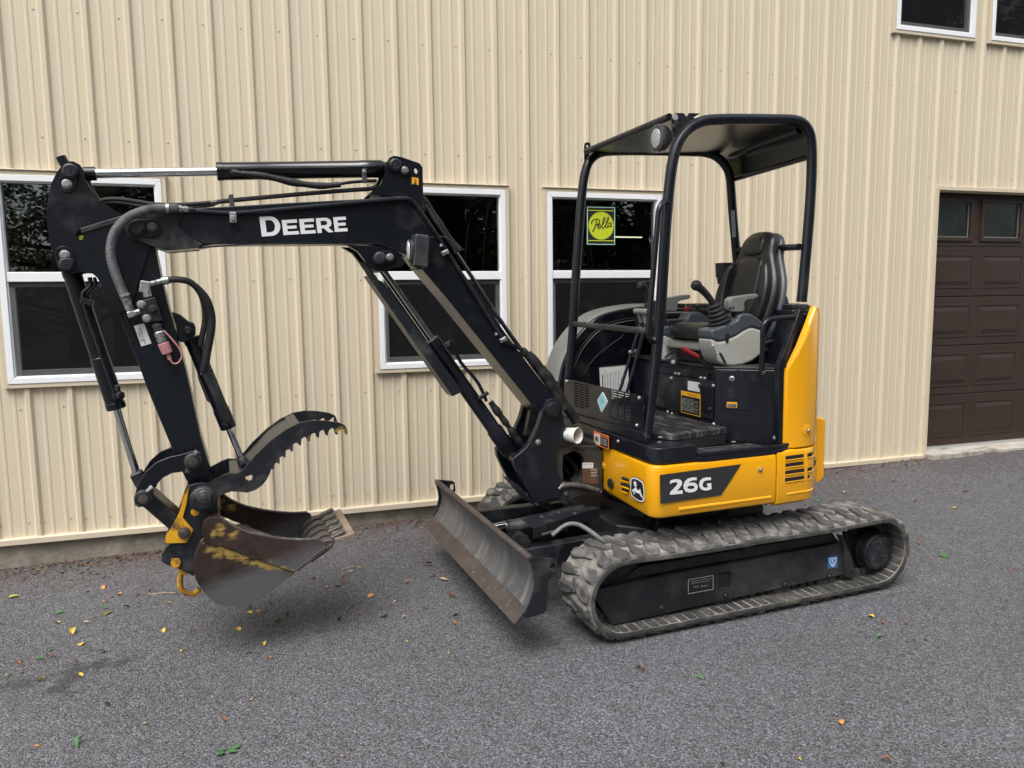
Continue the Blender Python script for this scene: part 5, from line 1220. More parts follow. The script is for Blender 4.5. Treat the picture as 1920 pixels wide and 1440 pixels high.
# grey spiral-guarded hose round the nose
hose([Y(p, y) for p, y in (((333, 391), -.135), ((314, 391), -.14), ((292, 391.5), -.15), ((275, 394), -.155), ((245, 405), -.16), ((222, 425), -.16), ((210, 450), -.155), ((208, 480), -.15), ((216, 511), -.14), ((226, 537), -.13), ((238, 565), -.12))], .02, boom, 'hose_grey', 'guarded_hose', 26, lambda i, n: .0185 + (.0014 if i % 2 else -.0006), 14)
for p in ((314, 391), (234, 553)): 
    q = Y(p, -.14 if p[0] > 300 else -.125); d = Vector((1, 0, 0)) if p[0] > 300 else (Y((238, 565), -.12) - Y((230, 545), -.12)).normalized(); G().cyl(q - d * .006, q + d * .006, .0215, 16).out('hose_band', 'zinc', boom)
a, b = Y((334, 391.5), -.13), Y((352, 393), -.12); G().lathe(a, b, [(0, .016), (.012, .016), (.014, .012), (.022, .012), (.024, .015), ((b - a).length, .014)], 6).out('hose_fitting', 'zinc', boom, ang=30)
a, b = Y((352, 393), -.12), Y((366, 396), -.114); G().lathe(a, b, [(0, .010), (.008, .014), (.022, .014), ((b - a).length, .010)], 6).out('hose_fitting', 'black_worn', boom, ang=30)
# --- bucket cylinder ----------------------------------------------------
Pa = Y((126, 496), -.10); Pa.y = 0
a = Y((133, 506), 0); b = Y((219, 767), 0); Lb_ = (b - a).length; c_ = Y((268, 932), -.13); c_.y = 0
bcyl = G().lathe(a, b, [(0, .034), (.004, .0385), (.03, .0385), (.032, .036), (Lb_ * .62, .036), (Lb_ * .625, .0385), (Lb_ - .03, .0385), (Lb_ - .028, .041), (Lb_ - .004, .041), (Lb_, .036)], 32).out('bucket_cylinder', 'black_paint', exc)
G().cyl(Pa + Vector((0, -.04, 0)), Pa + Vector((0, .04, 0)), .04, 24).out('cylinder_eye', 'black_paint', bcyl)
G().cyl(b, Y((256, 888), 0), .0165, 24).out('rod', 'chrome', bcyl)
G().obox((Y((256, 888), 0) + c_) / 2, (c_ - Y((256, 888), 0)).normalized(), Vector((0, 1, 0)), (c_ - Y((256, 888), 0)).normalized().cross(Vector((0, 1, 0))), .050, .03, .026).out('rod_end', 'black_worn', bcyl, bevel=.008)
for dx, y in ((0, -.055), (9, -.03)):
    hose([Y((x + dx, z_), y) for x, z_ in ((168, 520), (170, 535), (157, 548), (157, 562), (163, 585), (185, 650), (205, 708), (215, 735), (218, 750))], .009 if dx == 0 else .007, bcyl, 'black_paint', 'cylinder_pipe', 5)
G().obox(Y((163, 566), -.055), Vector((.94, 0, -.34)).normalized(), Vector((0, 1, 0)), Vector((.34, 0, .94)).normalized(), .024, .012, .013).out('pipe_clamp', 'black_worn', bcyl, bevel=.003)
q = Y((223, 741), -.045); G().lathe(q + Vector((-.02, .01, 0)), q + Vector((.018, -.02, 0)), [(0, .014), (.02, .016), (.021, .019), (.042, .019)], 6).out('banjo_fitting', 'black_worn', bcyl, ang=30)
q = Y((219, 733), -.05); G().cyl(q, q + Vector((.004, -.004, .024)), .013, 6).out('banjo_fitting', 'black_worn', bcyl)
# --- linkage ------------------------------------------------------------
lk = [(362, 845), (372, 852), (376, 864), (372, 876), (362, 883), (343, 884), (322, 887), (305, 896), (293, 909), (288, 920), (287, 934), (280, 946), (268, 949), (257, 944), (252, 933), (255, 919), (262, 902), (273, 885), (293, 867), (317, 857), (346, 850)]
K = Yxz(lk, -.13)
ln = G().xz(K, -.136, -.116).out('guide_link', 'black_paint', exc, bevel=.003)
G().xz(K, .116, .136).out('guide_link_far', 'black_paint', ln, bevel=.003); ln.children[0].name = 'link_plate'
for p, r in (((362, 864), .036), ((269, 933), .036)):
    c = yp(p, -.136); g = G()
    g.lathe((c[0], -.1365, c[1]), (c[0], -.165, c[1]), [(0, r), (.010, r), (.011, r * .96), (.026, r * .96), (.0285, r * .86)], 28); g.out('link_boss', 'black_worn', ln)
    G().lathe((c[0], -.165, c[1]), (c[0], -.1665, c[1]), [(0, r * .55), (.001, r * .55), (.0015, r * .45)], 20).out('pin_face', 'rust_steel', ln)
    G().cyl((c[0], -.116, c[1]), (c[0], .165, c[1]), r * .8, 20).out('link_pin', 'black_worn', ln)
def lockbolt(p0, p1, y, r=.011):
    a, b = Y(p0, y), Y(p1, y); G().lathe(a, b, [(0, r), ((b - a).length * .5, r), ((b - a).length * .52, r * 1.4), ((b - a).length, r * 1.4)], 6).out('lock_bolt', 'dark_zinc', ln, ang=30)
lockbolt((362, 856), (371, 846), -.150); lockbolt((350, 878), (352, 885), -.150, .009); lockbolt((276, 922), (288, 914), -.150, .012); lockbolt((262, 940), (257, 948), -.150)
a = Y((272, 932), -.06); b = Y((350, 1000), -.06); a.y = b.y = 0; d = (b - a).normalized()
G().obox((a + b) / 2, d, Vector((0, 1, 0)), d.cross(Vector((0, 1, 0))), (b - a).length / 2, .075, .034).out('bucket_link', 'black_worn', exc, bevel=.008)
# --- quick coupler -------------------------------------------------------
cp = [(352, 909), (366, 905), (380, 903), (396, 908), (406, 922), (407, 938), (413, 967), (392, 966), (382, 974), (377, 985), (381, 1000), (376, 1015), (366, 1045), (364, 1078), (340, 1066), (328, 1060), (317, 1058), (303, 1050), (304, 1036), (312, 1022), (318, 1018), (352, 1018), (362, 992), (343, 970), (345, 944)]
Kc = Yxz(cp, -.125)
coup = G().xz(Kc, -.148, -.112).out('quick_coupler', 'black_worn', exc, bevel=.003)
G().xz(Kc, .112, .148).out('coupler_plate', 'black_worn', coup, bevel=.003)
G().xz(Yxz([(345, 985), (368, 990), (372, 1020), (350, 1060), (320, 1052), (322, 1020)], -.1), -.110, .110).out('coupler_body', 'black_worn', coup, bevel=.006)
ye = Yxz([(350, 945), (355, 912), (345, 935), (336, 962), (322, 988), (311, 1006), (311, 1018), (350, 1017), (363, 993), (343, 970)], -.150)
yl1 = G().xz(ye, -.160, -.149).out('coupler_bracket', 'yellow_worn', coup, bevel=.002)
G().xz(Yxz([(355, 910), (337, 960), (312, 1004), (309, 1022), (316, 1022), (322, 1004), (343, 968)], -.0), -.1485, .1485).out('coupler_wedge', 'yellow_worn', coup, bevel=.003) if False else None
G().xz(Yxz([(352, 906), (345, 922), (336, 950), (322, 975), (312, 1000), (308, 1018), (313, 1018), (318, 1002), (328, 982), (345, 958)], .14), .1485, .158).out('coupler_bracket', 'yellow_worn', coup, bevel=.002)
c = yp((345.5, 999), -.16); g = G(); g.lathe((c[0], -.160, c[1]), (c[0], -.185, c[1]), [(0, .026), (.004, .026), (.005, .021), (.023, .021), (.025, .018)], 24); g.out('bracket_pin', 'rust_steel', coup)
G().xz(Yxz([(322, 1047), (336, 1046), (340, 1052), (336, 1062), (326, 1064), (320, 1057)], -.15), -.160, -.149).out('latch_plate', 'yellow_worn', coup, bevel=.002)
G().xz(Yxz([(334, 1056), (346, 1058), (354, 1070), (348, 1078), (338, 1074), (332, 1066)], -.05), -.06, .06).out('latch_block', 'yellow_worn', coup, bevel=.004)
G().tube([Y(q, -.02) for q in [(341, 1074), (338, 1084), (338, 1098), (343, 1108), (354, 1113), (366, 1112), (374, 1104)]], .0125, 10, sub=4).out('lifting_hook', 'yellow_worn', coup)
c = yp((380.5, 928), -.125); g = G()
g.lathe((c[0], -.10, c[1]), (c[0], -.245, c[1]), [(0, .052), (.070, .052), (.075, .054), (.118, .054), (.121, .050), (.123, .044), (.128, .044), (.130, .040), (.134, .040), (.135, .036), (.145, .033)], 36)
g.out('main_pin', 'black_worn', coup)
c2 = yp((382, 930), -.245); G().lathe((c2[0], -.245, c2[1]), (c2[0], -.250, c2[1]), [(0, .030), (.002, .030), (.003, .024), (.005, .022)], 28).out('pin_washer', 'dark_zinc', coup)
bolt((c2[0], -.250, c2[1]), (0, -1, 0), .013, coup, 'dark_zinc', .012)
G().cyl((c[0], -.10, c[1]), (c[0], .20, c[1]), .040, 24).out('main_pin', 'black_worn', coup)
q = Y((366, 960), -.148); G().lathe(q, q + Vector((0, -.003, 0)), [(0, .018), (.002, .018), (.003, .015)], 16).out('coupler_boss', 'yellow_worn', coup)
# --- bucket ----------------------------------------------------------------
BW = .225
side = [(378, 993), (381, 979), (392, 969), (413, 970), (433, 985), (468, 1000), (521, 1010), (565, 1013), (596, 1011), (604, 1014), (614, 1029), (559, 1071), (553, 1075), (521, 1099), (492, 1122), (462, 1135), (433, 1138), (404, 1131), (381, 1110), (366, 1084), (363, 1055), (370, 1028), (382, 1012)]
sideK = Yxz(side, -.235)
sm = Yxz([(384, 1014), (372, 1029), (363, 1055), (366, 1084), (381, 1110), (404, 1131), (433, 1138), (462, 1135), (492, 1122), (521, 1099), (553, 1075), (585, 1053), (618, 1030)], -.235)
q0 = Yxz([(413, 968), (392, 971), (380, 990)], -.235)
outer = spline([Vector((a, b, 0)) for a, b in [q0[0], q0[1], q0[2]] + sm], 4)
outer = [(q.x, q.y) for q in outer]
inner = []
for i, p in enumerate(outer):
    a = Vector(outer[max(0, i - 1)]); b = Vector(outer[min(len(outer) - 1, i + 1)]); t = (b - a).normalized(); nn = Vector((-t.y, t.x)); inner.append((p[0] + nn.x * .010, p[1] + nn.y * .010))
bk = G().xz(outer + inner[::-1], -BW, BW).out('bucket', 'bucket_paint', exc, label='worn digging bucket with scraped yellow paint')
low = Yxz([(384, 1014), (372, 1029), (363, 1055), (366, 1084), (381, 1110), (404, 1131), (433, 1138), (462, 1135), (492, 1122), (521, 1099), (553, 1076), (470, 1046), (420, 1028), (395, 1018)], -.235)
lowS = low
for a, b in ((-BW - .010, -BW + .0), (BW - .0, BW + .010)): G().xz(lowS, a, b).out('side_plate', 'bucket_paint', bk, bevel=.0015)
upS = Yxz([(378, 993), (381, 979), (392, 969), (413, 970), (433, 985), (468, 1000), (521, 1010), (565, 1013), (596, 1011), (604, 1014), (614, 1029), (559, 1071), (545, 1070), (480, 1046), (420, 1024), (392, 1016), (380, 1004)], -.245)
for a, b in ((-BW - .024, -BW - .0105), (BW + .0105, BW + .024)): G().xz(upS, a, b).out('side_plate', 'bucket_paint', bk, bevel=.002)
rim = [Y(q, -.245) for q in [(413, 970), (433, 985), (468, 1000), (521, 1010), (565, 1013), (598, 1011)]]
for y in (-BW - .010, BW + .010): G().tube([Vector((q.x, y, q.z)) for q in rim], .007, 8, sub=3).out('rim_bar', 'worn_steel', bk)
# inner side walls
for a, b in ((-BW + .0005, -BW + .006), (BW - .006, BW - .0005)): G().xz(lowS, a, b).out('side_wall', 'black_worn', bk)
sc_ = Yxz([(559, 1071), (614, 1029), (609, 1024), (556, 1066)], -.25)
G().xz(sc_, -BW - .032, -BW - .0245).out('side_cutter', 'rust_steel', bk, bevel=.002); G().xz(sc_, BW + .0245, BW + .032).out('side_cutter', 'rust_steel', bk, bevel=.002)
# lip, teeth and flat edge bar
lipA = Y((600, 1040), -.235); lipB = Y((622, 1024), -.235); dL = (lipB - lipA); dL.y = 0; dL.normalize(); nL = Vector((-dL.z, 0, dL.x))
if nL.z < 0: nL = -nL
lc0 = Vector((lipB.x, 0, lipB.z))
G().obox(lc0 - dL * .055, dL, Vector((0, 1, 0)), nL, .06, BW + .008, .010).out('cutting_lip', 'rust_steel', bk, bevel=.003)
for k in range(5):
    y = -BW + .03 + k * (2 * BW - .06) / 4
    g = G(); w = .027
    a = lc0 - dL * .11 + nL * .012; 
    prof_ = [(-.02, .0), (.02, .022), (.055, .030), (.10, .026), (.135, .006), (.135, -.016), (.02, -.016)]
    g.ext([[(p, q) for p, q in prof_]], lambda p, q: (a.x + dL.x * p + nL.x * q, y - w, a.z + dL.z * p + nL.z * q), (0, 2 * w, 0)); g.out('tooth', 'rust_steel', bk, bevel=.006)
    g = G(); w = .019; g.ext([[(.125, -.012), (.125, .018), (.19, .008), (.20, -.004)]], lambda p, q: (a.x + dL.x * p + nL.x * q, y - w, a.z + dL.z * p + nL.z * q), (0, 2 * w, 0)); g.out('tooth_tip', 'dark_zinc', bk, bevel=.004)
# bar laid over the tooth tips, measured on its own corners
eb0 = Y((665, 1002), -BW + .0); eb0b = Y((632, 1012), -BW + .0)
c0 = Vector((eb0.x, 0, eb0.z)); c1 = Vector((eb0b.x, 0, eb0b.z)); dE = (c0 - c1).normalized(); nE = Vector((-dE.z, 0, dE.x)); nE = nE if nE.z > 0 else -nE
G().obox(c0 - dE * .045, dE, Vector((0, 1, 0)), nE, .047, BW - .002, .007).out('edge_bar', 'edge_steel', bk, bevel=.002)
# --- thumb -----------------------------------------------------------------
tips = [(1070, 475), (1105, 438), (1143, 400), (1190, 360), (1243, 322), (1300, 295), (1358, 272), (1415, 258), (1478, 252)]
val = [(1082, 447), (1112, 410), (1150, 366), (1197, 325), (1252, 288), (1312, 262), (1368, 243), (1430, 231), (1505, 226)]
T = [(404, 0)]
thumb_px = zD([(700, 665), (740, 640), (800, 620), (850, 622), (900, 628), (935, 618), (960, 608), (1000, 580), (1028, 545), (1045, 510)])
for i in range(9):
    a = tips[i]; v_ = val[i]; thumb_px += zD([(a[0] - 10, a[1] - 2), (a[0], a[1] + 5), (a[0] + 6, a[1] + 1), (a[0] + 7, a[1] - 16), (v_[0] + 0, v_[1] - 6), (v_[0] + 14, v_[1] - 16), (v_[0] + 26, v_[1] - 17)])
thumb_px += zD([(1522, 228), (1532, 250), (1543, 255), (1547, 240), (1542, 215), (1530, 196), (1490, 178), (1400, 166), (1320, 165), (1240, 180), (1150, 225), (1060, 290), (960, 385), (895, 462), (872, 486), (850, 500), (825, 505), (790, 502), (745, 518), (690, 548), (640, 574), (600, 590), (560, 620), (552, 665), (590, 705), (640, 715), (680, 700)])
TK = Yxz(thumb_px, -.165)
hole_t = Yxz(zD([(915 + 24 * math.cos(t * .7854), 531 + 24 * math.sin(t * .7854)) for t in range(8)]), -.165)
tm = G().xz(TK, -.172, -.156, [hole_t]).out('thumb', 'black_worn', exc, flat=True, label='black hydraulic thumb with toothed edge')
G().xz(TK, .156, .172).out('thumb_plate', 'black_worn', tm)
w1 = Yxz(zD([(900, 470), (1060, 300), (1150, 235), (1240, 190), (1255, 205), (1160, 250), (1075, 315), (915, 490)]), -.165)
G().xz(w1, -.155, .155).out('thumb_web', 'black_paint', tm, bevel=.003)
w1 = Yxz(zD([(1180, 210), (1240, 183), (1290, 240), (1270, 262)]), -.165); G().xz(w1, -.155, .155).out('thumb_web', 'black_paint', tm, bevel=.003)
w1 = Yxz(zD([(790, 510), (850, 505), (872, 495), (860, 560), (800, 560)]), -.165); G().xz(w1, -.155, .155).out('thumb_web', 'black_paint', tm, bevel=.003)
for L in (zD([(1505, 195), (1535, 200), (1543, 225), (1542, 250), (1530, 246), (1522, 228), (1500, 226), (1480, 245), (1462, 232), (1480, 215)]), zD([(1282, 290), (1298, 292), (1306, 262), (1285, 268)])):
    G().xz(Yxz(L, -.172), -.1722, -.1728).out('scraped_paint', 'scrape', tm, flat=True)
# thumb cylinder
lug = Yxz([(322, 585), (336, 590), (352, 603), (362, 606), (366, 615), (366, 628), (358, 636), (345, 642), (334, 640), (330, 612)], -.05)
for a, b in ((-.055, -.040), (.040, .055)): G().xz(lug, a, b).out('thumb_bracket', 'black_paint', arm, bevel=.003)
c = yp((352, 619), -.055); G().lathe((c[0], -.056, c[1]), (c[0], -.075, c[1]), [(0, .016), (.016, .016), (.019, .013)], 20).out('bracket_pin', 'black_worn', arm)
a = Y((358, 632), 0); b = Y((429, 803), 0); Lt = (b - a).length
tc = G().lathe(a, b, [(0, .03), (.004, .036), (.03, .036), (.032, .033), (Lt - .10, .033), (Lt - .098, .036), (Lt - .004, .036), (Lt, .032)], 28).out('thumb_cylinder', 'black_paint', exc)
G().cyl(b, Y((455, 866), 0), .0145, 20).out('rod', 'chrome', tc)
G().lathe(Y((452, 858), 0), Y((460, 880), 0), [(0, .018), (.01, .024), (.03, .024)], 20).out('rod_end', 'black_worn', tc)
G().xz(Yxz([(378, 690), (398, 700), (432, 790), (424, 792), (415, 783), (400, 745), (380, 705)], -.05), -.056, -.036).out('cylinder_guard', 'black_worn', tc, bevel=.003)
G().xz(Yxz([(366, 680), (374, 686), (382, 720), (396, 748), (396, 758), (388, 752), (372, 712)], .03), .03, .05).out('cylinder_guard', 'black_worn', tc, bevel=.003)
a, b = Y((376, 702), -.03), Y((398, 691), -.03); G().tube([a, b], .008, 8).out('hose_clamp', 'dark_zinc', tc)
G().obox(Y((424, 793), -.04), Vector((.9, 0, -.4)).normalized(), Vector((0, 1, 0)), Vector((.4, 0, .9)).normalized(), .013, .012, .014).out('port_block', 'black_worn', tc, bevel=.003)
hose([Y(q, y) for q, y in (((304, 527), -.116), ((325, 524), -.115), ((342, 525), -.11), ((356, 529), -.10), ((370, 540), -.09), ((383, 555), -.08), ((391, 572), -.07), ((396, 592), -.06), ((396, 615), -.055), ((392, 640), -.05), ((388, 660), -.05), ((385, 680), -.05), ((381, 696), -.045))], .0155, exc, 'black_rubber', 'thumb_hose', 6, lambda i, n: .0140 + .0045 * min(1, max(0, (i - 24) / 10)), 14)
hose([Y(q, y) for q, y in (((366, 536), -.06), ((378, 555), -.05), ((384, 580), -.04), ((384, 605), -.035), ((379, 630), -.03), ((376, 650), -.03))], .013, exc, 'black_rubber', 'thumb_hose')
a, b = Y((303, 527), -.116), Y((316, 525), -.116); G().cyl(a, b, .0175, 16).out('hose_band', 'zinc', vb)
# --- boom cylinder ---------------------------------------------------------
Bp = Y((711, 484), -.11); Bf = Y((979, 866), -.12); Bp.y = Bf.y = 0
dB = (Bf - Bp).normalized()
a = Y((813, 633), 0); t0 = (a - Bp).dot(dB); Lbc = (Bf - Bp).length - t0
s0 = Bp + dB * t0
bcy = G().lathe(s0, Bf, [(0, .034), (.004, .040), (.05, .040), (.052, .0375), (.14, .0375), (.142, .0365), (Lbc - .20, .0365), (Lbc - .19, .043), (Lbc - .06, .043), (Lbc - .05, .036), (Lbc, .03)], 32).out('boom_cylinder', 'black_paint', exc)
G().cyl(Bp, s0, .0185, 24).out('rod', 'chrome', bcy)
G().lathe(s0 - dB * .002, s0 + dB * .004, [(0, .030), (.003, .037), (.006, .037)], 24).out('rod_seal', 'rust_steel', bcy)
gp = Yxz([(689.5, 518), (717, 528), (867, 734), (848, 743)], -.058)
G().xz(gp, -.064, -.058).out('rod_guard', 'black_worn', bcy, bevel=.002)
gq = Yxz([(689.5, 518), (848, 743), (846, 739), (693, 516)], -.058); G().xz(gq, -.058, .05).out('rod_guard', 'black_worn', bcy)
G().xz(Yxz([(673, 492), (682, 492), (700, 512), (712, 528), (700, 524), (688, 516)], -.06), -.068, -.050).out('guard_arm', 'black_worn', bcy, bevel=.003)
q = Y((838, 648), -.045); G().lathe(q, q + Vector((.02, -.02, .01)), [(0, .018), (.028, .018)], 6).out('port_fitting', 'black_worn', bcy)
hose([Y(q, -.045) for q in [(836, 648), (850, 655), (866, 682), (892, 712), (905, 735), (912, 752)]], .009, bcy, 'black_paint', 'cylinder_pipe', 5)
G().obox(Y((906, 742), -.05), Vector((.85, 0, .5)).normalized(), Vector((0, 1, 0)), Vector((-.5, 0, .85)).normalized(), .030, .012, .009).out('pipe_clamp', 'black_worn', bcy, bevel=.003)
hose([Y(q, -.03) for q in [(920, 754), (935, 775), (950, 795), (962, 812), (975, 830), (988, 845)]], .02, bcy, 'black_rubber', 'hose_sleeve', 7, lambda i, n: .017 + wob[i + 80], 12)
# --- swing post --------------------------------------------------------------
sp = [(1023, 750), (1035, 746), (1047, 751), (1051, 764), (1056, 790), (1066, 826), (1066, 832), (1041, 836), (1040, 848), (1044, 880), (1050, 915), (1048, 934), (1029, 936), (1007, 943), (999, 940), (985, 915), (972, 892), (963, 872), (961, 858), (972, 849), (985, 838), (998, 818), (1008, 795), (1015, 770)]
SPk = Yxz(sp, -.135)
post = G().xz(SPk, -.150, -.108).out('swing_post', 'black_paint', exc, bevel=.005)
G().xz(SPk, .108, .150).out('post_plate', 'black_paint', post, bevel=.005)
G().xz(Yxz([(1010, 870), (1050, 850), (1052, 930), (1029, 935), (1005, 925)], -.135), -.107, .107).out('post_core', 'black_paint', post, bevel=.005)
G().xz(Yxz([(963, 872), (985, 914), (1004, 942), (1012, 942), (992, 905), (972, 868)], .10), -.107, .107).out('post_web', 'black_paint', post, bevel=.004)
c = yp((1035, 767), -.15); pin(c, -.150, -.176, .043, post); G().lathe((c[0], -.108, c[1]), (c[0], .15, c[1]), [(0, .030), (.258, .030)], 20).out('boom_pin', 'black_worn', post)
for a, b in ((-.107, -.100), (.100, .107)): pass
c = yp((979, 865), -.15); G().lathe((c[0], -.150, c[1]), (c[0], -.153, c[1]), [(0, .026), (.002, .026), (.003, .023)], 24).out('foot_pin', 'black_paint', post)
G().cyl((c[0], -.108, c[1]), (c[0], .108, c[1]), .026, 20).out('foot_pin', 'black_paint', post)
q = Y((1009, 829), -.150); bolt(q, (0, -1, 0), .012, post, 'zinc', .012)
G().xz(Yxz([(960, 903), (966, 905), (1003, 946), (998, 946)], -.10), -.14, .05).out('deflector', 'black_worn', post, bevel=.001)
# swing frame (yoke) between post and body
yk = zR([(760, 20), (830, -20), (1210, -25), (1260, 20), (1260, 380), (1230, 440), (1060, 480), (700, 565), (600, 575), (610, 480), (720, 470), (730, 390), (760, 200)])
ho = zR([(850, 60), (960, 20), (1040, 50), (1078, 110), (1082, 200), (1060, 300), (1010, 350), (940, 375), (860, 360), (840, 200)])
fr_ = G().xz(Yxz(yk, -.10), -.135, -.085, [Yxz(ho, -.10)]).out('swing_frame', 'frame_black', exc, flat=True)
G().xz(Yxz(yk, -.10), .10, .14).out('frame_plate', 'black_paint', fr_)
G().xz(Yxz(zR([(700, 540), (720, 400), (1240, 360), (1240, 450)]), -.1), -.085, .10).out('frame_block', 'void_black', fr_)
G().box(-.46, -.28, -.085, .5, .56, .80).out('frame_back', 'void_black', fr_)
G().xz(Yxz(zR([(720, 395), (760, 375), (840, 385), (845, 440), (780, 465), (725, 440)]), -.137), -.1365, -.1355).out('frame_slot', 'void_black', fr_)
a, b, c_, d_ = [Y(q, -.14) for q in zR([(830, 432), (890, 395), (1060, 398), (1250, 450)])]
G().tube([a, b, c_, d_], .014, 10, sub=4).out('swing_rod', 'worn_steel', fr_)
bolt(b, (0, -1, 0), .016, fr_, 'dark_zinc', .01); bolt(Y(zR([(913, 488)])[0], -.135), (0, -1, 0), .012, fr_, 'dark_zinc', .01)
P = Yl(zR([(1085, 155), (1200, 155), (1200, 215), (1085, 215)]), -.137); G().xz([(q.x, q.z) for q in P], -.1355, -.137).out('white_label', 'white_label', fr_)
P = Yl(zR([(1085, 222), (1250, 222), (1256, 378), (1088, 375)]), -.137); G().xz([(q.x, q.z) for q in P], -.1355, -.137).out('data_plate', 'brown_plate', fr_, label='brown machine data plate')
text('MADE IN JAPAN', 'label_text', 'ink', fr_, P[0] + Vector((.006, -.0012, .018)), (1, 0, 0), (0, 0, 1), .05, .006)
for k in range(3): G().box(P[0].x + .05 + .0, P[0].x + .085, -.1378, -.1372, P[0].z - .014 - .016 * k, P[0].z - .007 - .016 * k).out('plate_field', 'label_grey', fr_)
hose([Y(q, -.03) for q in [(1045, 850), (1062, 856), (1078, 872), (1082, 890), (1072, 902)]], .017, fr_, 'black_rubber'); hose([Y(q, .02) for q in [(1045, 866), (1060, 880), (1070, 892), (1090, 900)]], .015, fr_, 'black_rubber')
hose([Y(q, .05) for q in [(1000, 780), (1012, 800), (1020, 830), (1018, 860), (1030, 880)]], .03, fr_, 'black_rubber', 'hose_sleeve')
G().xz(Yxz([(985, 764), (1000, 764), (1000, 815), (975, 812)], .1), .02, .06).out('hose_guard', 'black_worn', fr_)
# ------------------------------------------------------------------ front grille guard and deck panel
xg = -.385
def gx(q, x=xg): return X(q, x)
def xyz(L, x=xg): return [(gx(q, x).y, gx(q, x).z) for q in L]
outer = [(.40, .900), (.40, 1.100), (-.515, 1.100), (-.515, .925), (-.49, .905)]
cells = []
gg = G(); rows = 10
def grille_block(y0, y1, z0, z1, cols=3, rows=10):
    out = []; cw_ = (y1 - y0) / cols; rh = (z1 - z0) / rows
    for c in range(cols):
        for r in range(rows):
            a = y0 + c * cw_; b = z0 + r * rh; out.append(rrect(a + cw_ * .12, a + cw_ * .88, b + rh * .22, b + rh * .80, rh * .27, 1))
    return out
ga, gb = gx(zP([(250, 880)])[0]), gx(zP([(385, 1120)])[0]); gc, gd = gx(zP([(562, 950)])[0]), gx(zP([(735, 1220)])[0])
blocks = ((gb.y, ga.y, gb.z - .004, ga.z, 10), (gd.y, gc.y, gd.z, gc.z + .004, 11))
gr = G().yz(outer, xg, xg + .004, [[(a, c), (a, d), (b, d), (b, c)] for a, b, c, d, n_ in blocks]).out('grille_panel', 'black_paint', exc, flat=True)
for bi, (a, b, c, d, n_) in enumerate(blocks):
    g = G(); st = (d - c) / n_
    for r_ in range(n_ + 1): g.box(xg + .0002, xg + .0038, a, b, max(c, c + r_ * st - .0035), min(d, c + r_ * st + .0035))
    for t in (0, 1, 2, 3):
        yy = a + (b - a) * t / 3; g.box(xg + .0004, xg + .0036, max(a, yy - .005), min(b, yy + .005), c, d)
    g.out('grille_bars', 'black_paint', gr, flat=True)
for q in ((193, 878), (805, 1018), (786, 1250)): bolt(gx(zP([q])[0]), (-1, 0, 0), .008, gr, 'zinc', .008)
G().yz([(.41, .874), (.41, .905), (-.52, .925), (-.565, .905), (-.565, .874)], -.400, -.372).out('lower_sill', 'black_paint', gr, bevel=.004)
P = [gx(q, xg - .001) for q in zP([(495, 962), (540, 1050), (487, 1145), (448, 1040)])]
L = smooth2([(q.y, q.z) for q in P], 3); c_ = (sum(q.y for q in P) / 4, sum(q.z for q in P) / 4)
dm = [(P[0].y, P[0].z), (P[1].y, P[1].z), (P[2].y, P[2].z), (P[3].y, P[3].z)]
dd = []
for i in range(4):
    a = Vector(dm[i - 1]); b = Vector(dm[i]); c = Vector(dm[(i + 1) % 4]); dd += [tuple(b + (a - b).normalized() * .012), tuple(b + (a - b).normalized() * .003 + (c - b).normalized() * .003), tuple(b + (c - b).normalized() * .012)]
G().yz(dd, xg - .0005, xg - .0018).out('diamond_sticker', 'white_print', gr, label='pale blue diamond sticker'); 
di = [(c_[0] + (x - c_[0]) * .92, c_[1] + (z - c_[1]) * .93) for x, z in dd]; G().yz(di, xg - .0019, xg - .0026).out('sticker_face', 'cyan_sticker', gr, flat=True)
for k, s_ in enumerate(('QUALITY', 'INSPECTED', 'EQUIPMENT')):
    w_ = (.030, .040, .036)[k]; text(s_, 'sticker_text', 'ink', gr, (xg - .0028, c_[0] + w_ / 2, c_[1] + .016 - .011 * k), (0, -1, 0), (0, 0, 1), w_, .005)
# ------------------------------------------------------------------ canopy
can = thing('x', '', '')
bpy.data.objects.remove(can)
near = zK([(640, 1560), (668, 1300)])
yN, yF, yR = -.50, .42, .25
pn = [Y(q, yN) for q in [(1211, 826), (1222, 742), (1238, 587), (1248, 430), (1255, 350), (1261, 305), (1271, 268), (1288, 244), (1316, 228), (1350, 224), (1400, 223.5), (1450, 224), (1485, 225), (1504, 231), (1516, 246), (1521, 268), (1522, 310), (1519, 380), (1511, 480), (1503, 566)]]
post_ = G().tube(pn, .0265, 16, sub=4).out('canopy_frame', 'black_paint', exc)
pf_ = [Y(q, y) for q, y in (((1066, 708), yF), ((1074, 620), yF), ((1081, 500), yF), ((1086, 430), yF), ((1092, 357), yF), ((1098, 320), yF), ((1108, 299), yF), ((1128, 286), yF), ((1165, 283), yF), ((1230, 283.5), yF - .04), ((1300, 285), yF - .10), ((1325, 287), .30), ((1345, 295), .27), ((1361, 312), yR), ((1369, 335), yR), ((1374, 400), yR), ((1381, 480), yR), ((1388, 560), yR))]
G().tube(pf_, .0265, 16, sub=4).out('canopy_hoop', 'black_paint', post_)
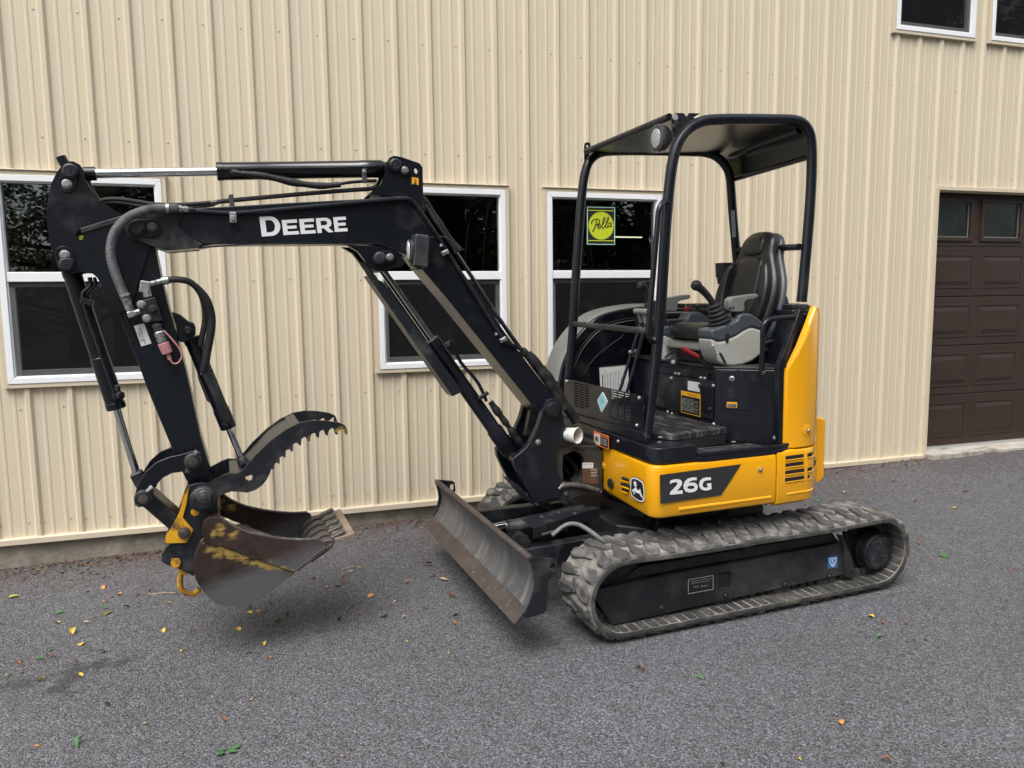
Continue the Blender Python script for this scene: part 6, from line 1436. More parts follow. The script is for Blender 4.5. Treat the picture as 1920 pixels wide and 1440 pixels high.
# upper cross tubes and roof sheet with turned-down rear
rp = [Y((1275, 262), yN), Y((1104, 300), yF)]
def mid(a, b, t): return a + (b - a) * t
zr = 2.425
rf = [(-.215, -.497, zr), (.60, -.497, zr + .012), (.72, .31, zr + .012), (-.225, .41, zr)]
g = G(); nx_ = 12; v = []; f = []
secs_ = [(0, .0), (.5, .0), (.84, .0), (.90, -.006), (.945, -.025), (.975, -.06), (1.0, -.165)]
for u, dz in secs_:
    a = Vector(rf[0]) + (Vector(rf[1]) - Vector(rf[0])) * u * 1.02; b = Vector(rf[3]) + (Vector(rf[2]) - Vector(rf[3])) * u * 1.02
    v += [(a.x, a.y, a.z + dz), (b.x, b.y, b.z + dz), (b.x, b.y, b.z + dz - .008), (a.x, a.y, a.z + dz - .008)]
n = len(secs_)
for i in range(n - 1):
    for j in range(4): f.append((i * 4 + j, i * 4 + (j + 1) % 4, (i + 1) * 4 + (j + 1) % 4, (i + 1) * 4 + j))
f += [(3, 2, 1, 0), tuple(range((n - 1) * 4, n * 4))]
roof = g.add(v, f).out('canopy_roof', 'roof_under', exc, bevel=.003, ang=40)
q1, q2 = Vector((-.215, -.47, zr + .006)), Vector((-.225, .40, zr - .004)); G().tube([q1, q2], .018, 12).out('front_bar', 'black_paint', roof)
q1, q2 = Vector((.605, -.49, zr - .15)), Vector((.71, .24, zr - .15)); G().tube([q1, q2], .014, 12).out('rear_bar', 'black_paint', roof)
G().tube([Vector((.56, -.47, zr - .012)), Vector((.67, .24, zr - .012))], .020, 12).out('rear_bar', 'black_paint', roof)
# bracket plates at the front corners
def xz_plate(L, y, t, name, holes=()):
    K_ = Yxz(zK(L), y); return G().xz(K_, y - t, y, [Yxz(zK(h), y) for h in holes]).out(name, 'black_paint', roof)
hh_ = lambda cx, cy, r: [(cx + r * math.cos(t * .7854), cy + r * math.sin(t * .7854)) for t in range(8)]
xz_plate([(217, 285), (222, 262), (238, 258), (252, 262), (262, 300), (232, 372), (218, 380)], yF + .01, .006, 'corner_plate', [hh_(236, 282, 8), hh_(243, 318, 4)])
xz_plate([(765, 105), (770, 85), (785, 76), (838, 76), (856, 100), (874, 76), (943, 78), (905, 100), (860, 140), (820, 185), (785, 225), (768, 230)], yN - .02, .008, 'corner_plate')
bolt(Y(zK([(800, 140)])[0], yN - .028), (0, -1, 0), .010, roof, 'black_worn', .006); bolt(Y(zK([(785, 160)])[0], yN - .028), (0, -1, 0), .010, roof, 'black_worn', .006)
q = Y(zK([(790, 100)])[0], yN - .028); G().lathe(q, q + Vector((0, -.004, 0)), [(0, .016), (.004, .014)], 20).out('plate_hole', 'label_grey', roof)
# canopy work light
lq = Y(zK([(670, 232)])[0], -.43)
rl = G().lathe(lq + Vector((.085, .015, .01)), lq, [(0, .026), (.03, .046), (.07, .054), (.086, .053)], 24).out('roof_light', 'lamp_case', exc, label='round work light under the canopy corner')
rl.data.transform(Matrix.Translation((0, lq.y, lq.z)) @ Matrix.Diagonal((1, .80, 1.22, 1)) @ Matrix.Translation((0, -lq.y, -lq.z)))
ln_ = G().lathe(lq, lq + Vector((-.012, -.002, 0)), [(0, .041), (.004, .038), (.007, .026), (.0085, .004)], 24).out('lens', 'lens_grey', rl)
ln_.data.transform(Matrix.Translation((0, lq.y, lq.z)) @ Matrix.Diagonal((1, .76, 1.20, 1)) @ Matrix.Translation((0, -lq.y, -lq.z)))
G().xz(Yxz(zK([(690, 290), (740, 160), (765, 200), (765, 260), (720, 310)]), -.44), -.445, -.438).out('light_bracket', 'black_paint', rl)
hose([Y(q, -.45) for q in zK([(680, 300), (710, 305), (745, 280), (770, 240)])], .004, rl, 'black_rubber', 'cable')
# handle on the near front post
hz = [Y(q, y) for q, y in (((1250, 378), -.505), ((1245, 378), -.53), ((1240, 384), -.545), ((1235, 396), -.55), ((1232, 430), -.55), ((1224, 520), -.55), ((1217, 600), -.55), ((1216, 628), -.55), ((1220, 637), -.545), ((1225, 641), -.53))]
G().tube(hz, .0135, 12, sub=5).out('grab_handle', 'black_paint', post_); bolt(Y((1225, 638), -.535), (0, -1, 0), .010, post_, 'zinc', .006)
# front cross bar, rear cross bar
a, b = X((1070, 607), -.325), X((1214, 621), -.325)
G().tube([Vector((-.315, .43, a.z)), Vector((-.33, -.49, b.z))], .0165, 14).out('front_cross_bar', 'black_worn', post_)
a = Y((1499, 463), yN); b = Y((1381, 469), yR)
G().tube([a, b], .018, 14).out('rear_cross_bar', 'black_paint', post_)
P = Yl(zK([(1140, 685), (1163, 685), (1172, 852), (1150, 854)]), yR - .03); G().xz([(q.x, q.z) for q in P], yR - .031, yR - .0285).out('post_label', 'label_grey', post_)
# cup holder on the rear post
q = Y(zS([(968, 295)])[0], yR - .06)
chh = G().lathe(q, q + Vector((0, 0, -.125)), [(0, .050), (.0, .055), (.085, .050), (.087, .042), (.125, .040)], 28).out('cup_holder', 'black_plastic', exc)
G().lathe(q + Vector((0, 0, .0005)), q + Vector((0, 0, .002)), [(0, .048), (.001, .048)], 24).out('cup_holder_well', 'void_black', chh)
# ------------------------------------------------------------------ seat
YS = -.13
def slab(outline, base, up, side, nrm, t, crown=.012, mid_=0):
    """padded slab: outline in (side, up); thickness t along nrm with a soft edge"""
    g = G(); n = len(outline); rings = [(1.0, 0), (1.02, .25), (1.0, .6), (.93, .86), (.80, .97), (.45, 1.0 + mid_)]
    cx_ = sum(p[0] for p in outline) / n; cy_ = sum(p[1] for p in outline) / n; v = []
    for k, h_ in rings: v += [base + side * (cx_ + (x - cx_) * k) + up * (cy_ + (y - cy_) * k) + nrm * (t * h_) for x, y in outline]
    f = []
    for r in range(len(rings) - 1):
        for i in range(n): j = (i + 1) % n; f.append((r * n + i, r * n + j, (r + 1) * n + j, (r + 1) * n + i))
    f += [tuple(range(n - 1, -1, -1)), tuple(range((len(rings) - 1) * n, len(rings) * n))]
    return g.add(v, f)
bb = Vector((.448, YS - .050, 1.34)); upv = Vector((.25, 0, .968)).normalized(); sv = Vector((0, 1, 0)); nv = Vector((-.968, 0, .25)).normalized()
half = [(.0, .0), (.13, .005), (.185, .06), (.205, .16), (.205, .24), (.190, .32), (.165, .38), (.140, .43), (.125, .47), (.118, .52), (.100, .565), (.055, .590)]
half = [(a * 1.16, b) for a, b in half]
ol = half + [(0, .595)] + [(-x, y) for x, y in half[:0:-1]]
ol = smooth2(ol, 2)
seat = G().xz([(.10, 1.28), (.50, 1.27), (.50, 1.33), (.12, 1.335)], YS - .20, YS + .20).out('seat', 'grey_plastic', exc, bevel=.02, seg=3, label='black vinyl seat with grey shell')
slab(ol, bb + nv * -.038, upv, sv, nv, .038).out('backrest_shell', 'grey_blue', seat, ang=60)
slab([(x * .97, .01 + y * .975) for x, y in ol], bb + nv * .0, upv, sv, nv, .056).out('backrest', 'black_vinyl', seat, ang=70)
pan = smooth2([(-.085, .10), (.085, .10), (.105, .25), (.100, .36), (.08, .43), (-.08, .43), (-.10, .36), (-.105, .25)], 3)
slab(pan, bb + nv * .050, upv, sv, nv, .018).out('backrest_pad', 'black_vinyl', seat, ang=70)
hd = smooth2([(-.06, .455), (.06, .455), (.075, .50), (.055, .55), (-.055, .55), (-.075, .50)], 3)
slab(hd, bb + nv * .050, upv, sv, nv, .018).out('headrest_pad', 'black_vinyl', seat, ang=70)
for s_ in (-1, 1):
    bo = smooth2([(s_ * .130, .08), (s_ * .19, .09), (s_ * .215, .18), (s_ * .210, .28), (s_ * .17, .38), (s_ * .135, .40), (s_ * .145, .25)], 3)
    slab(bo, bb + nv * .044, upv, sv, nv, .045).out('side_bolster', 'black_vinyl', seat, ang=70)
cu = smooth2([(-.19, 0), (.19, 0), (.205, .12), (.20, .32), (.15, .385), (0, .40), (-.15, .385), (-.20, .32), (-.205, .12)], 3)
slab(cu, Vector((.50, YS, 1.335)), Vector((-1, 0, .02)).normalized(), Vector((0, 1, 0)), Vector((.02, 0, 1)).normalized(), .085).out('cushion', 'black_vinyl', seat, ang=70)
for s_ in (-1, 1):
    y = YS + s_ * .205
    G().xz(smooth2([(.44, 1.28), (.56, 1.28), (.63, 1.42), (.62, 1.53), (.585, 1.58), (.54, 1.50), (.48, 1.36)], 3), y - .02, y + .015).out('recliner_cover', 'grey_blue', seat, bevel=.008)
    G().lathe((.51, y - s_ * -.015 , 1.335), (.51, y + s_ * .03, 1.335), [(0, .04), (.012, .04), (.015, .034)], 24).out('recliner_hub', 'black_plastic', seat)
# belt and buckle
G().obox(Y(zS([(1440, 910)])[0], -.38), Vector((.8, 0, .6)).normalized(), Vector((0, 1, 0)), Vector((-.6, 0, .8)).normalized(), .032, .03, .018).out('belt_buckle', 'dark_zinc', seat, bevel=.004)
for k in range(5):
    rb = random.Random(k); q = Y(zS([(1370 + 35 * k, 1010 + rb.uniform(-40, 40))])[0], -.36)
    hose([q + Vector((-.05, 0, .02)), q + Vector((-.01, -.02, .03 + rb.uniform(-.02, .02))), q + Vector((.03, 0, -.02)), q + Vector((.06, .02, .02))], .010, seat, 'void_black', 'seat_belt')
# consoles
def console(yn_, yf_, par, name, dx=0):
    body = zS([(822, 950), (828, 1010), (850, 1090), (880, 1150), (920, 1180), (1000, 1192), (1090, 1180), (1180, 1145), (1250, 1090), (1280, 1020), (1285, 940), (1282, 880), (1240, 870), (1180, 852), (1150, 855), (1100, 880), (1040, 920), (940, 965), (880, 975)])
    hi = zS([(822, 950), (820, 875), (860, 862), (950, 830), (1045, 790), (1060, 745), (1100, 732), (1160, 732), (1215, 762), (1262, 800), (1288, 835), (1282, 880), (1240, 870), (1180, 852), (1150, 855), (1100, 880), (1040, 920), (940, 965), (880, 975)])
    off = Vector((dx, 0, 0))
    Kb = [(q.x + dx, q.z) for q in Yl(body, -.36)]; Kh = [(q.x + dx, q.z) for q in Yl(hi, -.36)]
    o = G().xz(Kb, yn_, yf_).out(name, 'grey_light', par, bevel=.016, seg=4)
    G().xz(Kh, yn_ - .002, yf_ + .002).out('console_top', 'grey_blue', o, bevel=.016, seg=4)
    return o
co = console(-.395, -.265, exc, 'left_console'); co.name = 'control_console'
cr_ = console(.065, .16, exc, 'control_console')
for o, yy, ym in ((co, -.397, -1), (cr_, .062, -1)):
    q = Y(zS([(990, 945)])[0], yy)
    if o is cr_: q = q + Vector((0, .0, 0))
    G().xz(smooth2([(q.x - .008, q.z + .020), (q.x + .008, q.z + .020), (q.x + .011, q.z - .004), (q.x + .004, q.z - .026), (q.x - .006, q.z - .022), (q.x - .010, q.z)], 3), yy - .003, yy).out('console_switch', 'black_plastic', o)
q = Y(zS([(915, 1080)])[0], -.396)
G().xz(Yxz(zS([(918, 1075), (938, 1075), (985, 1165), (965, 1170)]), -.396), -.399, -.396).out('console_slot', 'void_black', co)
P = Yl(zS([(857, 1000), (872, 998), (902, 1090), (888, 1095)]), -.397); G().xz([(q.x, q.z) for q in P], -.3985, -.3965).out('console_label', 'white_label', co)
for k in range(4): q = P[0] + (P[3] - P[0]) * (.12 + .22 * k); G().box(q.x + .003, q.x + .012, -.3995, -.399, q.z - .014, q.z - .004).out('label_mark', 'ink', co)
# bellows, joysticks
def joystick(b0, b1, gpts, y, par, dz=Vector((0, 0, 0))):
    a = Y(b0, y) + dz; b = Y(b1, y) + dz; L_ = (b - a).length; pr_ = []; nf_ = 6
    for k in range(nf_):
        t = k / nf_; r = .066 * (1 - t) + .030 * t; pr_ += [(L_ * t, r * .80), (L_ * (t + .35 / nf_), r), (L_ * (t + .65 / nf_), r * .98)]
    pr_.append((L_, .024)); js = G().lathe(a, b, pr_, 28).out('joystick', 'black_rubber', par)
    G().tube([Y(q, y) + dz for q in gpts], .018, 14, sub=5, rf=lambda i, n: .017 + .008 * (i / n) ** 2).out('grip', 'black_plastic', js)
    q = Y(gpts[-1], y) + dz; bmg = G(); 
    bmg.lathe(q + Vector((.03, 0, -.008)), q + Vector((-.024, 0, .008)), [(0, .014), (.012, .026), (.03, .028), (.045, .022), (.054, .008)], 18).out('grip_head', 'black_plastic', js)
    return js
joystick(zS([(935, 850)])[0], zS([(872, 650)])[0], zS([(880, 670), (845, 610), (800, 555), (755, 512), (715, 488)]), -.33, exc)
joystick((1226, 592), (1218, 566), [(1219, 572), (1215, 560), (1211, 548), (1207, 540), (1202, 536)], .11, exc)
# armrests
def armrest(p, y, par):
    L = smooth2([p + Vector(q) for q in ()], 1) if False else None
    K_ = Yxz(zS([(985, 655), (990, 615), (1020, 590), (1075, 582), (1150, 570), (1225, 562), (1243, 572), (1232, 600), (1180, 612), (1135, 622), (1120, 640), (1122, 700), (1105, 722), (1010, 722), (990, 700)]), y)
    K_ = [(a + p.x, b + p.z) for a, b in K_]
    return K_
K_ = armrest(Vector((0, 0, 0)), -.36, None)
ar = G().xz(K_, -.385, -.330).out('armrest', 'grey_plastic', exc, bevel=.014, seg=4)
q = Y(zS([(1018, 684)])[0], -.386); G().lathe(q, q + Vector((0, -.002, 0)), [(0, .007), (.002, .006)], 12).out('armrest_screw', 'void_black', ar); q = Y(zS([(1045, 684)])[0], -.386); G().lathe(q, q + Vector((0, -.002, 0)), [(0, .007), (.002, .006)], 12).out('armrest_screw', 'void_black', ar)
G().cyl(Y(zS([(1070, 722)])[0], -.355), Y(zS([(1072, 752)])[0], -.355), .026, 16).out('armrest_post', 'void_black', ar)
q0 = Y(zS([(1060, 640)])[0], -.36); q1 = Y(zS([(485, 640)])[0], .09); d_ = q1 - q0
ar2 = G().xz([(a + d_.x, b + d_.z) for a, b in K_], .065, .12).out('armrest', 'grey_plastic', exc, bevel=.014, seg=4)
# travel levers and pedals
for k, (p, q, r) in enumerate((((1197, 584), (1203, 600), (1162, 733)), ((1208, 584.5), (1212, 602), (1175, 737)))):
    y = .02 - .075 * k
    tl = G().tube([Y(q, y) , (Y(q, y) + Y(r, y)) / 2, Y(r, y)], .0085, 10).out('travel_lever', 'black_paint', exc)
    a = Y(p, y); G().lathe(a + Vector((0, .035, 0)), a + Vector((0, -.032, 0)), [(0, .012), (.004, .0165), (.063, .0165), (.067, .012)], 16).out('lever_grip', 'lever_grey', tl)
    G().cyl(a, Y(q, y) + Vector((0, 0, -.012)), .013, 14).out('lever_neck', 'lever_grey', tl); q_ = Y((q[0] - 2, q[1] + 16), y - .01); bolt(q_, (0, -1, 0), .009, tl, 'zinc', .008)
    q_ = Y((1184 - 3 + 2 * k, 660), y - .01); bolt(q_, (0, -1, 0), .007, tl, 'zinc', .006)
# small levers and key on the far console, lever on the riser
G().tube([Y(q, .10) for q in zS([(765, 770), (745, 715), (728, 660)])], .011, 10).out('blade_lever', 'black_plastic', exc)
kk_ = G().obox(Y(zS([(640, 695)])[0], .10), Vector((.9, 0, .3)).normalized(), Vector((0, 1, 0)), Vector((-.3, 0, .9)).normalized(), .020, .008, .011).out('key_fob', 'red_plastic', exc, bevel=.004, label='red key tag in the ignition')
hose([Y(q, .10) for q in zS([(625, 680), (640, 650), (665, 652), (690, 690), (720, 740)])], .0018, kk_, 'zinc', 'key_ring')
G().box(.12, .48, .065, .44, 1.38, 1.44).out('far_deck', 'black_plastic', exc, bevel=.01)
G().box(.20, .46, .20, .44, 1.44, 1.475).out('far_deck_tray', 'black_worn', exc, bevel=.008)
lv = G().tube([Y(q, y) for q, y in ((zS([(585, 1040)])[0], -.38), (zS([(660, 1085)])[0], -.38), (zS([(760, 1150)])[0], -.38), (zS([(850, 1195)])[0], -.38), (zS([(960, 1185)])[0], -.36))], .007, 8, sub=4).out('safety_lever', 'black_paint', exc)
G().tube([Y(q, -.38) for q in zS([(596, 1035), (660, 1072), (735, 1112)])], .0125, 12, sub=3, rf=lambda i, n: .0115 if i in (0, n - 1) else .0135).out('lever_grip', 'red_plastic', lv, label='red safety lever grip')
lv2 = G().tube([Y(q, -.34) for q in zS([(450, 1120), (500, 1080), (560, 1065), (600, 1090), (660, 1140)])], .006, 8, sub=4).out('slide_rail', 'black_paint', exc)
q = Y(zS([(530, 1150)])[0], -.33); G().lathe(q + Vector((.02, .02, 0)), q + Vector((-.015, -.015, 0)), [(0, .012), (.015, .022), (.035, .024), (.048, .018)], 10).out('rotary_knob', 'black_plastic', lv2)
q = q + Vector((-.017, -.017, 0)); G().lathe(q, q + Vector((-.002, -.002, 0)), [(0, .011), (.002, .010)], 16).out('knob_face', 'label_grey', lv2)
# seat suspension box
G().box(.16, .46, -.30, .04, 1.207, 1.275).out('seat_base', 'black_rubber', exc, bevel=.01)
# lower body of far console / bellows base seen between the posts
G().box(.10, .40, .07, .15, 1.20, 1.38).out('console_stand', 'grey_light', exc, bevel=.02)
q = Z((1192, 668), 1.207); G().lathe(q, q + Vector((0, 0, .045)), [(0, .045), (.006, .045), (.008, .030), (.014, .036), (.02, .028), (.026, .034), (.032, .026), (.045, .02)], 24).out('lever_boot', 'black_rubber', exc)
# rear grab rail by the seat
hr = [Y(p, y) for p, y in ((zS([(1292, 1235)])[0], -.605), (zS([(1300, 1000)])[0], -.605), (zS([(1303, 870)])[0], -.605), (zS([(1325, 812)])[0], -.605), (zS([(1385, 782)])[0], -.605), (zS([(1550, 765)])[0], -.60), (zS([(1690, 752)])[0], -.59), (zS([(1712, 735)])[0], -.56), (zS([(1700, 700)])[0], -.52))]
hr_ = G().tube(hr, .013, 12, sub=5).out('grab_rail', 'black_paint', exc)
G().xz(Yxz(zS([(1275, 1180), (1310, 1180), (1325, 1240), (1300, 1265), (1270, 1250)]), -.603), -.6035, -.598).out('rail_foot', 'black_paint', hr_)
# ================================================================== LOOSE THINGS
# paper cup lying on the swing frame
cq = Z((1083, 831), .806); cq = X((1083, 817), -.585)
cu_ = thing('paper_cup', 'used white paper cup lying on its side on the excavator swing frame', 'cup')
cwm = MM @ cq; cu_.location = cwm
axw = (EX * .45 + EY * -.88).normalized()      # opening turned to the viewer
g = G(); Lc_ = .115; r0, r1 = .041, .029
g.lathe((0, 0, 0), -axw, [(-.004, r0 + .0015), (0, r0 + .003), (.004, r0 + .0015), (.006, r0), (Lc_, r1), (Lc_ + .002, r1 - .002), (Lc_ - .004, r1 - .003), (.006, r0 - .0018), (-.003, r0 - .0008)], 36, cap=False)
g.lathe(-axw * (Lc_ - .006), -axw * (Lc_ - .004), [(0, r1 - .0015), (.001, r1 - .0015)], 28)
cb = g.out('cup_body', 'cup_paper', cu_)
g = G(); g.lathe(-axw * .03, -axw * (Lc_ - .005), [(0, r0 - (r0 - r1) * .26 + .0008), (Lc_ - .035, r1 + .0010)], 36, cap=False); g.out('cup_sleeve_print', 'cup_print', cu_)
G().box(-.66, -.43, -.135, .12, .775, .7745 + .004).out('frame_shelf', 'black_paint', fr_)
# fallen leaves, each a thing of its own
LV = """27 1120 lime 18|131 1065 lime 7|69 1073 green 6|167 1088 brown 9|197 1085 brown 8|193 1103 orange 10|216 1099 tan 6|224 1115 orange 10|207 1120 brown 8|260 1119 brown 10|195 1130 tan 8|259 1132 brown 8|316 1133 yellow 9|233 1140 dark_brown 9|111 1150 green 13|197 1141 green 9|202 1151 olive 16|108 1168 yellow 11|163 1168 tan 9|177 1159 brown 6|139 1188 yellow 20|153 1209 yellow 15|308 1183 yellow 10|188 1224 olive 18|38 1243 brown 15|75 1237 green 17|100 1232 brown 9|89 1232 tan 7|139 1242 brown 14|38 1264 orange 12|12 1270 lime 13|77 1280 yellow 17|152 1266 yellow 13|96 1269 dark_brown 6|2 1173 green 6|97 1220 green 7|199 1323 dark_brown 15|341 1221 yellow 8|448 1181 yellow 14|469 1150 yellow 16|487 1147 orange 7|470 1142 dark_brown 12|507 1134 dark_brown 13|536 1159 dark_brown 16|521 1168 olive 14|496 1208 yellow 13|505 1189 brown 12|504 1234 orange 10|465 1226 olive 10|634 1168 dark_brown 15|308 1287 brown 7|270 1359 tan 7|422 1351 brown 15|471 1316 orange 8|69 1400 orange 9|157 1395 green 27|538 1398 tan 8|643 1422 tan 8|363 1188 brown 8|662 1199 green 6|612 1102 yellow 9|634 1099 olive 11|646 1091 brown 11|696 1119 orange 9|712 1121 orange 6|626 1133 tan 6|673 1145 brown 12|673 1153 tan 8|720 1157 green 15|758 1160 tan 7|765 1093 brown 11|813 1081 brown 9|833 1088 tan 15|848 1120 brown 13|795 1143 brown 8|852 1154 green 16|852 1170 brown 17|913 1153 olive 5|765 1204 lime 6|841 1225 lime 5|673 1065 yellow 9|656 1073 tan 10|800 1060 dark_brown 16|1196 1258 brown 20|1312 1271 green 14|1577 1357 orange 13|1497 1426 yellow 11|1610 1338 orange 8|1651 1196 green 14|1697 1170 brown 12|1633 1158 yellow 10|1658 1169 brown 12|1736 1200 green 10|1724 1021 brown 12|1532 940 green 12|1674 902 tan 10|1717 943 brown 8|1773 1044 green 18|1790 953 yellow 12|1900 1070 brown 8|1350 1438 dark_brown 14|1660 1432 brown 22|640 1082 tan 8|585 1090 brown 7|741 1130 tan 6|1893 913 tan 7|1810 925 brown 8|1580 925 tan 7"""
rl_ = random.Random(11)
def leaf_mesh(kind, rr_, curl):
    """serrated oval blade folded on its midrib, with a stalk"""
    n = 7; L_, Wd = 1.0, (.30 if kind == 0 else .40 if kind == 1 else .22); v = []; f = []
    def zc(t, s): return curl * (.20 * math.sin(t * math.pi) + .35 * t * t) + abs(s) * (.25 + .5 * curl)
    for i in range(n + 1):
        t = i / n; w = Wd * (math.sin(math.pi * min(1, t ** .8))) ** .75 * (1 + (.12 if i % 2 else -.06)); 
        y = curl * .25 * math.sin(3 * t + rr_.random())
        for s in (-1, -.5, 0, .5, 1): v.append((t - .5, y + s * w * (1 - .25 * curl * rr_.random()), zc(t, s * w) + rr_.uniform(-.02, .02)))
    for i in range(n):
        for j in range(4): a = i * 5 + j; f.append((a, a + 1, a + 6, a + 5))
    g = G(); g.add(v, f); g.tube([(-.5, 0, .0), (-.62, .02, .03), (-.78, .07, .02)], .012, 4)
    return g
LM = {}
def leaf_src(kind, col):
    k = (kind, col)
    if k not in LM:
        rr_ = random.Random(hash((kind, len(col))) % 1000 + kind); o = leaf_mesh(kind % 3, rr_, (.25, .55, 1.0, 1.4)[kind]).out('fallen_leaf', 'leaf_' + col.replace(' ', '_'), ang=80); LM[k] = o.data; bpy.data.objects.remove(o)
    return LM[k]
items = []
for s in LV.split('|'):
    a, b, c, d = s.split(); items.append((float(a), float(b), c.replace('_', ' '), float(d)))
def region(x, y):
    if y < 1110 and x < 330: return 'by the foundation left of the bucket'
    if x < 250 and y < 1300: return 'at the left edge of the driveway'
    if y >= 1300 and x < 760: return 'in the left foreground'
    if y >= 1230 and x >= 760: return 'in the right foreground'
    if x < 580: return 'on the ground under the bucket'
    if x < 740: return 'between the bucket and the blade'
    if x < 960: return 'just in front of the dozer blade'
    if y > 1140: return 'beside the near track'
    return 'on the driveway behind the excavator'
grp = {}
for it in items: grp.setdefault((it[2], region(it[0], it[1])), []).append(it)
ORD = ['leftmost', 'second from left', 'third from left', 'fourth from left', 'fifth from left', 'sixth from left', 'seventh from left', 'eighth from left', 'ninth from left', 'tenth from left']
NUM = ['', 'one', 'two', 'three', 'four', 'five', 'six', 'seven', 'eight', 'nine', 'ten', 'eleven']
for (col, reg), L in grp.items():
    L.sort()
    for i, (x, y, c, s) in enumerate(L):
        q = G_at((x, y)); d = (q - CC).dot(CF); size = s * d / F_PX * (1.25 if s < 12 else 1.05)
        kind = rl_.choice([2, 3]) if col in ('brown', 'dark brown', 'tan') else rl_.choice([0, 0, 1, 2])
        o = bpy.data.objects.new('fallen_leaf', leaf_src(kind, col)); COL.objects.link(o)
        o.scale = (size, size * rl_.uniform(.8, 1.3), size * rl_.uniform(.6, 1.1)); o.location = q + Vector((0, 0, .003)); o.rotation_euler = (rl_.uniform(-.35, .35), rl_.uniform(-.30, .30), rl_.uniform(0, 6.28))
        n = len(L); szw = 'curled ' if kind >= 2 else 'flat '
        lab = ('single %s%s leaf lying %s' % (szw, col, reg)) if n == 1 else ('%s of %s %s leaves lying %s' % (ORD[min(i, 9)], NUM[min(n, 11)], col, reg))
        tag(o, lab, 'leaf', 'fallen leaves on the driveway')
# green sprig
q = G_at((427, 1411)); sp_ = thing('leaf_sprig', 'small green sprig with five leaflets in the left foreground', 'leaf', tuple(q + Vector((0, 0, .004))), 'fallen leaves on the driveway')
for a, dx, dy, s in ((20, .028, .010, .036), (200, -.024, -.010, .034), (165, -.018, .013, .028), (-15, .018, -.012, .034), (55, .036, .026, .026)):
    o = bpy.data.objects.new('leaflet', leaf_src(0, 'green')); COL.objects.link(o); o.parent = sp_; o.location = (dx, dy, .004); o.rotation_euler = (.05, 0, RAD(a)); o.scale = (s, s * .95, s * .4)
# loose dark leaf litter gathered along the wall
g = G(); rn = random.Random(21)
for k in range(4200):
    x = rn.uniform(-1.6, 6.6); y = -.012 - abs(rn.gauss(0, .11)); 
    if rn.random() < .12: y = -rn.uniform(.1, .75)
    if x > 3.9 and rn.random() < .55: continue
    s = rn.uniform(.004, .014); a = rn.uniform(0, 6.28); z = gz(x, y) + .003 + rn.random() * .006
    c, d = math.cos(a) * s, math.sin(a) * s; t = rn.uniform(-.6, .6) * s
    g.add([(x - c, y - d, z), (x + d * .5, y - c * .5, z + t + .002), (x + c, y + d, z + .002), (x - d * .5, y + c * .5, z + .003 - t)], [(0, 1, 2), (0, 2, 3)])
o = g.out('leaf_litter', 'litter', flat=True); tag(o, 'brown leaf litter gathered along the wall base', 'leaf litter'); o['kind'] = 'stuff'
# twigs
g = G()
for p, q in (((925, 992), (975, 980)), ((280, 1116), (330, 1113)), ((640, 1069), (668, 1063))):
    a, b = G_at(p), G_at(q); g = G(); o = g.tube([a + Vector((0, 0, .004)), (a + b) / 2 + Vector((0, .004, .008)), b + Vector((0, 0, .004))], .0022, 5).out('twig', 'leaf_tan')
    tag(o, {925: 'thin pale twig on the litter behind the blade', 280: 'thin twig left of the bucket hook', 640: 'thin twig between the bucket and the blade'}[p[0]], 'twig', 'twigs on the driveway')
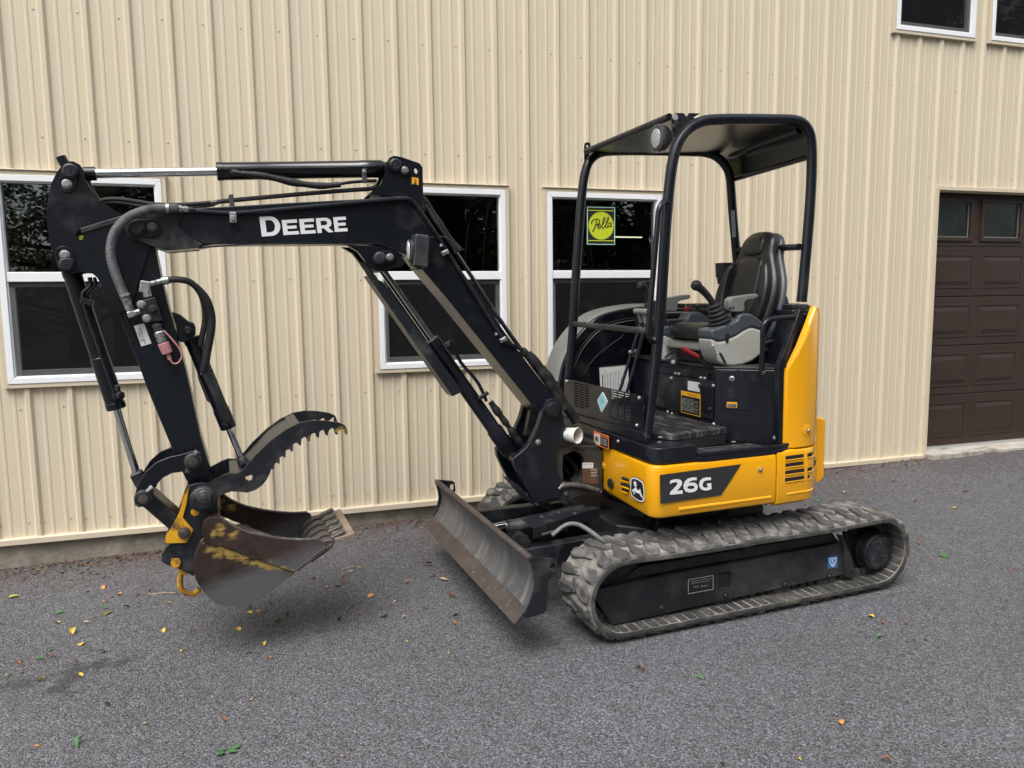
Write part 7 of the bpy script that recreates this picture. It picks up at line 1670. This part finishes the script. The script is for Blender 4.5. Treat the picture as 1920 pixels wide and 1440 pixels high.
# ================================================================== TREES behind the photographer (seen mirrored in the panes)
def tree_parts(seed, h, base, rad, n, fol, dens):
    r = random.Random(seed); root = thing('broadleaf_tree', 'x', 'tree')
    g = G(); g.tube([(0, 0, -.1), (.1, .05, h * .3), (-.05, .1, h * .6), (.1, 0, h * .92)], .2, 10, sub=3, rf=lambda i, n_: .22 * (1 - .85 * i / n_))
    g.out('trunk', 'bark', root)
    limbs = G(); cl = []
    for k in range(26):
        z0 = base + (h - base) * (k + r.random()) / 26 * .9; a = r.uniform(0, 6.28); L_ = rad * (1 - .55 * (z0 - base) / (h - base)) * r.uniform(.55, 1.1)
        e = Vector((math.cos(a) * L_, math.sin(a) * L_, z0 + r.uniform(-.1, .8))); s0 = Vector((.02, .05, z0 - .3)); m_ = (s0 + e) / 2 + Vector((0, 0, r.uniform(-.1, .3)))
        limbs.tube([s0, m_, e], .04, 5, rf=lambda i, n_: .05 - .016 * i)
        for t in (.4, .65, .85, 1.0): cl.append((s0 + (e - s0) * t + Vector((r.gauss(0, .2), r.gauss(0, .2), r.gauss(0, .2))), r.uniform(.35, .7)))
    limbs.out('limbs', 'bark', root)
    v = []; f = []
    for k in range(n):
        c, rr2 = r.choice(cl); d = Vector((r.gauss(0, 1), r.gauss(0, 1), r.gauss(0, .7))).normalized() * rr2 * r.random() ** .5; p = c + d
        s = r.uniform(.035, .075); u = Vector((r.gauss(0, 1), r.gauss(0, 1), r.gauss(0, .5))).normalized(); w = u.orthogonal().normalized() * s * .6; u = u * s; o = len(v)
        v += [p - u, p - w * .9, p + u, p + w * .9]; f.append((o, o + 1, o + 2, o + 3))
    me = bpy.data.meshes.new('crown'); me.from_pydata([tuple(q) for q in v], [], f); me.materials.append(MATS[fol]); o = bpy.data.objects.new('crown', me); COL.objects.link(o); o.parent = root
    return root
T0 = tree_parts(1, 9.5, .9, 2.9, 34000, 'foliage_0', 1); T1 = tree_parts(2, 8.0, .6, 2.6, 34000, 'foliage_1', 1); T2 = tree_parts(5, 10.5, 1.6, 2.8, 15000, 'foliage_2', 1)
kinds = ['tall dense dark green tree', 'low bushy deep green tree', 'tall thin crowned pale green tree']
spots = [(-12.5, -15.5, 0), (-8.6, -17, 1), (-5.6, -14.2, 2), (-2.2, -15.6, 2), (.8, -17.5, 1), (3.6, -14.6, 0), (6.6, -16.2, 1), (9.3, -14.2, 0), (12.2, -16, 1), (15.2, -14.4, 0), (18.6, -16.5, 1), (22.3, -15, 0), (-4, -20, 1), (5, -21, 0), (12, -21, 1), (-11, -21, 0), (20, -22, 1)]
src = [T0, T1, T2]; first = [True] * 3; cnt = 0
for i, (x, y, k) in enumerate(spots):
    if first[k]: o = src[k]; first[k] = False
    else:
        o = src[k].copy(); COL.objects.link(o)
        for c in list(src[k].children): d = c.copy(); COL.objects.link(d); d.parent = o
    o.location = (x, y, -.12); o.rotation_euler = (0, 0, i * 1.3); s = .9 + .25 * ((i * 37) % 10) / 10 + (.45 if x > 4 or y < -19 else 0); o.scale = (s, s, s)
    o['label'] = '%s behind the photographer, %s in its row' % (kinds[k], ORD[cnt if y > -19 else 0]) if False else '%s opposite the building, %s of the back row' % (kinds[k], ['first', 'second', 'third', 'fourth', 'last'][i - 12]) if i >= 12 else '%s opposite the building, %s in the front row' % (kinds[k], ['first', 'second', 'third', 'fourth', 'fifth', 'sixth', 'seventh', 'eighth', 'ninth', 'tenth', 'eleventh', 'twelfth'][i])
    o['group'] = 'trees opposite the building'
